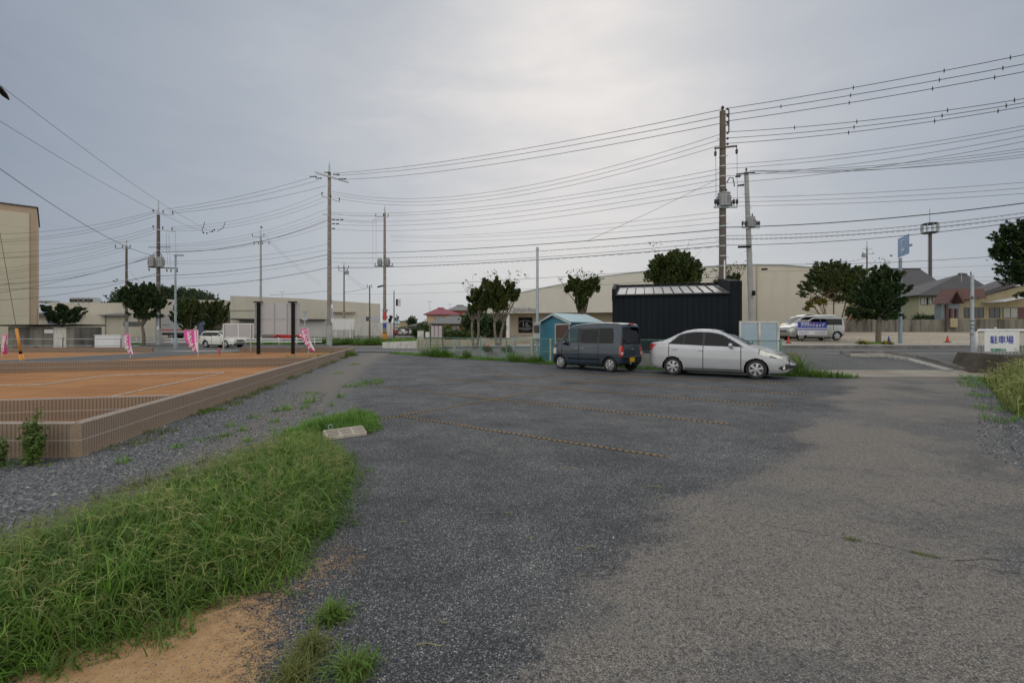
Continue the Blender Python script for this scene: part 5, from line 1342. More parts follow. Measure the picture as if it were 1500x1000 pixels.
b = thing('signboard', 'small white-framed signboard with two grey panels left of the large one', 'signboard', (PX(349, 33.3), 33.3, 0)); pxm = 33.3 / F
for sx in (327.2, 367.3):
    k = MB(); x = (sx - 349) * pxm; k.tube([(x, 0, 0), (x, 0, PZ(474, 33.3))], .045, 8); k.build('post', M['white_dirty'], b, True)
for z in (474.3, 494.6): k = MB(); k.b2((-1.02, .05, PZ(z, 33.3) - .04), (1.05, .10, PZ(z, 33.3) + .04)); k.build('rail', M['white'], b)
for sx in (326.5, 348.4, 370.3): k = MB(); x = (sx - 349) * pxm; k.b2((x - .04, .05, PZ(493.6, 33.3)), (x + .04, .10, PZ(475.2, 33.3))); k.build('frame', M['white'], b)
for sx in (337.5, 359.4): k = MB(); x = (sx - 349) * pxm; k.b2((x - .46, .06, PZ(493.6, 33.3)), (x + .46, .09, PZ(475.2, 33.3))); k.build('panel', M['grey_panel'], b)
# flags
def flag(px, base, top, w_, Yd, lab, lean=0, sgn=1, txt='好評分譲中', wrap=.0, droop=1.0):
    Yf = EYE * F / (base - 488); b = thing('banner_flag', lab, 'flag', (PX(px, Yf), Yf, .03), group='pink banner flags on the plots'); s = Yf / F
    Ht = (base - top) * s; k = MB(); k.tube([(0, 0, -.05), (0, 0, Ht)], .014, 6); k.build('pole', M['white_dirty'], b)
    k = MB(); k.tube([(0, 0, Ht - .02), (sgn * w_ * s, .0, Ht)], .01, 6); k.build('crossbar', M['white_dirty'], b)
    nu, nv = 10, 22; vs = []; fs = []; mi = []
    hb_ = Ht * .80; W_ = w_ * s
    def pt(u, v):
        # u 0 at the pole, 1 at the free edge; the free edge swings in toward the pole lower down
        wv = W_ * ((1 - wrap) * (max(0, 1 - v ** 1.7)) ** .62 + wrap)
        x = sgn * (u * wv) + lean * v * v * W_ - sgn * .02 * 0
        return (x, .12 * math.sin(v * 5 + u * 3) * (.3 + v) * u + .03 * math.sin(u * 9), Ht - .03 - v * hb_ - .1 * u * v * droop * Ht * .6)
    for j in range(nv + 1):
        for i in range(nu + 1): vs.append(pt(i / nu, j / nv))
    for j in range(nv):
        for i in range(nu): fs.append((j * (nu + 1) + i, j * (nu + 1) + i + 1, (j + 1) * (nu + 1) + i + 1, (j + 1) * (nu + 1) + i)); mi.append(1 if i < 3 else 0)
    k = MB(); k.v = vs; k.f = fs; k.m = mi; cl_ = k.build('cloth', [M['pink'], M['white_cloth']], b, True)
    sm = cl_.modifiers.new('thick', 'SOLIDIFY'); sm.thickness = .004
    for i, ch in enumerate(txt):
        v = .16 + i * .165; p = pt(.62, v); p2 = pt(.62, v + .05); ang = math.atan2(p2[0] - p[0], p[2] - p2[2])
        wv = 1 - v ** 2 * .45
        text(ch, .30 * Ht / 1.8, M['white_letter'], cl_, (p[0], p[1] - .03, p[2]), (R(90), -ang * -1.0, 0), bold=.006, sx=.95 * wv, name='character')
    for i in range(6):
        v = .05 + i * .09; p = pt(.14, v); k = MB(); k.box((p[0], p[1] - .02, p[2]), (.05, .004, .09)); k.build('character', M['pink'], cl_)
flag(290.3, 524.0, 483.5, 21, 0, 'pink and white flag with white characters, in front of the white SUV', sgn=-1)
flag(190.8, 526.3, 489, 9, 0, 'pink and white flag by the white guardrail, left of the lamp pole', sgn=-1, wrap=.35, lean=.5)
flag(452, 521, 481, 11, 0, 'pink and white flag twisting beside the big black-framed signboard', sgn=-1, wrap=.55, lean=.9)
flag(3, 523.5, 490, 8, 0, 'pink and white flag cut by the left edge, before the block hut', sgn=1, wrap=.3)
# guy wire with orange guard
Yg = 25.0; a = Vector(P(33, 533, Yg)); c = Vector(P(24, 481, Yg)); d = (c - a).normalized()
b = thing('guy_wire', 'steel guy wire sheathed below in an orange tube, far left', 'guy wire', (0, 0, 0))
k = MB(); k.tube([a - d * .1, a + d * .52], .10, 10); k.build('lower_guard', M['orange_plastic'], b, True)
k = MB(); k.tube([a + d * .52, a + d * .68], .07, 10); k.build('clamp', M['black'], b, True)
k = MB(); k.tube([a + d * .68, c], .06, 10); k.build('upper_guard', M['orange_plastic'], b, True)
k = MB(); k.tube([c, c + d * 7.5], .012, 5); k.build('wire', M['wire'], b)
# pipe railing on the far left wall
rl = thing('pipe_railing', 'grey two-pipe railing on the wall before the block hut', 'railing', (0, 0, 0))
for px in (-30, 9, 93, 137, 178): k = MB(); x = PX(px, 35.9); k.tube([(x, 35.85, .38), (x, 35.85, 1.08)], .03, 8); k.build('post', M['dark_metal'], rl, True)
for z in (1.02, .52): k = MB(); k.tube([(PX(-40, 35.9), 35.85, z), (PX(205, 35.9), 35.85, z)], .025, 8); k.build('pipe', M['galv'], rl, True)
b = thing('white_cabinet', 'long white box standing beyond the pipe railing right of the hut', 'box', (PX(157.5, 39), 39, 0)); k = MB(); k.box((0, .3, .68), (2.15, .6, 1.2)); k.build('body', M['white'], b, bevel=.03); k = MB(); k.box((0, .3, 1.30), (2.2, .66, .04)); k.build('lid', M['white'], b)
# white guardrail of the far street
b = thing('white_guardrail', 'white guardrail along the far pavement behind the trees on the left', 'guardrail', (0, 0, 0))
for i in range(15): x = PX(100, 54) + i * 2.0; k = MB(); k.tube([(x, 53.6, .02), (x, 53.6, .95)], .06, 8); k.build('post', M['white'], b, True)
for z in (.82, .52): k = MB(); k.b2((PX(98, 54), 53.48, z - .08), (PX(98, 54) + 29, 53.55, z + .06)); k.build('rail', M['white'], b)
b = thing('marker_stake', 'short red marker stake on the soil left of the small signboard', 'stake', gp(321, 519.5)); k = MB(); k.box((0, 0, .2), (.07, .07, .42)); k.build('stake', M['red_plastic'], b); k = MB(); k.box((0, 0, .42), (.085, .085, .02)); k.build('cap', M['white'], b)
# cones
def cone(px, base, Y, mat, lab, g):
    x = PX(px, Y); b = thing('traffic_cone', lab, 'cone', (x, Y, G(x, Y) + .025), group=g); k = MB(); k.lathe([(.11, .03), (.025, .42), (.02, .44), (0, .44)], 14); k.build('cone_body', mat, b, True, 50)
    k = MB(); k.box((0, 0, .017), (.29, .29, .03)); k.build('base', M['rubber'] if mat is M['red_plastic'] else mat, b, bevel=.008)
cone(1155, 502, 30.2, M['red_plastic'], 'red traffic cone in front of the grey box van', 'traffic cones'); cone(1388, 502, 31, M['red_plastic'], 'red traffic cone alone on the beige gravel lot', 'traffic cones'); cone(1302, 502, 30.2, M['blue_plastic'], 'blue traffic cone beside the steel sign pole', 'traffic cones')
# banner in front of the grey van
Y = 31.4; b = thing('banner_sign', 'blue and white banner sign with slanted white lettering before the grey van', 'sign', (PX(1190, Y), Y, G(PX(1190, Y), Y))); s = Y / F; g_ = G(PX(1190, Y), Y)
w2 = 21.3 * s; zt = PZ(471.5, Y) - g_; zb = PZ(490.5, Y) - g_
k = MB(); k.b2((-w2, 0, zb), (w2, .03, zt)); pn = k.build('panel', M['white'], b)
k = MB(); k.b2((-w2, -.006, zt - 8.8 * s), (w2, -.001, zt)); k.build('blue_field', M['blue_letter'], pn)
k = MB(); k.b2((-w2, -.006, zt - 11.9 * s), (w2, -.001, zt - 10.2 * s)); k.build('blue_stripe', M['blue_letter'], pn)
text('アパマンショップ', 5.2 * s * 1.05, M['white_letter'], pn, (-.02, -.014, zt - 4.9 * s), bold=.006, sx=.80, shear=.25)
def marks(x0, x1, z, h, mat, y, par):
    k = MB(); x = x0
    while x < x1: w__ = random.uniform(.5, 1.0) * h; k.b2((x, y - .004, z - h / 2), (x + w__, y, z + h / 2 * random.uniform(.6, 1))); x += w__ + h * .35
    k.build('small_lettering', mat, par)
marks(-.75, -.2, zt - 1.3 * s, .045, M['white_letter'], -.008, pn); marks(-.15, .35, zt - 1.0 * s, .03, M['pink'], -.008, pn)
for x0_, x1_ in ((-.85, -.25), (.15, .85)):
    for z_i in (14.2, 16.6): marks(x0_, x1_, zt - z_i * s, .05, M['grey_letter'] if z_i < 15 else M['blue_letter'], -.002, pn)
for sx in (-.78, .78): k = MB(); k.tube([(sx, .05, -.05), (sx, .05, zt)], .022, 8); k.build('post', M['galv'], b, True)
# parking sign on the right
Y = 17.7; b = thing('parking_sign', 'white parking sign with blue characters at the right edge', 'sign', (PX(1468, Y), Y, .3)); s = Y / F
k = MB(); k.b2((-25.6 * s, 0, PZ(515, Y) - .3), (25.6 * s, .02, PZ(485.5, Y) - .3)); pn = k.build('panel', M['white'], b, bevel=.006)
text('駐車場', 12.2 * s, M['blue_letter'], pn, (-.5 * s, -.008, PZ(498.2, Y) - .3), bold=.003, sx=.95)
text('軽自動車のみ', 4.8 * s, M['green_letter'], pn, (-5.5 * s, -.008, PZ(512.6, Y) - .3), bold=.002, sx=.8)
k = MB(); k.tube([(-22 * s, .06, -.2), (-22 * s, .06, 1.1)], .02, 6); k.tube([(22 * s, .06, -.2), (22 * s, .06, 1.1)], .02, 6); k.build('stand', M['galv'], b)
b = thing('tube_fence', 'white tubular fence with thin bars behind the parking sign', 'fence', (PX(1430, 18.6), 18.6, .35)); k = MB(); k.tube([(0, 0, 0), (0, 0, 1.14), (.08, 0, 1.22), (3.6, 0, 1.22)], .045, 8); k.build('frame', M['white'], b, True)
k = MB()
for i in range(24): k.tube([(.12 + i * .14, 0, .2), (.12 + i * .14, 0, 1.18)], .008, 5)
k.tube([(0, 0, .25), (3.6, 0, .25)], .015, 6); k.build('bars', M['white_dirty'], b)
k = MB(); k.lathe([(.0, -.02), (.05, 0), (.0, .05)], 8, (.75, 0, 1.29)); k.build('knob', M['white'], b)
# dark concrete stub walls at the entrance
def stub(lab, pts_, y0, y1, zs, mat, loc):
    b = thing('concrete_stub', lab, 'wall', loc); k = MB(); k.prism(pts_, y0, y1); k.build('block', mat, b, bevel=.03); return b
M['dark_conc'] = pm('blackened_concrete', (.075, .062, .05), .9, var=.35, scale=3, bump=.5, bscale=15, dirt=(.03, .026, .022))
stub('dark weathered concrete wall end below the parking sign', [(0, 0), (3.2, 0), (3.2, .70), (1.4, .70), (.36, .80), (.25, .6)], 0, .9, None, M['dark_conc'], (PX(1406, 17.3), 16.9, -.04))
stub('short mossy concrete wall end at the sedan front bumper', [(0, 0), (.62, 0), (.5, .55), (.40, .74), (.0, .72)], 0, .35, None, pm('mossy_concrete', (.15, .13, .10), .9, var=.35, scale=4, dirt=(.06, .07, .03)), (PX(1165, 16.9), 17.4, 0))
b = thing('steel_post', 'short green steel post behind the sedan bonnet', 'post', (PX(1143.5, 18.6), 18.6, 0)); k = MB(); k.tube([(0, 0, 0), (0, 0, 1.2)], .05, 8); k.build('shaft', M['green_mesh'], b, True); k = MB(); k.lathe([(.058, 0), (.05, .03), (0, .04)], 10, (0, 0, 1.2)); k.build('cap', M['green_mesh'], b)
# concrete wheel stop
A = Vector(g0(477, 641)); B = Vector(g0(534, 634)); A = Vector((-2.60, 6.42)); B = Vector((-2.02, 6.66)); L_ = .60
b = thing('wheel_stop', 'weathered grooved concrete wheel stop lying by the grass', 'wheel stop', (-2.49, 6.44, 0.0), R(40))
wm = pm('wheelstop_concrete', (.44, .40, .34), .9, var=.2, scale=8, bump=.4, bscale=60, dirt=(.26, .23, .19), dscale=6)
k = MB(); k.prism_x([(0, 0), (.006, .048), (.155, .118), (.185, .115), (.20, 0)], 0, .56); k.build('body', wm, b, bevel=.008)
k = MB(); sa = math.atan2(.07, .149)
for r_ in range(4):
    for i in range(3): f_ = .16 + r_ * .215; k.box((.10 + i * .182, .006 + .149 * f_, .0495 + .07 * f_), (.15, .013, .004), M=Matrix.Rotation(sa, 3, 'X'))
k.build('grooves', pm('groove_shadow_dirt', (.20, .17, .14), .9), b)
k = MB(); k.tube([(.10 + .03 * math.cos(a), .165, .15 + .035 * math.sin(a)) for a in np.linspace(0, 6.283, 17)], .006, 6); k.build('lifting_ring', M['galv'], b, True)
# ------------------------------------------------------------------ utility poles
def pole(name, lab, px, Y, ptop, r0, r1, mat, bands=0, cat='utility pole', lean=0, cone=0, group=None):
    x = PX(px, Y); g = G(x, Y); zt = PZ(ptop, Y) - g
    b = thing(name, lab, cat, (x, Y, g), group=group)
    k = MB(); zc = zt - cone
    k.tube([(0, 0, -.3), (lean * .5, 0, zc * .5), (lean, 0, zc)], [r0, (r0 + r1) / 2, r1], 14); sh = k.build('shaft', mat, b, True, 50)
    if cone: k = MB(); k.tube([(lean, 0, zc), (lean, 0, zt)], [r1 * .8, .05], 10); k.build('pole_tip', M['galv'], b, True, 50)
    if bands:
        k = MB()
        for i in range(bands):
            z = zc * (.35 + .5 * i / bands); r_ = r0 + (r1 - r0) * z / zc + .015; k.lathe([(r_, z - .03), (r_, z + .03)], 12, (lean * z / zc, 0, 0))
        for i in range(int(zc / .9)):
            z = 2.2 + i * .9
            if z < zc - .5: s_ = 1 if i % 2 else -1; r_ = r0 + (r1 - r0) * z / zc; k.box((lean * z / zc + s_ * (r_ + .06), 0, z), (.16, .025, .025))
        k.build('step_bolts', M['galv'], sh)
    b['zt'] = zt; b['g'] = g; return b
def arm(b, pxl, pxr, py, Y, pxc, mat=None, ins=(), up=True, th=.09, yd=0, slope=0, lean=0):
    """crossarm from pixel span at the pole's distance, with pin insulators as sub-parts"""
    s = Y / F; x0 = (pxl - pxc) * s; x1 = (pxr - pxc) * s; z = EYE + (488 - py) * s - b['g']
    k = MB(); A = Vector((x0, -yd - .16, z)); B = Vector((x1, yd - .16, z - slope)); d = (B - A); L_ = d.length
    k.box(((A + B) / 2), (L_, th, th), M=d.to_track_quat('X', 'Z').to_matrix()); o = k.build('crossarm', mat or M['galv'], b)
    for pi in ins:
        xi = (pi - pxc) * s; t = (xi - x0) / (x1 - x0); zi = z - slope * t; yi = -yd - .16 + 2 * yd * t; sg = 1 if up else -1
        k = MB(); k.lathe([(.022, 0), (.022, .12), (.06, .13), (.075, .2), (.055, .24), (.07, .29), (.045, .36), (0, .38)], 10)
        if not up: k.v = [(a_, c_, -d_) for a_, c_, d_ in k.v]
        i_ = k.build('insulator', M['ceramic'], o, True); i_.location = (xi, yi, zi + .05 * sg)
    return o
def strain(b, px0, px1, py, Y, pxc, dz=0, yy=0):
    s = Y / F; x0, x1 = (px0 - pxc) * s, (px1 - pxc) * s; z = EYE + (488 - py) * s - b['g']
    k = MB(); n = 7; pts = [Vector((x0 + (x1 - x0) * i / (n - 1), yy, z + dz * i / (n - 1))) for i in range(n)]
    k.tube(pts, [.02, .07, .04, .075, .045, .09, .03], 8); k.build('insulator', M['ceramic'], b, True, 40)
def can(b, px, py0, py1, Y, pxc, r, y=-.35, mat=None):
    s = Y / F; x = (px - pxc) * s; za = EYE + (488 - py1) * s - b['g']; zb = EYE + (488 - py0) * s - b['g']; h = zb - za
    k = MB(); k.lathe([(0, 0), (r, 0), (r, h * .86), (r * 1.08, h * .88), (r * 1.05, h * .96), (r * .5, h), (0, h)], 16)
    for i in range(10): a = i * .628; k.box((math.cos(a) * r * 1.06, math.sin(a) * r * 1.06, h * .42), (.10, .02, h * .6), rz=a)
    o = k.build('transformer', mat or M['transformer'], b, True, 35); o.location = (x, y, za)
    for dx_ in (-.4, .4):
        k = MB(); k.lathe([(.03, 0), (.05, .03), (.03, .07), (.05, .1), (.025, .2)], 8); i_ = k.build('bushing', M['ceramic'], o, True); i_.location = (dx_ * r, 0, h)

# tall pole in the middle left
Y = 52.5; pc = 482.5
b = pole('utility_pole', 'tallest concrete utility pole, pointed top and grey sleeve at its base, middle left', pc, Y, 238, .26, .17, M['pole_concrete'], 10, cone=1.1)
k = MB(); k.lathe([(.30, -.3), (.30, 2.05), (.27, 2.12)], 16); k.build('base_sleeve', M['pole_grey'], b, True, 50)
arm(b, 469, 508, 258, Y, pc, yd=.8, slope=.5, th=.12); arm(b, 466, 502, 256, Y, pc, yd=.8, slope=.5, th=.10)
for a, c, py in ((455, 466, 260), (464, 473, 262.5), (476, 486, 254), (489, 499, 257), (497, 509, 263.5)): strain(b, a, c, py, Y, pc, yy=-.3)
arm(b, 473, 497.5, 288.5, Y, pc, ins=(474, 485.5, 496.5), slope=.5, yd=.3)
arm(b, 474, 482, 313.5, Y, pc, th=.12, slope=.2)
for py, n in ((322.5, 3), (328.5, 2), (335.5, 1)):
    for i in range(n): strain(b, 487 + i * 6, 492 + i * 6, py, Y, pc, yy=-.25)
k = MB(); s = Y / F; k.box((.32, -.1, PZ(459, Y) - b['g']), (.22, .05, 2.0)); ad = k.build('notice_strip', M['white'], b)
k = MB()
for i in range(7): k.box((.32, -.128, PZ(452.5 + i * 2.1, Y) - b['g']), (.14, .006, .11))
k.build('lettering', M['blue_letter'], ad)
# pole by the lorry
Y = 53; pc = 232.0
b = pole('utility_pole', 'brown concrete utility pole with two grey transformers and two crossarms, left', pc, Y, 294, .24, .15, M['pole_dark'], 8, cone=1.6)
k = MB(); k.lathe([(.27, -.3), (.27, 1.75), (.25, 1.8)], 16); k.build('base_sleeve', M['pole_grey'], b, True, 50)
arm(b, 225.5, 255.5, 312.5, Y, pc, ins=(226, 240.5, 254.5), slope=.25); arm(b, 225.5, 258.5, 336, Y, pc, ins=(226, 240, 253.5), slope=.3)
arm(b, 218.5, 262, 391.5, Y, pc, mat=M['pole_dark'], th=.12, slope=.15, ins=(220, 246, 252, 261), up=False); arm(b, 219, 251, 362.5, Y, pc, mat=M['ceramic'], th=.06)
can(b, 226, 377, 391, Y, pc, .32); can(b, 238.5, 377, 391, Y, pc, .34)
for px in (245.5, 249.5, 259): k = MB(); x = (px - pc) * Y / F; k.tube([(x, -.2, PZ(342, Y) - b['g']), (x + .1, -.3, PZ(366, Y) - b['g']), (x + .2, -.2, PZ(391, Y) - b['g'])], .012, 4); k.build('drop_wire', M['wire'], b)
k = MB(); k.tube([(-.1, -.25, PZ(391, Y) - b['g']), (-.5, -.25, PZ(384, Y) - b['g']), (-.35, -.3, PZ(372, Y) - b['g']), (.3, -.3, PZ(368, Y) - b['g']), (.5, -.2, PZ(374, Y) - b['g'])], .03, 5); k.build('cable_loop', M['wire'], b)
k = MB(); k.box((.15, -.27, PZ(470, Y) - b['g']), (.28, .04, 1.9)); ad = k.build('notice_strip', M['white'], b)
k = MB()
for i in range(7): k.box((.15, -.294, PZ(463.5 + i * 2.2, Y) - b['g']), (.16, .006, .11))
k.build('lettering', M['blue_letter'], ad)
# others
Y = 63; pc = 185.3
b = pole('utility_pole', 'slim concrete utility pole just left of the transformer pole', pc, Y, 351, .19, .12, M['pole_dark'], 5, cone=.9)
arm(b, 170, 193, 364, Y, pc, ins=(170.5, 181, 192)); k = MB(); k.lathe([(.21, -.3), (.21, 2.6)], 12); k.build('base_sleeve', M['pole_grey'], b, True, 50)
Y = 66; pc = 563.5
b = pole('utility_pole', 'concrete utility pole with transformer platform and posters, right of the tallest pole', pc, Y, 302, .24, .15, M['pole_concrete'], 9, cone=1.0)
arm(b, 549.5, 569.5, 318, Y, pc, ins=(551, 562, 569)); arm(b, 547, 562, 322, Y, pc, th=.06); arm(b, 549, 577, 390, Y, pc, mat=M['transformer'], th=.16, ins=(550, 575)); can(b, 557.5, 380, 389, Y, pc, .30); can(b, 568.5, 379.5, 389, Y, pc, .33)
for px in (546.8, 551.5): k = MB(); x = (px - pc) * Y / F; k.tube([(x, -.2, PZ(322, Y) - b['g']), (x, -.2, PZ(384, Y) - b['g'])], .010, 4); k.build('drop_wire', M['wire'], b)
for (a, c, m_, w_) in ((457, 468, 'red_letter', .36), (469, 473, 'white', .38), (473, 480, 'blue_letter', .34), (488, 497, 'orange_plastic', .52)):
    k = MB(); r_ = w_ / 2 + .08; z0_, z1_ = PZ(c, Y) - b['g'], PZ(a, Y) - b['g']; k.lathe([(r_, z0_), (r_, z1_)], 16); k.build('poster', M[m_], b, True)
k = MB()
for z_i in (487.5, 497.5): k.lathe([(.30, PZ(z_i + .6, Y) - b['g']), (.30, PZ(z_i - .6, Y) - b['g'])], 16)
k.build('black_band', M['black'], b)
Y = 70; pc = 382.0
b = pole('utility_pole', 'thin pale utility pole with two crossarms standing behind the large signboard', pc, Y, 334, .19, .12, M['pole_grey'], 7, cone=1.2)
arm(b, 370, 388.5, 347, Y, pc, ins=(370.5, 387.5)); arm(b, 371.5, 396, 354, Y, pc, ins=(373, 379.5, 385.5, 395), up=False)
k = MB(); k.add([(0, -.0, 0), (-.12, 0, .22), (.10, 0, .26), (.3, 0, .02), (-.02, .08, .1), (-.02, -.08, .1)], [(0, 1, 4), (1, 2, 4), (2, 3, 4), (3, 0, 4), (0, 1, 5), (1, 2, 5), (2, 3, 5), (3, 0, 5)])
bird = k.build('bird', M['black']); bird.location = (PX(pc, Y) + .02, Y, PZ(334, Y)); tag(bird, 'dark bird perched on the tip of the thin pale pole', 'bird')
Y = 78; pc = 504.0
b = pole('utility_pole', 'short distant utility pole with small transformers, just right of the tallest pole', pc, Y, 384, .17, .11, M['pole_concrete'], 4, cone=.8)
arm(b, 495.5, 512, 393, Y, pc, ins=(496, 504, 511)); arm(b, 496, 512.5, 397.5, Y, pc, ins=(497, 509)); can(b, 509, 397.5, 402, Y, pc, .28)
Y = 76; pc = 541.5
b = pole('utility_pole', 'small thin pole with a drooping cable joint beside the cream warehouse corner', pc, Y, 418, .13, .09, M['pole_dark'], 4)
arm(b, 537, 546, 421, Y, pc, th=.08, ins=(538.5, 544.5))
k = MB(); x = (553 - pc) * Y / F; k.tube([(x, 0, PZ(420.2, Y) - b['g']), (x + .9, 0, PZ(418.4, Y) - b['g'])], .13, 8); k.build('cable_joint', M['black'], b)
Y = 64; pc = 577.2
b = pole('sign_pole', 'thin dark pole carrying a small white box sign near the road corner', pc, Y, 426, .075, .06, M['dark_metal'], 0, 'sign pole')
k = MB(); k.box((.55, 0, PZ(443, Y) - b['g']), (.55, .25, .9)); k.build('sign_back', M['black'], b); k = MB(); k.b2((.55, -.16, PZ(447.5, Y) - b['g']), (.97, -.13, PZ(438.5, Y) - b['g'])); sp_ = k.build('sign_face', M['white'], b)
k = MB(); k.box((.76, -.17, PZ(442, Y) - b['g']), (.12, .01, .22), M=Matrix.Rotation(.5, 3, 'Y')); k.box((.76, -.17, PZ(445.7, Y) - b['g']), (.26, .01, .04)); k.build('emblem', M['grey_letter'], sp_)
def tri_sign(px, pyt, Yt, pyb, lab):
    b = thing('yield_sign', lab, 'road sign', (PX(px, Yt), Yt, G(PX(px, Yt), Yt))); s = Yt / F; zt = PZ(pyt, Yt) - b.location.z
    k = MB(); k.prism([(-5 * s, zt), (5 * s, zt), (.5 * s, zt - 8.5 * s), (-.5 * s, zt - 8.5 * s)], 0, .03); pl = k.build('sign_plate', M['galv'], b)
    k = MB(); k.prism([(-3.7 * s, zt - .9 * s), (3.7 * s, zt - .9 * s), (0, zt - 6.8 * s)], -.012, -.004); k.build('border', M['transformer'], pl)
    k = MB(); k.b2((-4 * s, 0, zt - 14.0 * s), (4 * s, .03, zt - 9.5 * s)); k.build('lower_plate', M['galv'], b)
    k = MB(); k.tube([(0, .05, 0), (0, .05, zt)], .035, 8); k.build('post', M['galv'], b, True)
tri_sign(446, 455, 48, 0, 'grey back of an inverted triangular road sign above the right pink flag')
tri_sign(564, 453, 67.5, 0, 'grey back of an inverted triangular road sign half behind the poster pole')
# tall dark pole behind the black shed
Y = 25.4; pc = 1058.5
b = pole('utility_pole', 'tall dark utility pole with a big transformer rising behind the black shed', pc, Y, 163, .205, .15, M['pole_dark'], 12)
s = Y / F
for px, py in ((1059.5, 157), ): k = MB(); k.lathe([(.03, 0), (.03, .1), (.07, .12), (.09, .2), (.06, .25), (0, .3)], 10); o_ = k.build('insulator', M['ceramic'], b, True); o_.location = (0, 0, b['zt'])
k = MB(); x = 3.5 * s
k.box((8.5 * s, -.05, PZ(178, Y) - b['g']), (.05, .05, 1.2)); k.box((5 * s, -.05, PZ(168, Y) - b['g']), (.3, .06, .05)); k.box((5 * s, -.05, PZ(184, Y) - b['g']), (.3, .06, .05)); k.build('bracket', M['dark_metal'], b)
for py in (161, 171, 181, 196, 204, 212):
    k = MB(); k.lathe([(.03, -.06), (.065, -.03), (.065, .03), (.03, .06)], 10, axis='X'); o_ = k.build('insulator', M['ceramic'], b, True); o_.location = (6.0 * s, -.1, PZ(py, Y) - b['g'])
arm(b, 1045, 1077.5, 219, Y, pc, mat=M['pole_dark'], ins=(1046, 1077), up=False, th=.08, slope=-.12)
can(b, 1059, 283, 303, Y, pc, .30, y=-.12, mat=M['transformer']); can(b, 1068, 290, 303, Y, pc, .17, y=.15)
arm(b, 1044, 1078, 304.5, Y, pc, mat=M['galv'], th=.09, ins=(1046, 1049, 1073, 1077.5), up=True)
k = MB(); xs_ = [(1062, 270), (1066, 262), (1071, 262), (1073, 272), (1073, 275)]; k.tube([((x - pc) * s, -.2, PZ(y, Y) - b['g']) for x, y in xs_], .025, 6); k.build('cable_loop', M['wire'], b, True)
for px in (1046, 1077): k = MB(); x = (px - pc) * s; k.tube([(x, -.2, PZ(224, Y) - b['g']), (x, -.25, PZ(300, Y) - b['g'])], .010, 4); k.build('drop_wire', M['wire'], b)
k = MB(); k.box((.0, -.22, PZ(397, Y) - b['g']), (.07, .04, 1.1)); k.build('white_guard', M['white'], b)
# leaning grey pole next to it
Y = 30; pc = 1102.5
b = pole('utility_pole', 'leaning pale grey utility pole right of the black shed', pc, Y, 252, .19, .13, M['pole_grey'], 9, lean=-.40)
s = Y / F; arm(b, 1077, 1104, 256.5, Y, pc, mat=M['dark_metal'], th=.07, slope=-.12); strain(b, 1077, 1085, 259, Y, pc, .05); strain(b, 1080, 1090, 272, Y, pc, .05)
k = MB(); k.lathe([(.03, 0), (.03, .1), (.07, .13), (.05, .22), (0, .28)], 10); o_ = k.build('insulator', M['ceramic'], b, True); o_.location = (-.4, 0, b['zt'] + .0)
can(b, 1098.5, 318, 334, Y, pc, .25, y=-.1); arm(b, 1085, 1111, 334.5, Y, pc, th=.07, ins=(1086, 1090, 1107, 1110))
k = MB(); k.tube([((1078 - pc) * s, -.3, PZ(363, Y) - b['g']), ((1096 - pc) * s, -.3, PZ(362.5, Y) - b['g'])], .07, 8); k.build('cable_joint', M['black'], b)
k = MB(); k.tube([((1112 - pc) * s, -.3, PZ(395.5, Y) - b['g']), ((1120 - pc) * s, -.3, PZ(395, Y) - b['g'])], .06, 8); k.build('cable_joint', M['black'], b)
k = MB(); k.box(((1100 - pc) * s, -.35, PZ(430, Y) - b['g']), (.16, .14, .3)); k.build('speaker_horn', M['black'], b)
# steel poles
Y = 44.0; pc = 257
b = pole('street_lamp', 'slender blue-grey steel street lamp with flat head behind the left pink flag', pc, Y, 374, .11, .07, M['steel_blue'], 0, 'street lamp'); s = Y / F
k = MB(); k.box((.32, 0, b['zt'] + .02), (.85, .3, .11)); k.build('lamp_head', M['galv'], b, bevel=.03)
k = MB(); k.lathe([(.17, -.05), (.17, .9), (.12, 1.0)], 12); k.build('base_sleeve', M['steel_blue'], b, True, 50)
Y = fence_y(PX(787, 23.7)) + .55; pc = 787.2
b = pole('steel_pole', 'thin grey steel pole with a meter box beside the teal shed', pc, Y, 363, .085, .06, M['galv'], 0, 'pole'); s = Y / F
k = MB(); k.lathe([(.075, 0), (.075, .12), (0, .15)], 12, (0, 0, b['zt'] - .1)); k.build('cap', M['galv'], b, True)
k = MB(); k.box((-.05, -.14, PZ(482, Y)), (.26, .16, .34)); k.build('meter', M['dark_metal'], b, bevel=.03); k = MB(); k.box((-.02, -.13, PZ(474, Y)), (.34, .05, .10)); k.build('bracket', M['galv'], b)
k = MB(); k.box((-.05, -.12, PZ(493, Y)), (.36, .12, .30)); k.build('junction_box', M['grey_panel'], b, bevel=.02)
Y = 29.5; pc = 1318.8
b = pole('steel_sign_pole', 'thick blue-grey steel pole holding the blue direction sign and a lamp', pc, Y, 378, .105, .09, M['steel_blue'], 0, 'sign pole'); s = Y / F
k = MB(); g_ = b['g']; x0, x1 = (1315.0 - pc) * s, (1331 - pc) * s
def zz2(py): return PZ(py, Y) - g_
PA = ((23.9 - 23.97) - .02, .08); PB_ = ((PX(1331.5, 28.2) - PX(pc, Y)), 28.2 - 29.5)
def sp3(u, v, o=.012):
    Yp = 29.5 + PA[1] + (PB_[1] - PA[1]) * u; pt_ = 350 - 7.5 * u + v * (27.5 + 1.2 * u) * (1 if v < .9 else 1)
    return (PA[0] + (PB_[0] - PA[0]) * u - o, PA[1] + (PB_[1] - PA[1]) * u - o * .3, PZ(pt_, Yp) - g_)
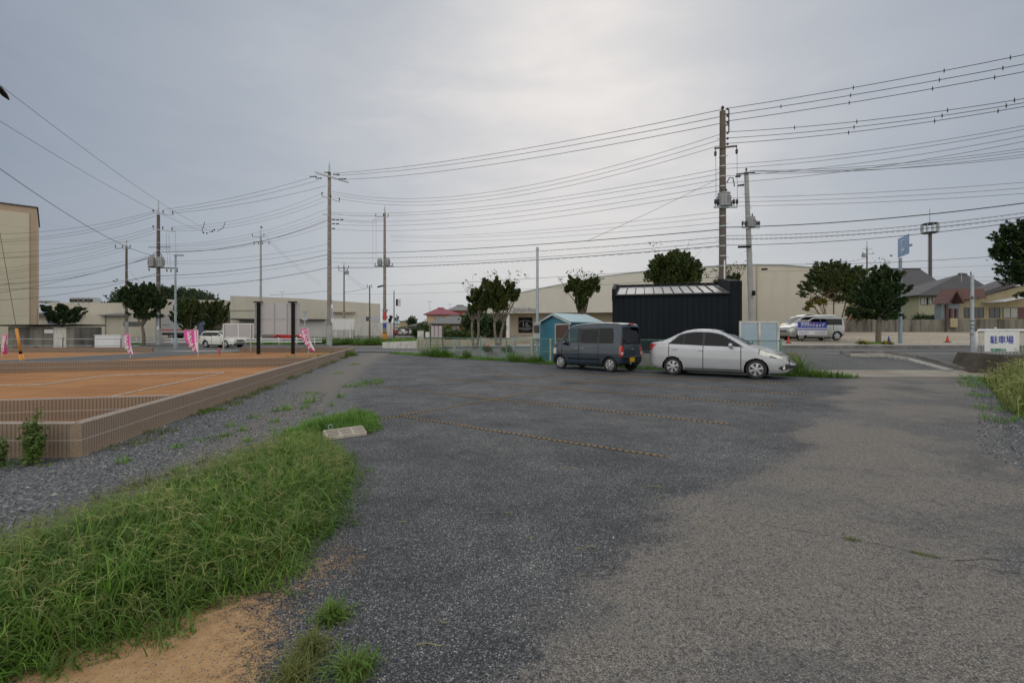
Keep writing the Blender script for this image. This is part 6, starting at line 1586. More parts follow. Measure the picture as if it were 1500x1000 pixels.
k.add([sp3(0, 0, 0), sp3(1, 0, 0), sp3(1, 1, 0), sp3(0, 1, 0), sp3(0, 0, -.03), sp3(1, 0, -.03), sp3(1, 1, -.03), sp3(0, 1, -.03)],
      [(0, 1, 2, 3), (4, 5, 6, 7), (0, 1, 5, 4), (1, 2, 6, 5), (2, 3, 7, 6), (3, 0, 4, 7)]); pn = k.build('sign_panel', M['sign_blue'], b)
k = MB()
def bar(u0, v0, u1, v1): k.add([sp3(u0, v0), sp3(u1, v0), sp3(u1, v1), sp3(u0, v1)], [(0, 1, 2, 3)])
bar(.38, .32, .45, .92); bar(.28, .66, .62, .74); bar(.30, .60, .40, .66); bar(.52, .58, .62, .66); bar(.15, .18, .6, .215); bar(.2, .26, .5, .29); k.build('white_arrow', M['sign_white'], pn)
k = MB(); k.box((.75, .3, zz2(358)), (.45, .2, .16), M=Matrix.Rotation(-.12, 3, 'Y')); k.build('lamp_head', M['transformer'], b, bevel=.05)
k = MB(); k.tube([(.0, .1, zz2(362)), (.6, .3, zz2(359))], .03, 6); k.build('lamp_bracket', M['galv'], b)
Y = 19.6; pc = 1424.2
b = pole('steel_pole', 'thin galvanised post with metal bands left of the parking sign', pc, Y, 403, .072, .055, M['galv'], 0, 'pole')
for py in (470, 476, 481, 489.5): k = MB(); k.lathe([(.085, -.015), (.085, .015)], 12, (0, 0, PZ(py, Y) - b['g'])); k.build('clamp_band', M['dark_metal'], b)
for dx_ in (-.1, .12): k = MB(); k.lathe([(0, -.04), (.05, 0), (.02, .08)], 8, (dx_, -.1, PZ(437, Y) - b['g'])); k.build('spotlight', M['dark_metal'], b)
Y = 50; b = pole('thin_pole', 'very thin dark pole rising over the yellow house roof', 1422.2, Y, 398, .06, .05, M['dark_metal'], 0, 'pole')
Y = 100; pc = 1270; b = pole('utility_pole', 'distant slim utility pole above the trees left of the blue sign', pc, Y, 352, .2, .12, M['pole_dark'], 0, cone=1.5)
arm(b, 1262, 1280, 372, Y, pc, th=.14, ins=(1263, 1278)); arm(b, 1264, 1277, 365, Y, pc, th=.12); can(b, 1264, 372, 377, Y, pc, .4)
Y = 110; pc = 1231.5; b = pole('utility_pole', 'tiny distant utility pole over the right end of the warehouse roof', pc, Y, 379, .2, .14, M['pole_dark'], 0); arm(b, 1223, 1240, 383, Y, pc, th=.16, ins=(1224, 1231, 1239))
for px, top, lab in ((581.3, 460, 'short distant pole far down the road between pines and pale houses'), (610, 468, 'pale distant lamp pole beside the dark-roofed far house')): pole('distant_pole', lab, px, 140, top, .2, .16, M['pole_grey'], 0, 'pole')
# TV aerials
for px, top, base, Y, lab in ((629.5, 441, 455, 100, 'thin TV aerial on the red-roofed house'), (659, 445, 452, 100, 'thin TV aerial between red-roofed and orange houses'), (1408.5, 399, 410, 72, 'thin TV aerial on the dark hipped roof at right'), (413.5, 427, 437, 95, 'thin TV aerial on the wide cream warehouse roof')):
    b = thing('tv_aerial', lab, 'aerial', (PX(px, Y), Y, PZ(base, Y) - .3)); s = Y / F; h = (base - top) * s; k = MB(); k.tube([(0, 0, 0), (0, 0, h + .3)], .035, 5); k.build('mast', M['galv'], b)
    k = MB(); k.tube([(-4 * s, 0, h + .2), (4 * s, 0, h + .2)], .03, 4)
    for i in range(5): k.tube([((-3.5 + i * 1.7) * s, -.3, h + .2), ((-3.5 + i * 1.7) * s, .3, h + .2)], .015, 4)
    k.build('elements', M['galv'], b)
# cell tower
Y = 120; pc = 1362; x = PX(pc, Y); s = Y / F; b = thing('cell_tower', 'tall dark mast with round antenna platform on the right skyline', 'mast', (x, Y, 1)); k = MB()
k.tube([(.3 * s * 2, 0, 0), (.6 * s, 0, PZ(340, Y) - 1)], [.42, .36], 12); k.build('mast_column', pm('maroon_mast', (.09, .06, .07), .6), b, True, 50)
k = MB(); k.tube([(-2.4 * s, 0, 0), (-2.4 * s, 0, PZ(341, Y) - 1)], .09, 5); k.tube([(-1.2 * s, 0, 0), (-1.2 * s, 0, PZ(341, Y) - 1)], .06, 5)
for i in range(48): z = i * .55; k.tube([(-2.4 * s, 0, z), (-1.2 * s, 0, z)], .04, 4)
k.build('ladder', M['galv'], b)
k = MB(); zb, zt_ = PZ(341, Y) - 1, PZ(328, Y) - 1
for z in (zb, zt_): k.tube([(1.6 * math.cos(a), 1.6 * math.sin(a), z) for a in np.linspace(0, 6.283, 25)], .10, 5)
k.lathe([(0, zt_ + .05), (1.5, zt_ + .05)], 24); k.lathe([(0, zb), (1.3, zb)], 24); k.build('platform', M['dark_metal'], b)
for i in range(10): a = i * .628; k = MB(); k.box((1.7 * math.cos(a), 1.7 * math.sin(a), (zb + zt_) / 2), (.3, .12, 1.9), rz=a); k.build('antenna', M['galv'], b)
k = MB(); k.tube([(0, 0, zt_), (0, 0, PZ(306, Y) - 1)], .05, 5); k.build('tip_rod', M['dark_metal'], b)

# ------------------------------------------------------------------ cables
def wire(p, q, sag, r, lab, grp, n=22, wob=0):
    A = Vector(P(*p)); B = Vector(P(*q)); pts = []
    for i in range(n + 1):
        t = i / n; v = A.lerp(B, t); v.z -= 4 * sag * t * (1 - t)
        pts.append(v)
    k = MB(); k.tube(pts, r, 4, caps=False); o = k.build('power_cable', M['wire'], None, True)
    if wob:
        me = o.data
        pass
    return tag(o, lab, 'cable', grp)
def spiral(p, q, sag, r, lab, grp, coils):
    """messenger cable with a loosely wound companion"""
    A = Vector(P(*p)); B = Vector(P(*q)); n = coils * 6; pts = []; pt2 = []
    for i in range(n + 1):
        t = i / n; v = A.lerp(B, t); v.z -= 4 * sag * t * (1 - t); pts.append(v); w = i / 6 * 2 * math.pi
        pt2.append(v + Vector((.0, math.cos(w) * .03, math.sin(w) * .03 - .03)))
    k = MB(); k.tube(pts[::3] + [pts[-1]], r, 4, caps=False); o = k.build('power_cable', M['wire'], None, True); tag(o, lab, 'cable', grp)
    k = MB(); k.tube(pt2, r * .55, 3, caps=False); k.build('wound_cable', M['wire'], o)
    return o
YB, YA, YC, YH, YL = 52.5, 53, 66, 25.4, 30
g1 = 'cables between the tallest pole and the pole behind the black shed'
for a, c in ((254, 160.5), (257, 170.5), (263, 180.5)): wire((487 + (a - 254) * 2, a, YB), (1058, c, YH), .55, .017, 'high thick cable in the top trio from tallest pole to the dark pole', g1)
for a, c in ((280.3, 196), (284, 204), (288.5, 212)): wire((486, a, YB), (1058, c, YH), 1.9, .012, 'thin cable of the sagging second trio between tallest pole and dark pole', g1)
g2 = 'long cables passing the tallest pole and the dark pole'
for i, (a, c) in enumerate(((311, 247), (314, 254), (322.5, 262), (328, 271), (335.5, 279))): wire((484, a, YB), (1058, c, YH), .9, .011, 'thin middle-height cable from the tallest pole to the dark pole', g2)
for a, c in ((347, 318), (352.5, 326), (345, 310)): wire((572, a, YC), (1058, c, YH), .5, .009, 'very thin cable from the poster pole to the dark pole', 'thin cables from the poster pole')
wire((486, 371, YB), (1058, 336, YH), .32, .022, 'thick black cable crossing low from tallest pole to dark pole', None)
spiral((486, 378, YB), (1058, 347, YH), .35, .011, 'loosely wound cable above the lowest bundle, middle of the sky', None, 60)
spiral((486, 392, YB), (1058, 360, YH), .30, .018, 'lowest wound cable bundle from tallest pole to dark pole', None, 70)
wire((486, 384, YB), (1058, 354, YH), .5, .012, 'plain cable between the two wound bundles, middle of the sky', None)
wire((555, 419, 76), (1102, 387, YL), .15, .015, 'low cable passing behind the bushy roof-level trees to the leaning pole', None)
wire((480, 430, 78), (1080, 404, YL), .45, .010, 'lowest thin cable just above the store roof', None)
wire((862, 352, 24), (1052, 262, YH), .05, .008, 'thin diagonal guy cable below the dark pole', None)
# right of the dark pole, running off the right edge toward the camera
g3 = 'cables running off the right edge from the dark pole'
def right(py0, pyE, r, lab, grp, sag=.12, Y1=19.9, px0=1062, Y0=YH, ext=1560):
    # straight continuation past the frame edge
    t = (ext - 1060) / 440; wire((px0, py0, Y0), (ext, pyE + (pyE - py0) * (t - 1) * .9, Y1), sag, r, lab, grp)
for a, c in ((159.5, 78), (168, 91.5), (178, 103)): right(a, c, .016, 'thick top cable with small spacers running from dark pole off right edge', g3)
for a, c in ((193.5, 141), (202.5, 147), (210.5, 152.5)): right(a, c, .014, 'cable of the second trio running from the dark pole off right edge', g3, .25)
for a, c in ((241, 180), (247, 185.5), (258, 195), (268, 203)): right(a, c, .010, 'thin cable below the two trios, running off the right edge', 'thin cables running off the right edge', .3)
for a, c in ((250, 213), (252, 217), (254, 222), (250, 226)): right(a, c, .011, 'cable of the converging bundle from the leaning pole to the right edge', 'converging bundle at right', .35, 23, 1098, YL)
for a, c in ((290, 265), (296, 273.5), (302, 281.5)): right(a, c, .009, 'thin parallel cable of the middle trio at the right', 'middle trio at right', .15, 23)
right(333, 294, .022, 'thick black cable sloping up to the right edge above the blue sign', None, .25)
for a, c, r in ((345, 307, .010), (350, 313, .013)): 
    spiral((1062, a, YH), (1560, c - 4, 20.5), .3, r, 'wound cable passing %s below the thick black cable at right' % ('just' if a == 345 else 'farther'), None, 60)
right(359, 320, .014, 'cable just touching the top of the blue direction sign', None, .3)
right(387, 369, .012, 'low cable crossing the pole of the blue direction sign', None, .25, 27, 1104, YL)
right(398, 386, .008, 'lowest faint cable across the dark tiled roofs', None, .1, 40, 1104, 36)
for a, c in ((402, 398), (407, 405), (412, 411)): wire((1290, a, 100), (1600, c, 90), .8, .02, 'faint distant cable over the roofs on the right', 'faint distant cables over the roofs')
wire((1180, 386, 110), (1270, 378, 100), .5, .03, 'short distant cable ending at the distant slim pole', None)
# spacers on the six big cables
def spacer(px, py, Y):
    k = MB(); k.lathe([(0, -.13), (.012, -.09), (.03, -.02), (.03, .02), (.012, .09), (0, .13)], 8); o = k.build('cable_spacer', M['ceramic']); o.location = P(px, py, Y); tag(o, 'small dark spacer clipped on a thick cable at the upper right', 'spacer', 'cable spacers at upper right')
def ypos(px): # distance along the right-hand span
    A = Vector(P(1062, 160, YH)); B = Vector(P(1560, 160, 19.9)); t = (px - 750) / F; 
    u = (t * A.y - A.x) / ((B.x - A.x) - t * (B.y - A.y)); return A.y + (B.y - A.y) * u
for px, k_ in ((1250, 0), (1246, 1), (1244, 2), (1383, 0), (1376, 1), (1366, 2), (1480, 0), (1469, 1), (1457, 2), (1144, 1.2)):
    a, c = ((159.5, 78), (168, 91.5), (178, 103))[int(k_)]; Yp = ypos(px); A = Vector(P(1062, a, YH)); B = Vector(P(1560, c + (c - a) * (500 / 440 - 1) * .9, 19.9)); u = (Yp - A.y) / (B.y - A.y); z = A.z + (B.z - A.z) * u - 4 * .12 * u * (1 - u)
    spacer(px, 488 - (z - EYE) * F / Yp, Yp)
for px, k_ in ((1255, 0), (1251, 1), (1243, 2), (1388, 0), (1380, 1), (1369, 2), (1486, 0), (1474, 1), (1462, 2), (1164, 0)):
    a, c = ((193.5, 141), (202.5, 147), (210.5, 152.5))[k_]; Yp = ypos(px); A = Vector(P(1062, a, YH)); B = Vector(P(1560, c + (c - a) * (500 / 440 - 1) * .9, 19.9)); u = (Yp - A.y) / (B.y - A.y); z = A.z + (B.z - A.z) * u - 4 * .25 * u * (1 - u)
    spacer(px, 488 - (z - EYE) * F / Yp, Yp)
# between the tallest pole and the transformer pole on the left
g4 = 'cables between the transformer pole and the tallest pole'
for i, (a, c) in enumerate(((309, 260), (312, 264), (314.5, 272))): wire((240 + i * 7, a - 2, YA), (456 + i * 11, c, YB), .35, .016, 'top trio cable between the transformer pole and tallest pole', g4)
for a, c in ((332, 282), (335, 289), (338, 295)): wire((252, a, YA), (475, c, YB), .9, .011, 'second trio cable between the transformer pole and tallest pole', g4)
for a, c in ((358, 306), (359.5, 313), (361, 318), (364, 325), (366, 330)): wire((234, a, YA), (480, c, YB), 1.0, .010, 'thin middle cable between the transformer pole and tallest pole', g4)
wire((236, 369, YA), (480, 322, YB), 1.0, .026, 'thick black cable rising from the transformer pole to the tallest pole', None)
wire((234, 404, YA), (480, 373, YB), .45, .024, 'lower thick cable between the transformer pole and tallest pole', None)
for a, c in ((408, 379), (383, 358), (386, 366)): wire((234, a, YA), (480, c, YB), .5, .011, 'low thin cable between the transformer pole and tallest pole', g4)
spiral((234, 420, YA), (480, 392, YB), .5, .018, 'wound cable bundle sagging low toward the wooded hill', None, 60)
wire((395, 432, 70), (480, 426, 78), .1, .02, 'low cable behind the signboard to the small distant pole', None)
wire((504, 428, 78), (541, 421, 76), .1, .02, 'short low cable ending at the small thin pole', None)
for a in (392, 396): wire((389, a - 48, 70), (470, a + 22, 90), .6, .014, 'faint cable falling right from the thin pale pole', 'faint cables falling from distant poles')
for a in (398, 402): wire((508, a, 78), (536, a + 22, 76), .3, .014, 'faint cable falling right from the short distant pole', 'faint cables falling from distant poles')
for a, c in ((302, 316), (306, 324), (309, 327)): wire((484, a + 10, YB), (552, c, YC), .2, .010, 'short thin cable between tallest pole and poster pole', 'short cables to the poster pole')
# to the left of the transformer pole, off the left edge
g5 = 'cables running off the left edge from the transformer pole'
def left(py0, pyE, r, sag, lab, grp, Y1=46, px0=230, Y0=YA): wire((px0, py0, Y0), (-70, pyE + (pyE - py0) * .3, Y1), sag, r, lab, grp)
for a, c in ((308, 334), (311, 343), (316, 346)): left(a, c, .013, .9, 'top trio cable running left behind the beige building', g5)
for a, c in ((331, 361), (335, 368), (340, 369)): left(a, c, .012, 1.0, 'second trio cable running left behind the beige building', g5)
for a, c, px0, Y0 in ((360, 390, 172, 63), (362, 395, 182, 63), (364, 398, 192, 63), (372, 404, 230, 53), (376, 411, 230, 53)): left(a, c, .011, .6, 'thin cable fan running left past the slim pole', g5, 50, px0, Y0)
left(372, 405, .020, 1.2, 'thick cable running left from the transformer pole over the block hut', None); left(374, 424, .016, .5, 'lower black cable dipping left of the transformer pole', None)
spiral((230, 400, YA), (-70, 440, 48), .9, .013, 'wound cable running left above the rooftop air units', None, 60)
left(403, 418, .018, .6, 'lowest thick cable running left across the warehouse roof', None)
left(352, 336 + 20, .006, .2, 'faint cable high above the left warehouse', None)
# three strands coming overhead from the left
wire((-60, 78, 17), (305, 337, 52), .5, .012, 'highest thin cable slanting down from upper left past the transformer pole', None)
wire((-60, 140, 18), (300, 340, 52), .5, .011, 'middle thin cable slanting down from the left edge', None)
wire((-60, 204, 20), (222, 374, 53), .7, .020, 'lower thicker cable slanting down from the left edge to the transformer pole', None)
k = MB(); A = Vector(P(-8, 122, 18.5)); B = Vector(P(13, 146, 19.3)); k.tube([A, A.lerp(B, .3), A.lerp(B, .7), B], [.02, .11, .10, .03], 8); tag(k.build('cable_clamp', M['black'], None, True), 'dark cable clamp on the highest slanting cable at the left edge', 'clamp')
k = MB(); 
for (a, c) in (((300, 325), (296, 338)), ((296, 338), (299, 341)), ((306, 340), (314, 337)), ((330, 325), (327, 334)), ((327, 334), (318, 339))): k.tube([P(a[0], a[1], 52), P(c[0], c[1], 52)], .03, 5)
for px, py in ((298, 341), (303, 341.5), (311, 339), (314, 337)): k.lathe([(0, -.12), (.1, 0), (0, .12)], 8, P(px, py, 52))
tag(k.build('cable_junction', M['ceramic']), 'cluster of small insulators where the slanting cables meet mid-span, left', 'cable junction')
# ------------------------------------------------------------------ vegetation
def leaves(center, spec, count, size, name, mat, parent, flat=.6, seed=0, shell=.35):
    """leaf-sized quads through clumps; spec = [(dx,dy,dz,rx,ry,rz)]"""
    rg = np.random.default_rng(seed); spec = np.array(spec, float)
    vol = (spec[:, 3] * spec[:, 4] * spec[:, 5]) ** (2 / 3); ci = rg.choice(len(spec), count, p=vol / vol.sum())
    d = rg.normal(size=(count, 3)); d /= np.linalg.norm(d, axis=1, keepdims=True)
    rad = (shell + (1 - shell) * rg.random(count) ** .5)
    if spec.shape[1] > 6:      # sprays: (start, end, width) strokes of foliage tapering to a tip
        tt = rg.random(count) ** .85
        st_, en = spec[ci, :3], spec[ci, 6:9]
        wd = spec[ci, 3][:, None] * (1.05 - .75 * tt[:, None])
        g3 = rg.normal(size=(count, 3)) * [1, 1, .55]
        p = st_ + (en - st_) * tt[:, None] + g3 * wd * .55; p[:, 2] += .12 * spec[ci, 3] * np.sin(tt * 3.1)
    else:
        rag = 1 + .22 * np.sin(d[:, 0] * 7 + ci) * np.cos(d[:, 2] * 9 + ci * 2.1) + .12 * rg.normal(size=count)
        p = spec[ci, :3] + d * (rad * rag)[:, None] * spec[ci, 3:6] + rg.normal(size=(count, 3)) * size * 1.1
    n = d * .5 + rg.normal(size=(count, 3)) * .6 + [0, 0, flat]; n /= np.linalg.norm(n, axis=1, keepdims=True)
    a = np.cross(n, rg.normal(size=(count, 3))); a /= np.linalg.norm(a, axis=1, keepdims=True); b = np.cross(n, a)
    s = size * rg.uniform(.6, 1.4, count)[:, None]
    V = np.stack([p - a * s, p + b * s * .45, p + a * s, p - b * s * .45], 1) + np.array(center)
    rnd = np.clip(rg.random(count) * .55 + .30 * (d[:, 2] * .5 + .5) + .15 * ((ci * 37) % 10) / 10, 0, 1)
    return quads_obj(name, V, mat, parent, rnd)
def limb(k, p0, p1, r0, r1, bend=.08, n=5):
    A = Vector(p0); B = Vector(p1); m = (B - A).length; off = Vector((random.uniform(-1, 1), random.uniform(-1, 1), random.uniform(-.3, .5))) * m * bend
    k.tube([A.lerp(B, i / n) + off * math.sin(math.pi * i / n) for i in range(n + 1)], [r0 + (r1 - r0) * i / n for i in range(n + 1)], 7)
def tree(name, lab, px, Y, base, clumps, n, size, mat, trunk=.16, fork=.45, group=None, bark=None, seed=1, stems=1, spread=.4, depth=1.0, twigs=0, shell=.3, flat=.6, rise=1.0):
    """clumps given as (px, py, rx_px, ry_px) on the crown's outline, spread in depth about the trunk"""
    s = Y / F; x0 = PX(px, Y); z0 = PZ(base, Y) if base else G(x0, Y)
    b = thing(name, lab, 'tree', (x0, Y, z0), group=group); rg = random.Random(seed); sp = []
    ztop_ = max(PZ(c_[1] - c_[3], Y) - z0 for c_ in clumps); fz = ztop_ * fork
    for (cx, cy, rx, ry) in clumps:
        X = (cx - px) * s; Z = PZ(cy, Y) - z0; rr = rx * s; rz_ = ry * s; m_ = max(7, int(5 + rx * ry * .10))
        for i in range(m_):
            a = rg.uniform(0, 6.28); u = rg.random() ** .5 * .8; Yd = rg.uniform(-1, 1) * rr * .75 * depth
            p0 = Vector((X + math.cos(a) * rr * u, Yd, Z + math.sin(a) * rz_ * u))
            out = Vector((p0.x, p0.y * .7, max(.05, p0.z - fz))).normalized() * rise + Vector((rg.uniform(-.5, .5), rg.uniform(-.5, .5), rg.uniform(-.15, .35)))
            L_ = (rr * rz_) ** .5 * rg.uniform(.45, .85); p1 = p0 + out.normalized() * L_; q0 = p0 - out.normalized() * L_ * .45
            w_ = max(.13, L_ * .37)
            sp.append((q0.x, q0.y, q0.z, w_, w_, w_, p1.x, p1.y, p1.z))
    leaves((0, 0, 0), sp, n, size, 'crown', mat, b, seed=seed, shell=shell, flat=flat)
    k = MB(); ztop = max(q_[2] for q_ in sp); zf = ztop * fork
    for st_ in range(stems):
        off = (st_ - (stems - 1) / 2) * spread * (1 if stems > 1 else 0)
        tp = Vector((off * 2.2, rg.uniform(-.2, .2), zf)); limb(k, (off * .3, 0, -.2), tp, trunk, trunk * .72, .05)
        tg = rg.sample(sp, min(len(sp), 7))
        for q_ in tg: limb(k, tp, (q_[0], q_[1], q_[2]), trunk * .5, trunk * .12, .1)
    if twigs:
        for i in range(twigs):
            q_ = rg.choice(sp); a = rg.uniform(-.9, .9); L_ = rg.uniform(.5, 1.5) * (ztop * .16)
            if q_[2] > ztop * .72: limb(k, (q_[0], q_[1], q_[2]), (q_[0] + math.sin(a) * L_ * 1.2, q_[1], q_[2] + q_[5] + L_), .016, .006, .1, 4)
    k.build('trunk', bark or M['bark'], b, True)
    if twigs:
        sp2 = []
        for i in range(twigs * 2):
            q_ = rg.choice(sp)
            if q_[2] > ztop * .70: a = rg.uniform(-.9, .9); L_ = rg.uniform(.6, 1.5) * (ztop * .16); sp2.append((q_[0] + math.sin(a) * L_ * 1.2, q_[1], q_[2] + q_[5] + L_, .14, .14, .12))
        if sp2: leaves((0, 0, 0), sp2, len(sp2) * 7, size * .8, 'sprays', mat, b, seed=seed + 9, shell=.1)
    return b
# near street trees in front of the store
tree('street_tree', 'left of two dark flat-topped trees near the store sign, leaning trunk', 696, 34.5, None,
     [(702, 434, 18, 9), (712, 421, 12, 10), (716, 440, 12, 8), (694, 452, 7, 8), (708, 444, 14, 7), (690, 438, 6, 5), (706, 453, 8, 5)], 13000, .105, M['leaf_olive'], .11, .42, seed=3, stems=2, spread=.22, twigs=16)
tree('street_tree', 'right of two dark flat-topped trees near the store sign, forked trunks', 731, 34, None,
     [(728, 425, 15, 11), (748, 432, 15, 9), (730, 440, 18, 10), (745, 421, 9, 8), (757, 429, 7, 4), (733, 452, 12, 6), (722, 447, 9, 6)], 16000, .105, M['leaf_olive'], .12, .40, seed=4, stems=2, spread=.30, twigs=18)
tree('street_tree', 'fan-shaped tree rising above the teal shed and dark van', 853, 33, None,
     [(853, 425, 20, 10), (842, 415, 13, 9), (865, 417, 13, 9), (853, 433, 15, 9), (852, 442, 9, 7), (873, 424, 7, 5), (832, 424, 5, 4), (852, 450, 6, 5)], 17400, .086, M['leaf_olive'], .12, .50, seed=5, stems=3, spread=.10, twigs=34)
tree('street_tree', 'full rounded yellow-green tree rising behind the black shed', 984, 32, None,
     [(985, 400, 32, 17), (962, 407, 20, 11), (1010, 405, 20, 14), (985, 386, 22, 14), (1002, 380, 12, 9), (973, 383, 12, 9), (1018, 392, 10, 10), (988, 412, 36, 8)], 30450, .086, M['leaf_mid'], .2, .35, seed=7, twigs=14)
tree('small_tree', 'sparse low treetop showing behind the base of the tall dark pole', 1068, 31, None,
     [(1053, 416, 11, 4), (1068, 412, 12, 6), (1078, 407, 5, 7), (1060, 420, 16, 5)], 2400, .09, M['leaf_olive'], .08, .6, seed=8, stems=2, spread=.4, twigs=22)
# behind the grey van
tree('multi_stem_tree', 'broad green tree with thin reddish stems against the cream warehouse', 1222, 50, None,
     [(1222, 410, 30, 18), (1190, 420, 17, 10), (1180, 430, 9, 8), (1245, 412, 18, 18), (1235, 432, 24, 12), (1210, 396, 18, 8), (1232, 396, 16, 8), (1200, 440, 12, 6), (1250, 435, 14, 14)], 32625, .117, M['leaf_mid'], .09, .50, seed=11, stems=5, spread=.62, bark=M['bark_red'])
tree('small_tree', 'yellowing low tree leaning in front of the broad green one', 1206, 48.5, None,
     [(1190, 446, 9, 5), (1203, 444, 9, 4), (1183, 451, 4, 4)], 900, .14, leafmat('leaf_yellowing', (.07, .08, .02), (.20, .19, .04), (.26, .20, .05)), .05, .6, seed=12, stems=1, bark=M['bark_red'])
tree('street_tree', 'dark layered tree beside the blue direction sign pole', 1287, 29.2, None,
     [(1288, 400, 13, 9), (1284, 415, 22, 9), (1296, 412, 20, 7), (1284, 430, 27, 10), (1300, 430, 24, 7), (1276, 445, 22, 9), (1296, 447, 22, 8), (1288, 460, 20, 9), (1272, 462, 10, 6), (1312, 422, 20, 3), (1308, 400, 22, 3.5), (1252, 455, 9, 6), (1318, 440, 10, 3)], 18750, .10, M['leaf_dark'], .17, .42, seed=14, twigs=10, depth=.8)
tree('street_tree', 'dark spreading tree cut by the right edge of the picture', 1545, 24, None,
     [(1492, 350, 26, 16), (1480, 372, 22, 12), (1500, 395, 30, 14), (1478, 350, 14, 10), (1466, 362, 10, 5), (1490, 412, 20, 8), (1500, 332, 18, 8), (1525, 370, 30, 30), (1500, 430, 16, 6)], 22500, .09, M['leaf_dark'], .2, .4, seed=15, flat=1.0)
# left group
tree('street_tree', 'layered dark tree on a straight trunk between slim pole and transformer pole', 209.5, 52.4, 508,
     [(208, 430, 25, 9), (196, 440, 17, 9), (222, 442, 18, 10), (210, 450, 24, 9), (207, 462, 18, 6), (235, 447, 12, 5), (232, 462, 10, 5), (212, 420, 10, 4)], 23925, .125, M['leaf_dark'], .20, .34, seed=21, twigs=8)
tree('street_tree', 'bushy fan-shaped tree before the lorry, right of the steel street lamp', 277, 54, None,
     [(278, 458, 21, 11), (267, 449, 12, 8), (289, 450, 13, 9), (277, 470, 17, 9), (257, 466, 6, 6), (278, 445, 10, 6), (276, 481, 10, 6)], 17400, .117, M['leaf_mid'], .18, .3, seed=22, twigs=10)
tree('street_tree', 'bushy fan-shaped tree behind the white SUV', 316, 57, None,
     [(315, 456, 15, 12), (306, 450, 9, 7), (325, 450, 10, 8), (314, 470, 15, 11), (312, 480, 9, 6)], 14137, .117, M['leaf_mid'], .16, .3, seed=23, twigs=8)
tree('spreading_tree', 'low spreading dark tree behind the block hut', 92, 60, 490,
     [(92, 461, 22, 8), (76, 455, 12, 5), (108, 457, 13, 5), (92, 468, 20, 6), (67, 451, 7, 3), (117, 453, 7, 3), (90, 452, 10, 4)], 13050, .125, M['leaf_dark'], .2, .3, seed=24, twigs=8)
# round clipped trees and hedge by the houses
def shrub(name, lab, px, Y, py0, py1, wpx, n, mat, seed, cat='shrub', group=None, base=None, depth=1.0, size=.14):
    s = Y / F; x0 = PX(px, Y); z0 = (PZ(py1, Y) if base is None else base); b = thing(name, lab, cat, (x0, Y, z0), group=group); H = PZ(py0, Y) - z0; rg = random.Random(seed); sp = []
    for i in range(max(6, int(wpx * .6))):
        sp.append((rg.uniform(-.72, .72) * wpx * s / 2, rg.uniform(-.4, .4) * min(wpx * s, 2.5) * depth, H * rg.uniform(.30, .78), max(.18, min(wpx * s * .2, H * .5)), max(.18, min(wpx * s * .2, H * .5)), H * .26))
    leaves((0, 0, 0), sp, n, size, 'foliage', mat, b, seed=seed, shell=.3)
    k = MB()
    for i in range(5): q_ = sp[i]; limb(k, (q_[0] * .4, q_[1] * .3, -.15), q_[:3], .05, .015)
    k.build('stems', M['bark'], b, True)
shrub('round_tree', 'dense dark rounded tree between the houses and the store', 696, 52, 452, 494, 34, 6500, M['leaf_dark'], 31, 'tree', size=.17)
shrub('round_tree', 'dense dark rounded tree behind the forked pale trunks', 726, 55, 462, 494, 22, 3500, M['leaf_dark'], 32, 'tree', size=.17)
shrub('hedge', 'clipped green hedge in front of the orange-walled house', 672, 50, 486, 495, 58, 5000, M['leaf_mid'], 33, 'hedge', size=.14)
shrub('shrub', 'pale green shrub just right of the notice board', 655, 53, 478, 494, 14, 1800, M['leaf_bright'], 34)
shrub('hedge', 'dark green hedge behind the distant parked cars', 600, 128, 482, 489, 48, 3500, M['leaf_mid'], 35, 'hedge', size=.3)
shrub('shrub', 'round green shrubs below the red-roofed house', 617, 80, 475, 492, 18, 2500, M['leaf_mid'], 36, size=.22)
shrub('shrub', 'dark leafy shrub left of the notice board behind the cabinet', 612, 70, 480, 496, 14, 1800, M['leaf_dark'], 37, size=.2)
tree('pine_tree', 'small distant pine silhouette left of the short distant pole', 572.5, 170, None, [(572, 470, 4, 3), (573, 465, 2.5, 2.5), (571, 474, 4, 2)], 900, .3, M['woods'], .15, .5, seed=38)
tree('pine_tree', 'small distant pine silhouette right above the pale house', 582.5, 172, None, [(582, 469, 4, 3), (583, 465, 3, 2), (582, 473, 3.5, 2)], 900, .3, M['woods'], .15, .5, seed=39)
shrub('round_tree', 'dark distant tree beside the small yellow house', 605, 140, 465, 489, 13, 1500, M['woods'], 40, 'tree', size=.35)
shrub('shrub', 'green garden shrub behind the block wall below the pale green house', 1368, 58, 461, 472, 44, 4000, M['leaf_dark'], 41, base=2.0, size=.17)
shrub('shrub', 'garden bush behind the wall left of the blue sign pole', 1300, 60, 456, 474, 30, 3000, M['leaf_dark'], 42, base=1.9, size=.17)
shrub('shrub', 'ivy-like bush low against the warehouse wall right of the reddish stems', 1258, 52, 448, 470, 26, 2500, M['leaf_mid'], 43, size=.16)
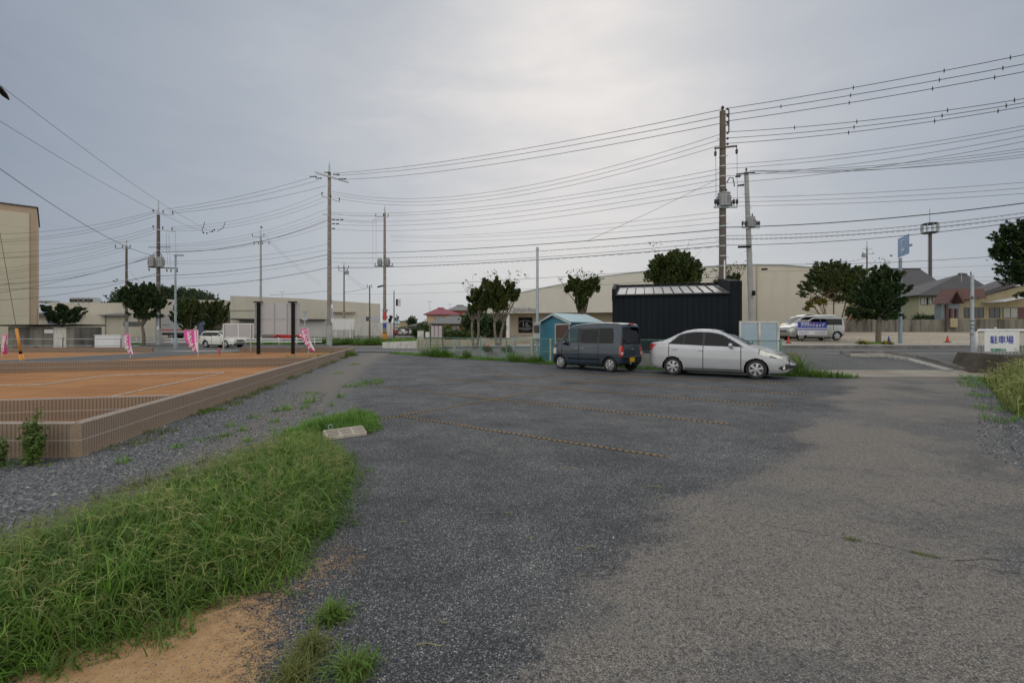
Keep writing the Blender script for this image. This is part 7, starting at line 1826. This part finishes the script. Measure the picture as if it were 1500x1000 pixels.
# hill woods
nn_ = 26000; hv = HV[RNG.choice(len(HV), nn_, p=None)] + RNG.normal(size=(nn_, 3)) * [5, 3, 1.2]
cl_ = 1.5 * np.sin(hv[:, 0:1] * .9) * np.cos(hv[:, 1:2] * .7); hv[:, 2:3] += cl_
d = RNG.normal(size=(nn_, 3)); d /= np.linalg.norm(d, axis=1, keepdims=True); e_ = np.cross(d, RNG.normal(size=(nn_, 3))); e_ /= np.linalg.norm(e_, axis=1, keepdims=True); f_ = np.cross(d, e_); s_ = RNG.uniform(.5, 1.4, nn_)[:, None]
tag(quads_obj('woods', np.stack([hv - e_ * s_, hv + f_ * s_ * .6, hv + e_ * s_, hv - f_ * s_ * .6], 1), M['woods'], None, np.clip(RNG.random(nn_) * .5 + .25 * cl_[:, 0] + .3, 0, 1)), kind='stuff')

# ------------------------------------------------------------------ grasses
def blades(name, pts, hgt, wid, mat, lab=None, lean=.5, seed=0, segs=4, parent=None, kind='stuff', curl=.6, zb=0.0, gz_=False):
    """pts (N,2); hgt (N,) blade length; each blade a curved, tapering strip"""
    rg = np.random.default_rng(seed); N = len(pts); az = rg.uniform(0, 2 * math.pi, N); l0 = np.abs(rg.normal(0, lean * .5, N)); cu = rg.uniform(.3, 1.5, N) * curl
    dirx = np.stack([np.cos(az), np.sin(az)], 1); side = np.stack([-np.sin(az), np.cos(az), np.zeros(N)], 1)
    p = np.zeros((N, segs + 1, 3)); base = np.concatenate([pts, np.zeros((N, 1)) + zb], 1)
    if gz_: base[:, 2] = [G(x, y) for x, y in pts]
    cur = base.copy(); ang = l0.copy(); p[:, 0] = cur
    for i in range(segs):
        st_ = (hgt / segs)[:, None]; ang = ang + cu / segs * (1 + i * .5)
        cur = cur + np.concatenate([dirx * (np.sin(ang)[:, None]), np.cos(ang)[:, None]], 1) * st_; p[:, i + 1] = cur
    w = wid * rg.uniform(.6, 1.3, N)
    prof = np.array([.7, 1.0, .85, .55, .06]) if segs == 4 else np.linspace(1, .06, segs + 1)
    L_ = p - side[:, None, :] * (w[:, None] * prof[None, :])[..., None] * .5; R_ = p + side[:, None, :] * (w[:, None] * prof[None, :])[..., None] * .5
    V = np.stack([L_[:, :-1], R_[:, :-1], R_[:, 1:], L_[:, 1:]], 2).reshape(-1, 4, 3)
    r_ = np.clip(rg.beta(2, 2.4, N), 0, 1); r_ = np.repeat(r_, segs) * .85 + np.tile(np.linspace(-.05, .15, segs), N)
    o = quads_obj(name, V, mat, parent, np.clip(r_, 0, 1))
    if not parent: o['kind'] = kind
    if lab: o['label'] = lab
    return o
def in_poly_pts(poly, n, seed, dens=None):
    rg = np.random.default_rng(seed); xs = [p[0] for p in poly]; ys = [p[1] for p in poly]; out = []
    while len(out) < n:
        x = rg.uniform(min(xs), max(xs), n); y = rg.uniform(min(ys), max(ys), n)
        for a, c in zip(x, y):
            if inpoly(a, c, poly):
                if dens is None or rg.random() < dens(a, c): out.append((a, c))
            if len(out) >= n: break
    return np.array(out)
def edge_dist(x, y, poly):
    d = 9
    for i in range(len(poly)):
        ax, ay = poly[i - 1]; bx, by = poly[i]; vx, vy = bx - ax, by - ay; t = max(0, min(1, ((x - ax) * vx + (y - ay) * vy) / (vx * vx + vy * vy))); d = min(d, math.hypot(x - ax - t * vx, y - ay - t * vy))
    return d
GP = [(-2.25, 5.95), (-1.95, 5.5), (-1.72, 5.0), (-1.58, 4.5), (-1.52, 4.0), (-1.36, 3.6), (-1.42, 3.15), (-1.36, 2.85), (-1.66, 2.6), (-1.78, 2.35), (-2.02, 2.2), (-2.2, 1.9), (-2.25, 1.2), (-4.2, 1.0), (-3.6, 2.1), (-3.35, 2.7), (-3.2, 3.4), (-3.15, 4.2), (-3.05, 5.0), (-2.95, 6.0), (-2.75, 6.35), (-2.5, 6.25)]
def clumpy(x, y): return .35 + .65 * (math.sin(x * 5.1 + y * 2.3) * math.cos(y * 4.4 - x * 1.7) * .5 + .5)
def tufts(poly, nt, per, seed, rad=.035, dens=None):
    rg = np.random.default_rng(seed); c = in_poly_pts(poly, nt, seed, dens); e = np.array([edge_dist(x, y, poly) for x, y in c]); h = rg.uniform(.55, 1.25, nt); n_ = rg.integers(int(per * .5), int(per * 1.5), nt)
    P_ = np.repeat(c, n_, 0) + rg.normal(0, rad, (n_.sum(), 2)); return P_, np.repeat(e, n_), np.repeat(h, n_)
pts, ed, th = tufts(GP, 1250, 40, 51)
hg = (.17 + .20 * np.clip(ed / .5, 0, 1)) * th * RNG.uniform(.6, 1.2, len(pts)) * (1 + .35 * np.clip((-2.6 - pts[:, 0]) / 1.2, 0, 1))
blades('grass', pts, hg, .0068, M['grass_main'], lean=1.05, seed=52, curl=1.3)
# coarse arching leaves and stragglers thinning out over the gravel and sand
pts, ed, th = tufts(GP, 260, 12, 151, .05); blades('coarse_grass', pts, (.22 + .20 * np.clip(ed / .5, 0, 1)) * th, .0105, M['grass_vivid'], lean=.9, seed=152, curl=1.5, segs=4)
rg_ = np.random.default_rng(153); ep = []
while len(ep) < 130:
    i = rg_.integers(0, 11); a_, c_ = np.array(GP[i]), np.array(GP[i + 1]); o_ = a_ + (c_ - a_) * rg_.random() + np.array([1, -.4]) * abs(rg_.normal(0, .13))
    ep.append(o_)
ep = np.repeat(np.array(ep), 14, 0) + rg_.normal(0, .025, (130 * 14, 2)); blades('straggling_grass', ep, rg_.uniform(.05, .17, len(ep)), .0055, M['grass_main'], lean=1.6, seed=154, curl=1.0)
rk = in_poly_pts([(-3.9, 2.4), (-3.4, 2.4), (-3.05, 6.0), (-3.4, 6.0)], 110, 155); rk = np.repeat(rk, 12, 0) + rg_.normal(0, .03, (110 * 12, 2)); blades('straggling_grass', rk, rg_.uniform(.06, .24, len(rk)), .005, M['grass_dry'], lean=1.2, seed=156, curl=1.0)
# dry sprawling runners along the edge
pts = in_poly_pts(GP, 12000, 53); ed = np.array([edge_dist(x, y, GP) for x, y in pts]); pts = pts[ed < .30] + RNG.normal(0, .07, (int((ed < .30).sum()), 2))
blades('dry_grass', pts, RNG.uniform(.10, .30, len(pts)), .0050, M['grass_dry'], lean=2.0, seed=54, curl=.8)
UP = [(-3.0, 6.45), (-2.6, 6.8), (-2.05, 6.95), (-2.0, 7.2), (-2.2, 7.7), (-2.45, 8.5), (-2.9, 8.4), (-3.25, 7.6), (-3.2, 6.8)]
pts, ed, th = tufts(UP, 260, 38, 55)
blades('bright_grass', pts, (.11 + .15 * np.clip(ed / .3, 0, 1)) * th * RNG.uniform(.6, 1.2, len(pts)), .0085, M['grass_vivid'], lean=.9, seed=56, curl=1.0)
# branching seed heads: a thin stalk and a star of spikes
def seedheads(name, pts, h0, mat, seed, spike=.085, ns=(3, 6), r=.0016):
    rg = np.random.default_rng(seed); Q_ = []; rr = []
    for (x, y), h in zip(pts, h0):
        az = rg.uniform(0, 6.28); ln = rg.uniform(.1, .55); top = np.array([x + math.cos(az) * h * ln, y + math.sin(az) * h * ln, h]); b0 = np.array([x, y, 0.0]); mid = (b0 + top) / 2 + [0, 0, h * .08]
        c = rg.random()
        for a, e in ((b0, mid), (mid, top)):
            s = np.array([-math.sin(az), math.cos(az), 0]) * r; Q_.append([a - s, a + s, e + s, e - s]); rr.append(c * .6 + .2)
        n = rg.integers(*ns); ph = rg.uniform(0, 6.28)
        for i in range(n):
            a = ph + i * 2 * math.pi / n + rg.normal() * .3; el = rg.uniform(-.1, .9); L = spike * rg.uniform(.6, 1.3)
            d = np.array([math.cos(a) * math.cos(el), math.sin(a) * math.cos(el), math.sin(el)]); e1 = top + d * L * .55; e2 = top + d * L + [0, 0, -L * .22]
            s = np.cross(d, rg.normal(size=3)); s /= np.linalg.norm(s); s *= r * 1.35
            Q_.append([top - s, top + s, e1 + s, e1 - s]); Q_.append([e1 - s, e1 + s, e2 + s * .4, e2 - s * .4]); rr += [c, c]
    o = quads_obj(name, np.array(Q_), mat, None, np.array(rr)); o['kind'] = 'stuff'
M['seedhead'] = leafmat('seedhead', (.14, .17, .05), (.32, .35, .12), (.46, .43, .20))
pts = in_poly_pts(GP, 1500, 57, clumpy); ed = np.array([edge_dist(x, y, GP) for x, y in pts]); seedheads('grass_seedheads', pts, (.12 + .15 * np.clip(ed / .5, 0, 1)) * RNG.uniform(.6, 1.3, len(pts)), M['seedhead'], 58, .075, (3, 6), .0013)
# separate tufts on the sand
for i, (px, py, r_, n_) in enumerate(((487, 905, .13, 420), (455, 955, .15, 380), (517, 985, .15, 480), (432, 992, .14, 380), (530, 612, .12, 200), (448, 818, .05, 40))):
    x, y = g0(px, py); a = RNG.uniform(0, 6.28, n_); q_ = np.abs(RNG.normal(0, r_ * .35, n_)); pt_ = np.stack([x + np.cos(a) * q_, y + np.sin(a) * q_], 1)
    o = thing('grass_tuft', ['flat green grass tuft at the gravel edge, nearest the big grass patch', 'dry brownish tuft on the sandy soil, second from the top', 'green tuft at the bottom edge on the dark gravel', 'dry tuft at the bottom edge on the sandy soil', 'small bright tuft by the end of the rope', 'tiny sprig on the sandy gravel by the grass patch'][i], 'grass tuft', (0, 0, 0), group='separate grass tufts')
    m_ = n_ * 3 // 5; blades('green_blades', pt_[:m_], RNG.uniform(.05, .13, m_) * (r_ / .13), .0055, M['grass_main'] if i in (0, 2) else M['grass_vivid'] if i == 4 else M['grass_dry'], lean=1.7, seed=60 + i, parent=o, curl=.8)
    blades('dry_blades', pt_[m_:], RNG.uniform(.05, .11, n_ - m_) * (r_ / .13), .0045, M['grass_dry'], lean=2.1, seed=70 + i, parent=o, curl=.6)
# low weed clumps along walls, track and fence
def weeds(name, centers, mat, seed, w=.012, kindl='stuff', gz_=False, lean=1.0, dens=70):
    P_ = []; Hs = []; rg = np.random.default_rng(seed)
    for (x, y, r, h) in centers:
        n = max(12, int(dens * r / .3)); a = rg.uniform(0, 6.28, n); q_ = np.sqrt(rg.random(n)) * r; P_.append(np.stack([x + np.cos(a) * q_, y + np.sin(a) * q_], 1)); Hs.append(rg.uniform(.45, 1.1, n) * h)
    P_ = np.concatenate(P_); Hs = np.concatenate(Hs); return blades(name, P_, Hs, w, mat, lean=lean, seed=seed, gz_=gz_)
cs = []
for i in range(60): y = random.uniform(6, 34); x = lw_x(y) + .22 + abs(random.gauss(0, .08)); cs.append((x, y, random.uniform(.08, .28), random.uniform(.05, .16)))
for px, py, r, h in ((640, 0, 0, 0),): pass
weeds('wall_foot_weeds', cs, M['grass_dry'], 81, .012)
weeds('track_weeds', [(*g0(535, 563), .45, .13), (*g0(545, 560), .35, .14), (*g0(520, 566), .3, .1), (*g0(497, 547), .2, .1), (*g0(310, 643), .22, .06), (*g0(318, 601), .2, .10), (*g0(505, 566), .2, .06), (*g0(300, 605), .12, .08), (*g0(455, 590), .15, .25), (*g0(420, 600), .12, .2), (*g0(410, 640), .10, .3), (*g0(500, 582), .12, .2), (*g0(450, 577), .3, .08), (*g0(520, 534), .3, .12), (*g0(555, 556), .2, .1)] + [(x + random.gauss(0, .5), y, .08, .14) for x, y in [(-3.6 - .3 * i * .1, 5 + i * .35) for i in range(14)]], M['grass_vivid'], 82, .012, dens=90)
cs = [(-10.6 + random.gauss(0, .35), random.uniform(24, 31), random.uniform(.2, .5), random.uniform(.25, .6)) for _ in range(16)]
weeds('tall_track_weeds', cs, M['grass_main'], 83, .02, dens=110)
cs = []
for i in range(230):
    x = random.uniform(-8.5, 9.9); y = fence_y(x) + random.uniform(-.55, .55); big = .55 if (abs(x + 4.2) < .7 or abs(x - .4) < .6) else 0
    cs.append((x, y, random.uniform(.15, .4), random.uniform(.07, .26) + big * random.random()))
weeds('fence_grass', cs, M['grass_vivid'], 84, .016, dens=75)
weeds('fence_tall_weeds', [(-4.35, 29.1, .35, 1.1), (-5.6, 30.9, .3, .8), (-4.9, 29.9, .3, .9), (-2.6, 27.5, .25, .8), (1.2, 23.4, .3, .6), (.2, 24.5, .4, .6), (9.9, 16.2, .5, .40), (10.2, 16.0, .45, .32), (9.5, 16.5, .5, .4), (10.5, 15.9, .5, .3), (11.0, 15.8, .4, .2), (9.9, 16.6, .3, 1.1)], M['grass_main'], 85, .018, dens=170)
weeds('ditch_dry_grass', [(.9, 24.2, .5, .45), (1.3, 23.9, .4, .35)], M['grass_dry'], 86, .014, dens=180)
cs = [(PX(random.uniform(455, 562), 57), random.uniform(54.5, 58), random.uniform(.5, 1.0), random.uniform(.5, 1.1)) for _ in range(70)]
weeds('roadside_weeds', cs, M['grass_main'], 87, .05, gz_=True, dens=45)
weeds('bright_roadside_weeds', [(PX(random.uniform(572, 612), 58), random.uniform(54, 62), .8, .7) for _ in range(34)] + [(PX(random.uniform(316, 440), 54), random.uniform(53, 56), .7, .45) for _ in range(40)] + [(PX(random.uniform(108, 205), 52), random.uniform(51.8, 53), .5, .35) for _ in range(30)], M['grass_vivid'], 88, .05, gz_=True, dens=40)
# tree pits with yellow and orange flowers
weeds('tree_pit_plants', [(PX(x, 28.6), 28.5 + random.uniform(0, .6), .4, .3) for x in range(1264, 1304, 4)], M['grass_vivid'], 89, .03, gz_=True, dens=60)
def flowers(name, lab, px0, px1, py0, py1, Y, col, n, seed, grp=None):
    rg = np.random.default_rng(seed); b = thing(name, lab, 'flowers', (PX((px0 + px1) / 2, Y), Y, PZ(py1, Y)), group=grp); s = Y / F; c0 = (px0 + px1) / 2
    V = []; W_ = []
    for i in range(n):
        x = (rg.uniform(px0, px1) - c0) * s; z = (py1 - rg.uniform(py0, py1)) * s * .9 + .03; y = rg.uniform(-.2, .2); c = np.array([x, y, z])
        for j in range(3):
            d = rg.normal(size=3); d /= np.linalg.norm(d); e = np.cross(d, rg.normal(size=3)); e /= np.linalg.norm(e); f2 = np.cross(d, e); V.append([c - e * .045, c + f2 * .035, c + e * .045, c - f2 * .035])
    quads_obj('blossoms', np.array(V), col, b)
    sp = [((rg.uniform(px0, px1) - c0) * s, rg.uniform(-.15, .15), (py1 - py0) * s * rg.uniform(.1, .5), .16, .16, .14) for _ in range(10)]
    leaves((0, 0, 0), sp, 500, .05, 'leafage', M['leaf_mid'], b, seed=seed)
yel = pm('yellow_petals', (.65, .5, .03), .6); ora = pm('orange_petals', (.62, .16, .03), .6)
flowers('flower_bed', 'orange flowers at the street edge, left clump behind the mesh fence', 708, 719, 505, 514, 27.6, ora, 60, 91, 'orange flower clumps'); flowers('flower_bed', 'orange flowers at the street edge, right clump behind the mesh fence', 738, 747, 506, 514, 26.6, ora, 45, 92, 'orange flower clumps')
flowers('flower_bed', 'yellow flowers at the foot of the dark tree, left side', 1261, 1269, 498, 505, 28.4, yel, 40, 93, 'yellow flower clumps'); flowers('flower_bed', 'yellow flowers between the dark tree and the sign pole', 1294, 1303, 500, 505, 28.4, yel, 40, 94, 'yellow flower clumps')
# tall weeds before the corner of the block walls
def tall_weed(x, y, h, lab, seed, n=60):
    b = thing('tall_weed', lab, 'weed', (x, y, 0), group='tall weeds by the block wall corner'); rg = np.random.default_rng(seed); k = MB(); sp = []
    for i in range(5):
        a = rg.uniform(0, 6.28); t = (math.cos(a) * h * .14, math.sin(a) * h * .14, h * rg.uniform(.6, 1)); k.tube([(0, 0, 0), (t[0] * .4, t[1] * .4, t[2] * .5), t], [.006, .005, .003], 5)
        for j in range(7): f = .25 + .75 * j / 7; sp.append((t[0] * f, t[1] * f, t[2] * f, .045 * (1.3 - f * .6), .045, .05))
    k.build('stems', M['leaf_bright'], b); leaves((0, 0, 0), sp, n * 12, .028, 'leafage', M['leaf_bright'], b, seed=seed, shell=.1)
tall_weed(-5.42, 5.40, .62, 'tallest upright weed before the short block wall', 101, 45); tall_weed(-5.30, 5.30, .40, 'medium leafy weed beside the tallest one, nearer the corner', 102, 35); tall_weed(-5.62, 5.2, .34, 'low leafy weed left of the tallest one', 103, 30); tall_weed(-5.98, 5.35, .46, 'thin weed at the left edge before the short block wall', 104, 30)
weeds('corner_weeds', [(-5.5, 5.2, .22, .16), (-5.75, 5.0, .25, .12), (-6.2, 5.2, .4, .2), (-5.1, 5.25, .08, .05)], M['grass_vivid'], 105, .007, dens=90)
# weed bank on the right edge
BP = [(8.35, 7.7), (9.35, 9.1), (11.15, 11), (12.9, 13), (14.8, 15.1), (17.5, 16.2), (19, 16), (17, 10.0), (12, 7), (9.6, 6.6)]
M['bank'] = leafmat('bank_grass', (.05, .075, .012), (.20, .23, .05), (.46, .42, .17))
pts = in_poly_pts(BP, 17000, 110); ed = np.array([edge_dist(x, y, BP) for x, y in pts]); blades('weed_bank', pts, (.16 + .62 * np.clip(ed / 1.1, 0, 1)) * RNG.uniform(.55, 1.25, len(pts)), .011, M['bank'], lean=.8, seed=111, curl=.9)
pts = in_poly_pts(BP, 9000, 112); ed = np.array([edge_dist(x, y, BP) for x, y in pts]); blades('weed_bank_green', pts, (.12 + .46 * np.clip(ed / 1.1, 0, 1)) * RNG.uniform(.6, 1.25, len(pts)), .012, M['grass_main'], lean=.7, seed=113)
pts = in_poly_pts(BP, 1100, 114); ed = np.array([edge_dist(x, y, BP) for x, y in pts]); seedheads('weed_seedheads', pts, (.28 + .58 * np.clip(ed / 1.1, 0, 1)) * RNG.uniform(.8, 1.2, len(pts)), M['seedhead'], 115, .11, (2, 4), .006)
weeds('lot_edge_weeds', [(x, y, .3, .16) for x, y in ((8.1, 7.9), (9.05, 9.1), (10.8, 11), (12.5, 12.9), (14.4, 15.1), (15.2, 15.8), (14.0, 14.4), (13.2, 13.8))], M['grass_vivid'], 116, .012)

# ------------------------------------------------------------------ loose stones
def stones(name, P_, size, seed, dark=0):
    rg = np.random.default_rng(seed); N = len(P_)
    base = np.array([(0, 0, 1), (1, 0, 0), (.3, .95, 0), (-.8, .6, 0), (-.8, -.6, 0), (.3, -.95, 0)], float)
    v = base[None] * (1 + rg.normal(0, .22, (N, 6, 1))); v[:, :, 2] *= .75
    a = rg.uniform(0, 6.28, N); c, s = np.cos(a), np.sin(a); x = v[..., 0] * c[:, None] - v[..., 1] * s[:, None] * .7; y = v[..., 0] * s[:, None] + v[..., 1] * c[:, None] * .7
    v = np.stack([x, y, v[..., 2]], -1) * (size * rg.lognormal(0, .35, N))[:, None, None]; v[:, :, 2] -= .15 * size; v += np.concatenate([P_, np.zeros((N, 1))], 1)[:, None, :]
    F_ = np.array([(0, 1, 2), (0, 2, 3), (0, 3, 4), (0, 4, 5), (0, 5, 1)]); T = v[:, F_].reshape(-1, 3, 3)
    o = quads_obj(name, T, M['stone'], None, np.repeat(rg.random(N), 5), nper=3); o['kind'] = 'stuff'
m, nt, b = newmat('loose_stone'); t = NT(nt); t.l(t.ramp(t.attr('rnd'), [(0, (.035, .042, .052)), (.5, (.10, .112, .13)), (.85, (.19, .19, .185)), (1, (.36, .35, .32))]), b.inputs['Base Color']); b.inputs['Roughness'].default_value = .8; M['stone'] = m
TP = [(-5.1, 5.4), (-5.15, 3.0), (-4.5, 1.6), (-3.4, 2.2), (-3.2, 4.2), (-3.0, 6.2), (-3.5, 8.5), (-4.6, 12), (-6.6, 12), (-5.8, 8)]
stones('loose_gravel', in_poly_pts(TP, 22000, 120), .0105, 121)
LP_ = [(-2.4, 9), (-1.2, 4.6), (-1.1, 3.4), (-.9, 2.6), (-.85, 1.7), (-.2, 1.7), (.6, 2.9), (3.0, 5.2), (6, 9)]
stones('loose_chips', in_poly_pts(LP_, 16000, 122, lambda x, y: min(1, 4.0 / max(1, y * y))), .0048, 123)
RP = [(-.3, 1.8), (3, 1.8), (6.3, 6), (9, 9), (6, 9), (1, 3.2)]
stones('loose_chips', in_poly_pts(RP, 4200, 124, lambda x, y: min(1, 4.0 / max(1, y * y))), .0042, 125)
EP = [(5.2, 4.6), (6.9, 6.3), (9.6, 9.0), (14, 13.6), (15.2, 15), (14.2, 15), (9.0, 9.2), (5.8, 6.0)]
stones('edge_gravel', in_poly_pts(EP, 7000, 126), .012, 127)
# dry straws and twigs lying about
k = 0
for px, py, L_ in ((628, 945, .13), (650, 912, .06), (835, 685, .14), (848, 804, .07), (866, 801, .06), (975, 668, .22), (776, 788, .06), (960, 713, .12), (965, 728, .08), (745, 751, .07), (590, 765, .06), (1105, 640, .18), (1025, 770, .05)):
    x, y = g0(px, py); a = random.uniform(-.6, .6); mb = MB(); n_ = 6
    mb.tube([(x + math.cos(a) * L_ * (i / n_ - .5) + .006 * math.sin(i * 1.7), y + math.sin(a) * L_ * (i / n_ - .5) + .012 * math.sin(i * .9 + px), .006) for i in range(n_ + 1)], .0028, 4)
    tag(mb.build('dry_straw', M['seed'], None, True), 'dry straw stem lying on the dark gravel of the lot', 'straw', 'dry straws scattered on the lot')
# long crack with moss across the worn lane
mb = MB(); pts = [g0(x, y) for x, y in ((1110, 766), (1160, 775), (1235, 788), (1290, 797), (1350, 812), (1400, 822), (1450, 834), (1510, 842))]

def ribbon(name, pxs, w, mat):
    P_ = [g0(x, y) for x, y in pxs]; v = []; f = []; n = 0; Q2 = []
    for (a, c) in zip(P_, P_[1:]):
        m_ = max(2, int(math.hypot(c[0] - a[0], c[1] - a[1]) / .03))
        for i in range(m_): t = i / m_; Q2.append((a[0] + (c[0] - a[0]) * t + random.gauss(0, .006), a[1] + (c[1] - a[1]) * t + random.gauss(0, .008)))
    for i, (x, y) in enumerate(Q2): ww = w * random.uniform(.3, 1.2); v += [(x, y - ww, .003), (x, y + ww, .003)]
    f = [(2 * i, 2 * i + 2, 2 * i + 3, 2 * i + 1) for i in range(len(Q2) - 1)]
    me = bpy.data.meshes.new(name); me.from_pydata(v, [], f); tag(mesh_obj(name, me, mat), kind='structure')
ck = pm('crack_dirt', (.045, .042, .034), .9, var=.4, scale=12)
ribbon('pavement_crack', [(1110, 766), (1160, 775), (1235, 788), (1290, 797), (1350, 812), (1400, 822), (1450, 834), (1510, 842)], .004, ck)
ribbon('pavement_crack', [(1398, 820), (1440, 819), (1520, 824)], .005, ck)
weeds('crack_moss', [(*g0(x, y), .035, .022) for x, y in ((1243, 789), (1252, 791), (1246, 790), (1350, 812))] + [(*g0(x, 790 + (x - 1250) * .21), .025, .015) for x in range(1340, 1375, 8)], M['grass_dry'], 140, .004, dens=300)
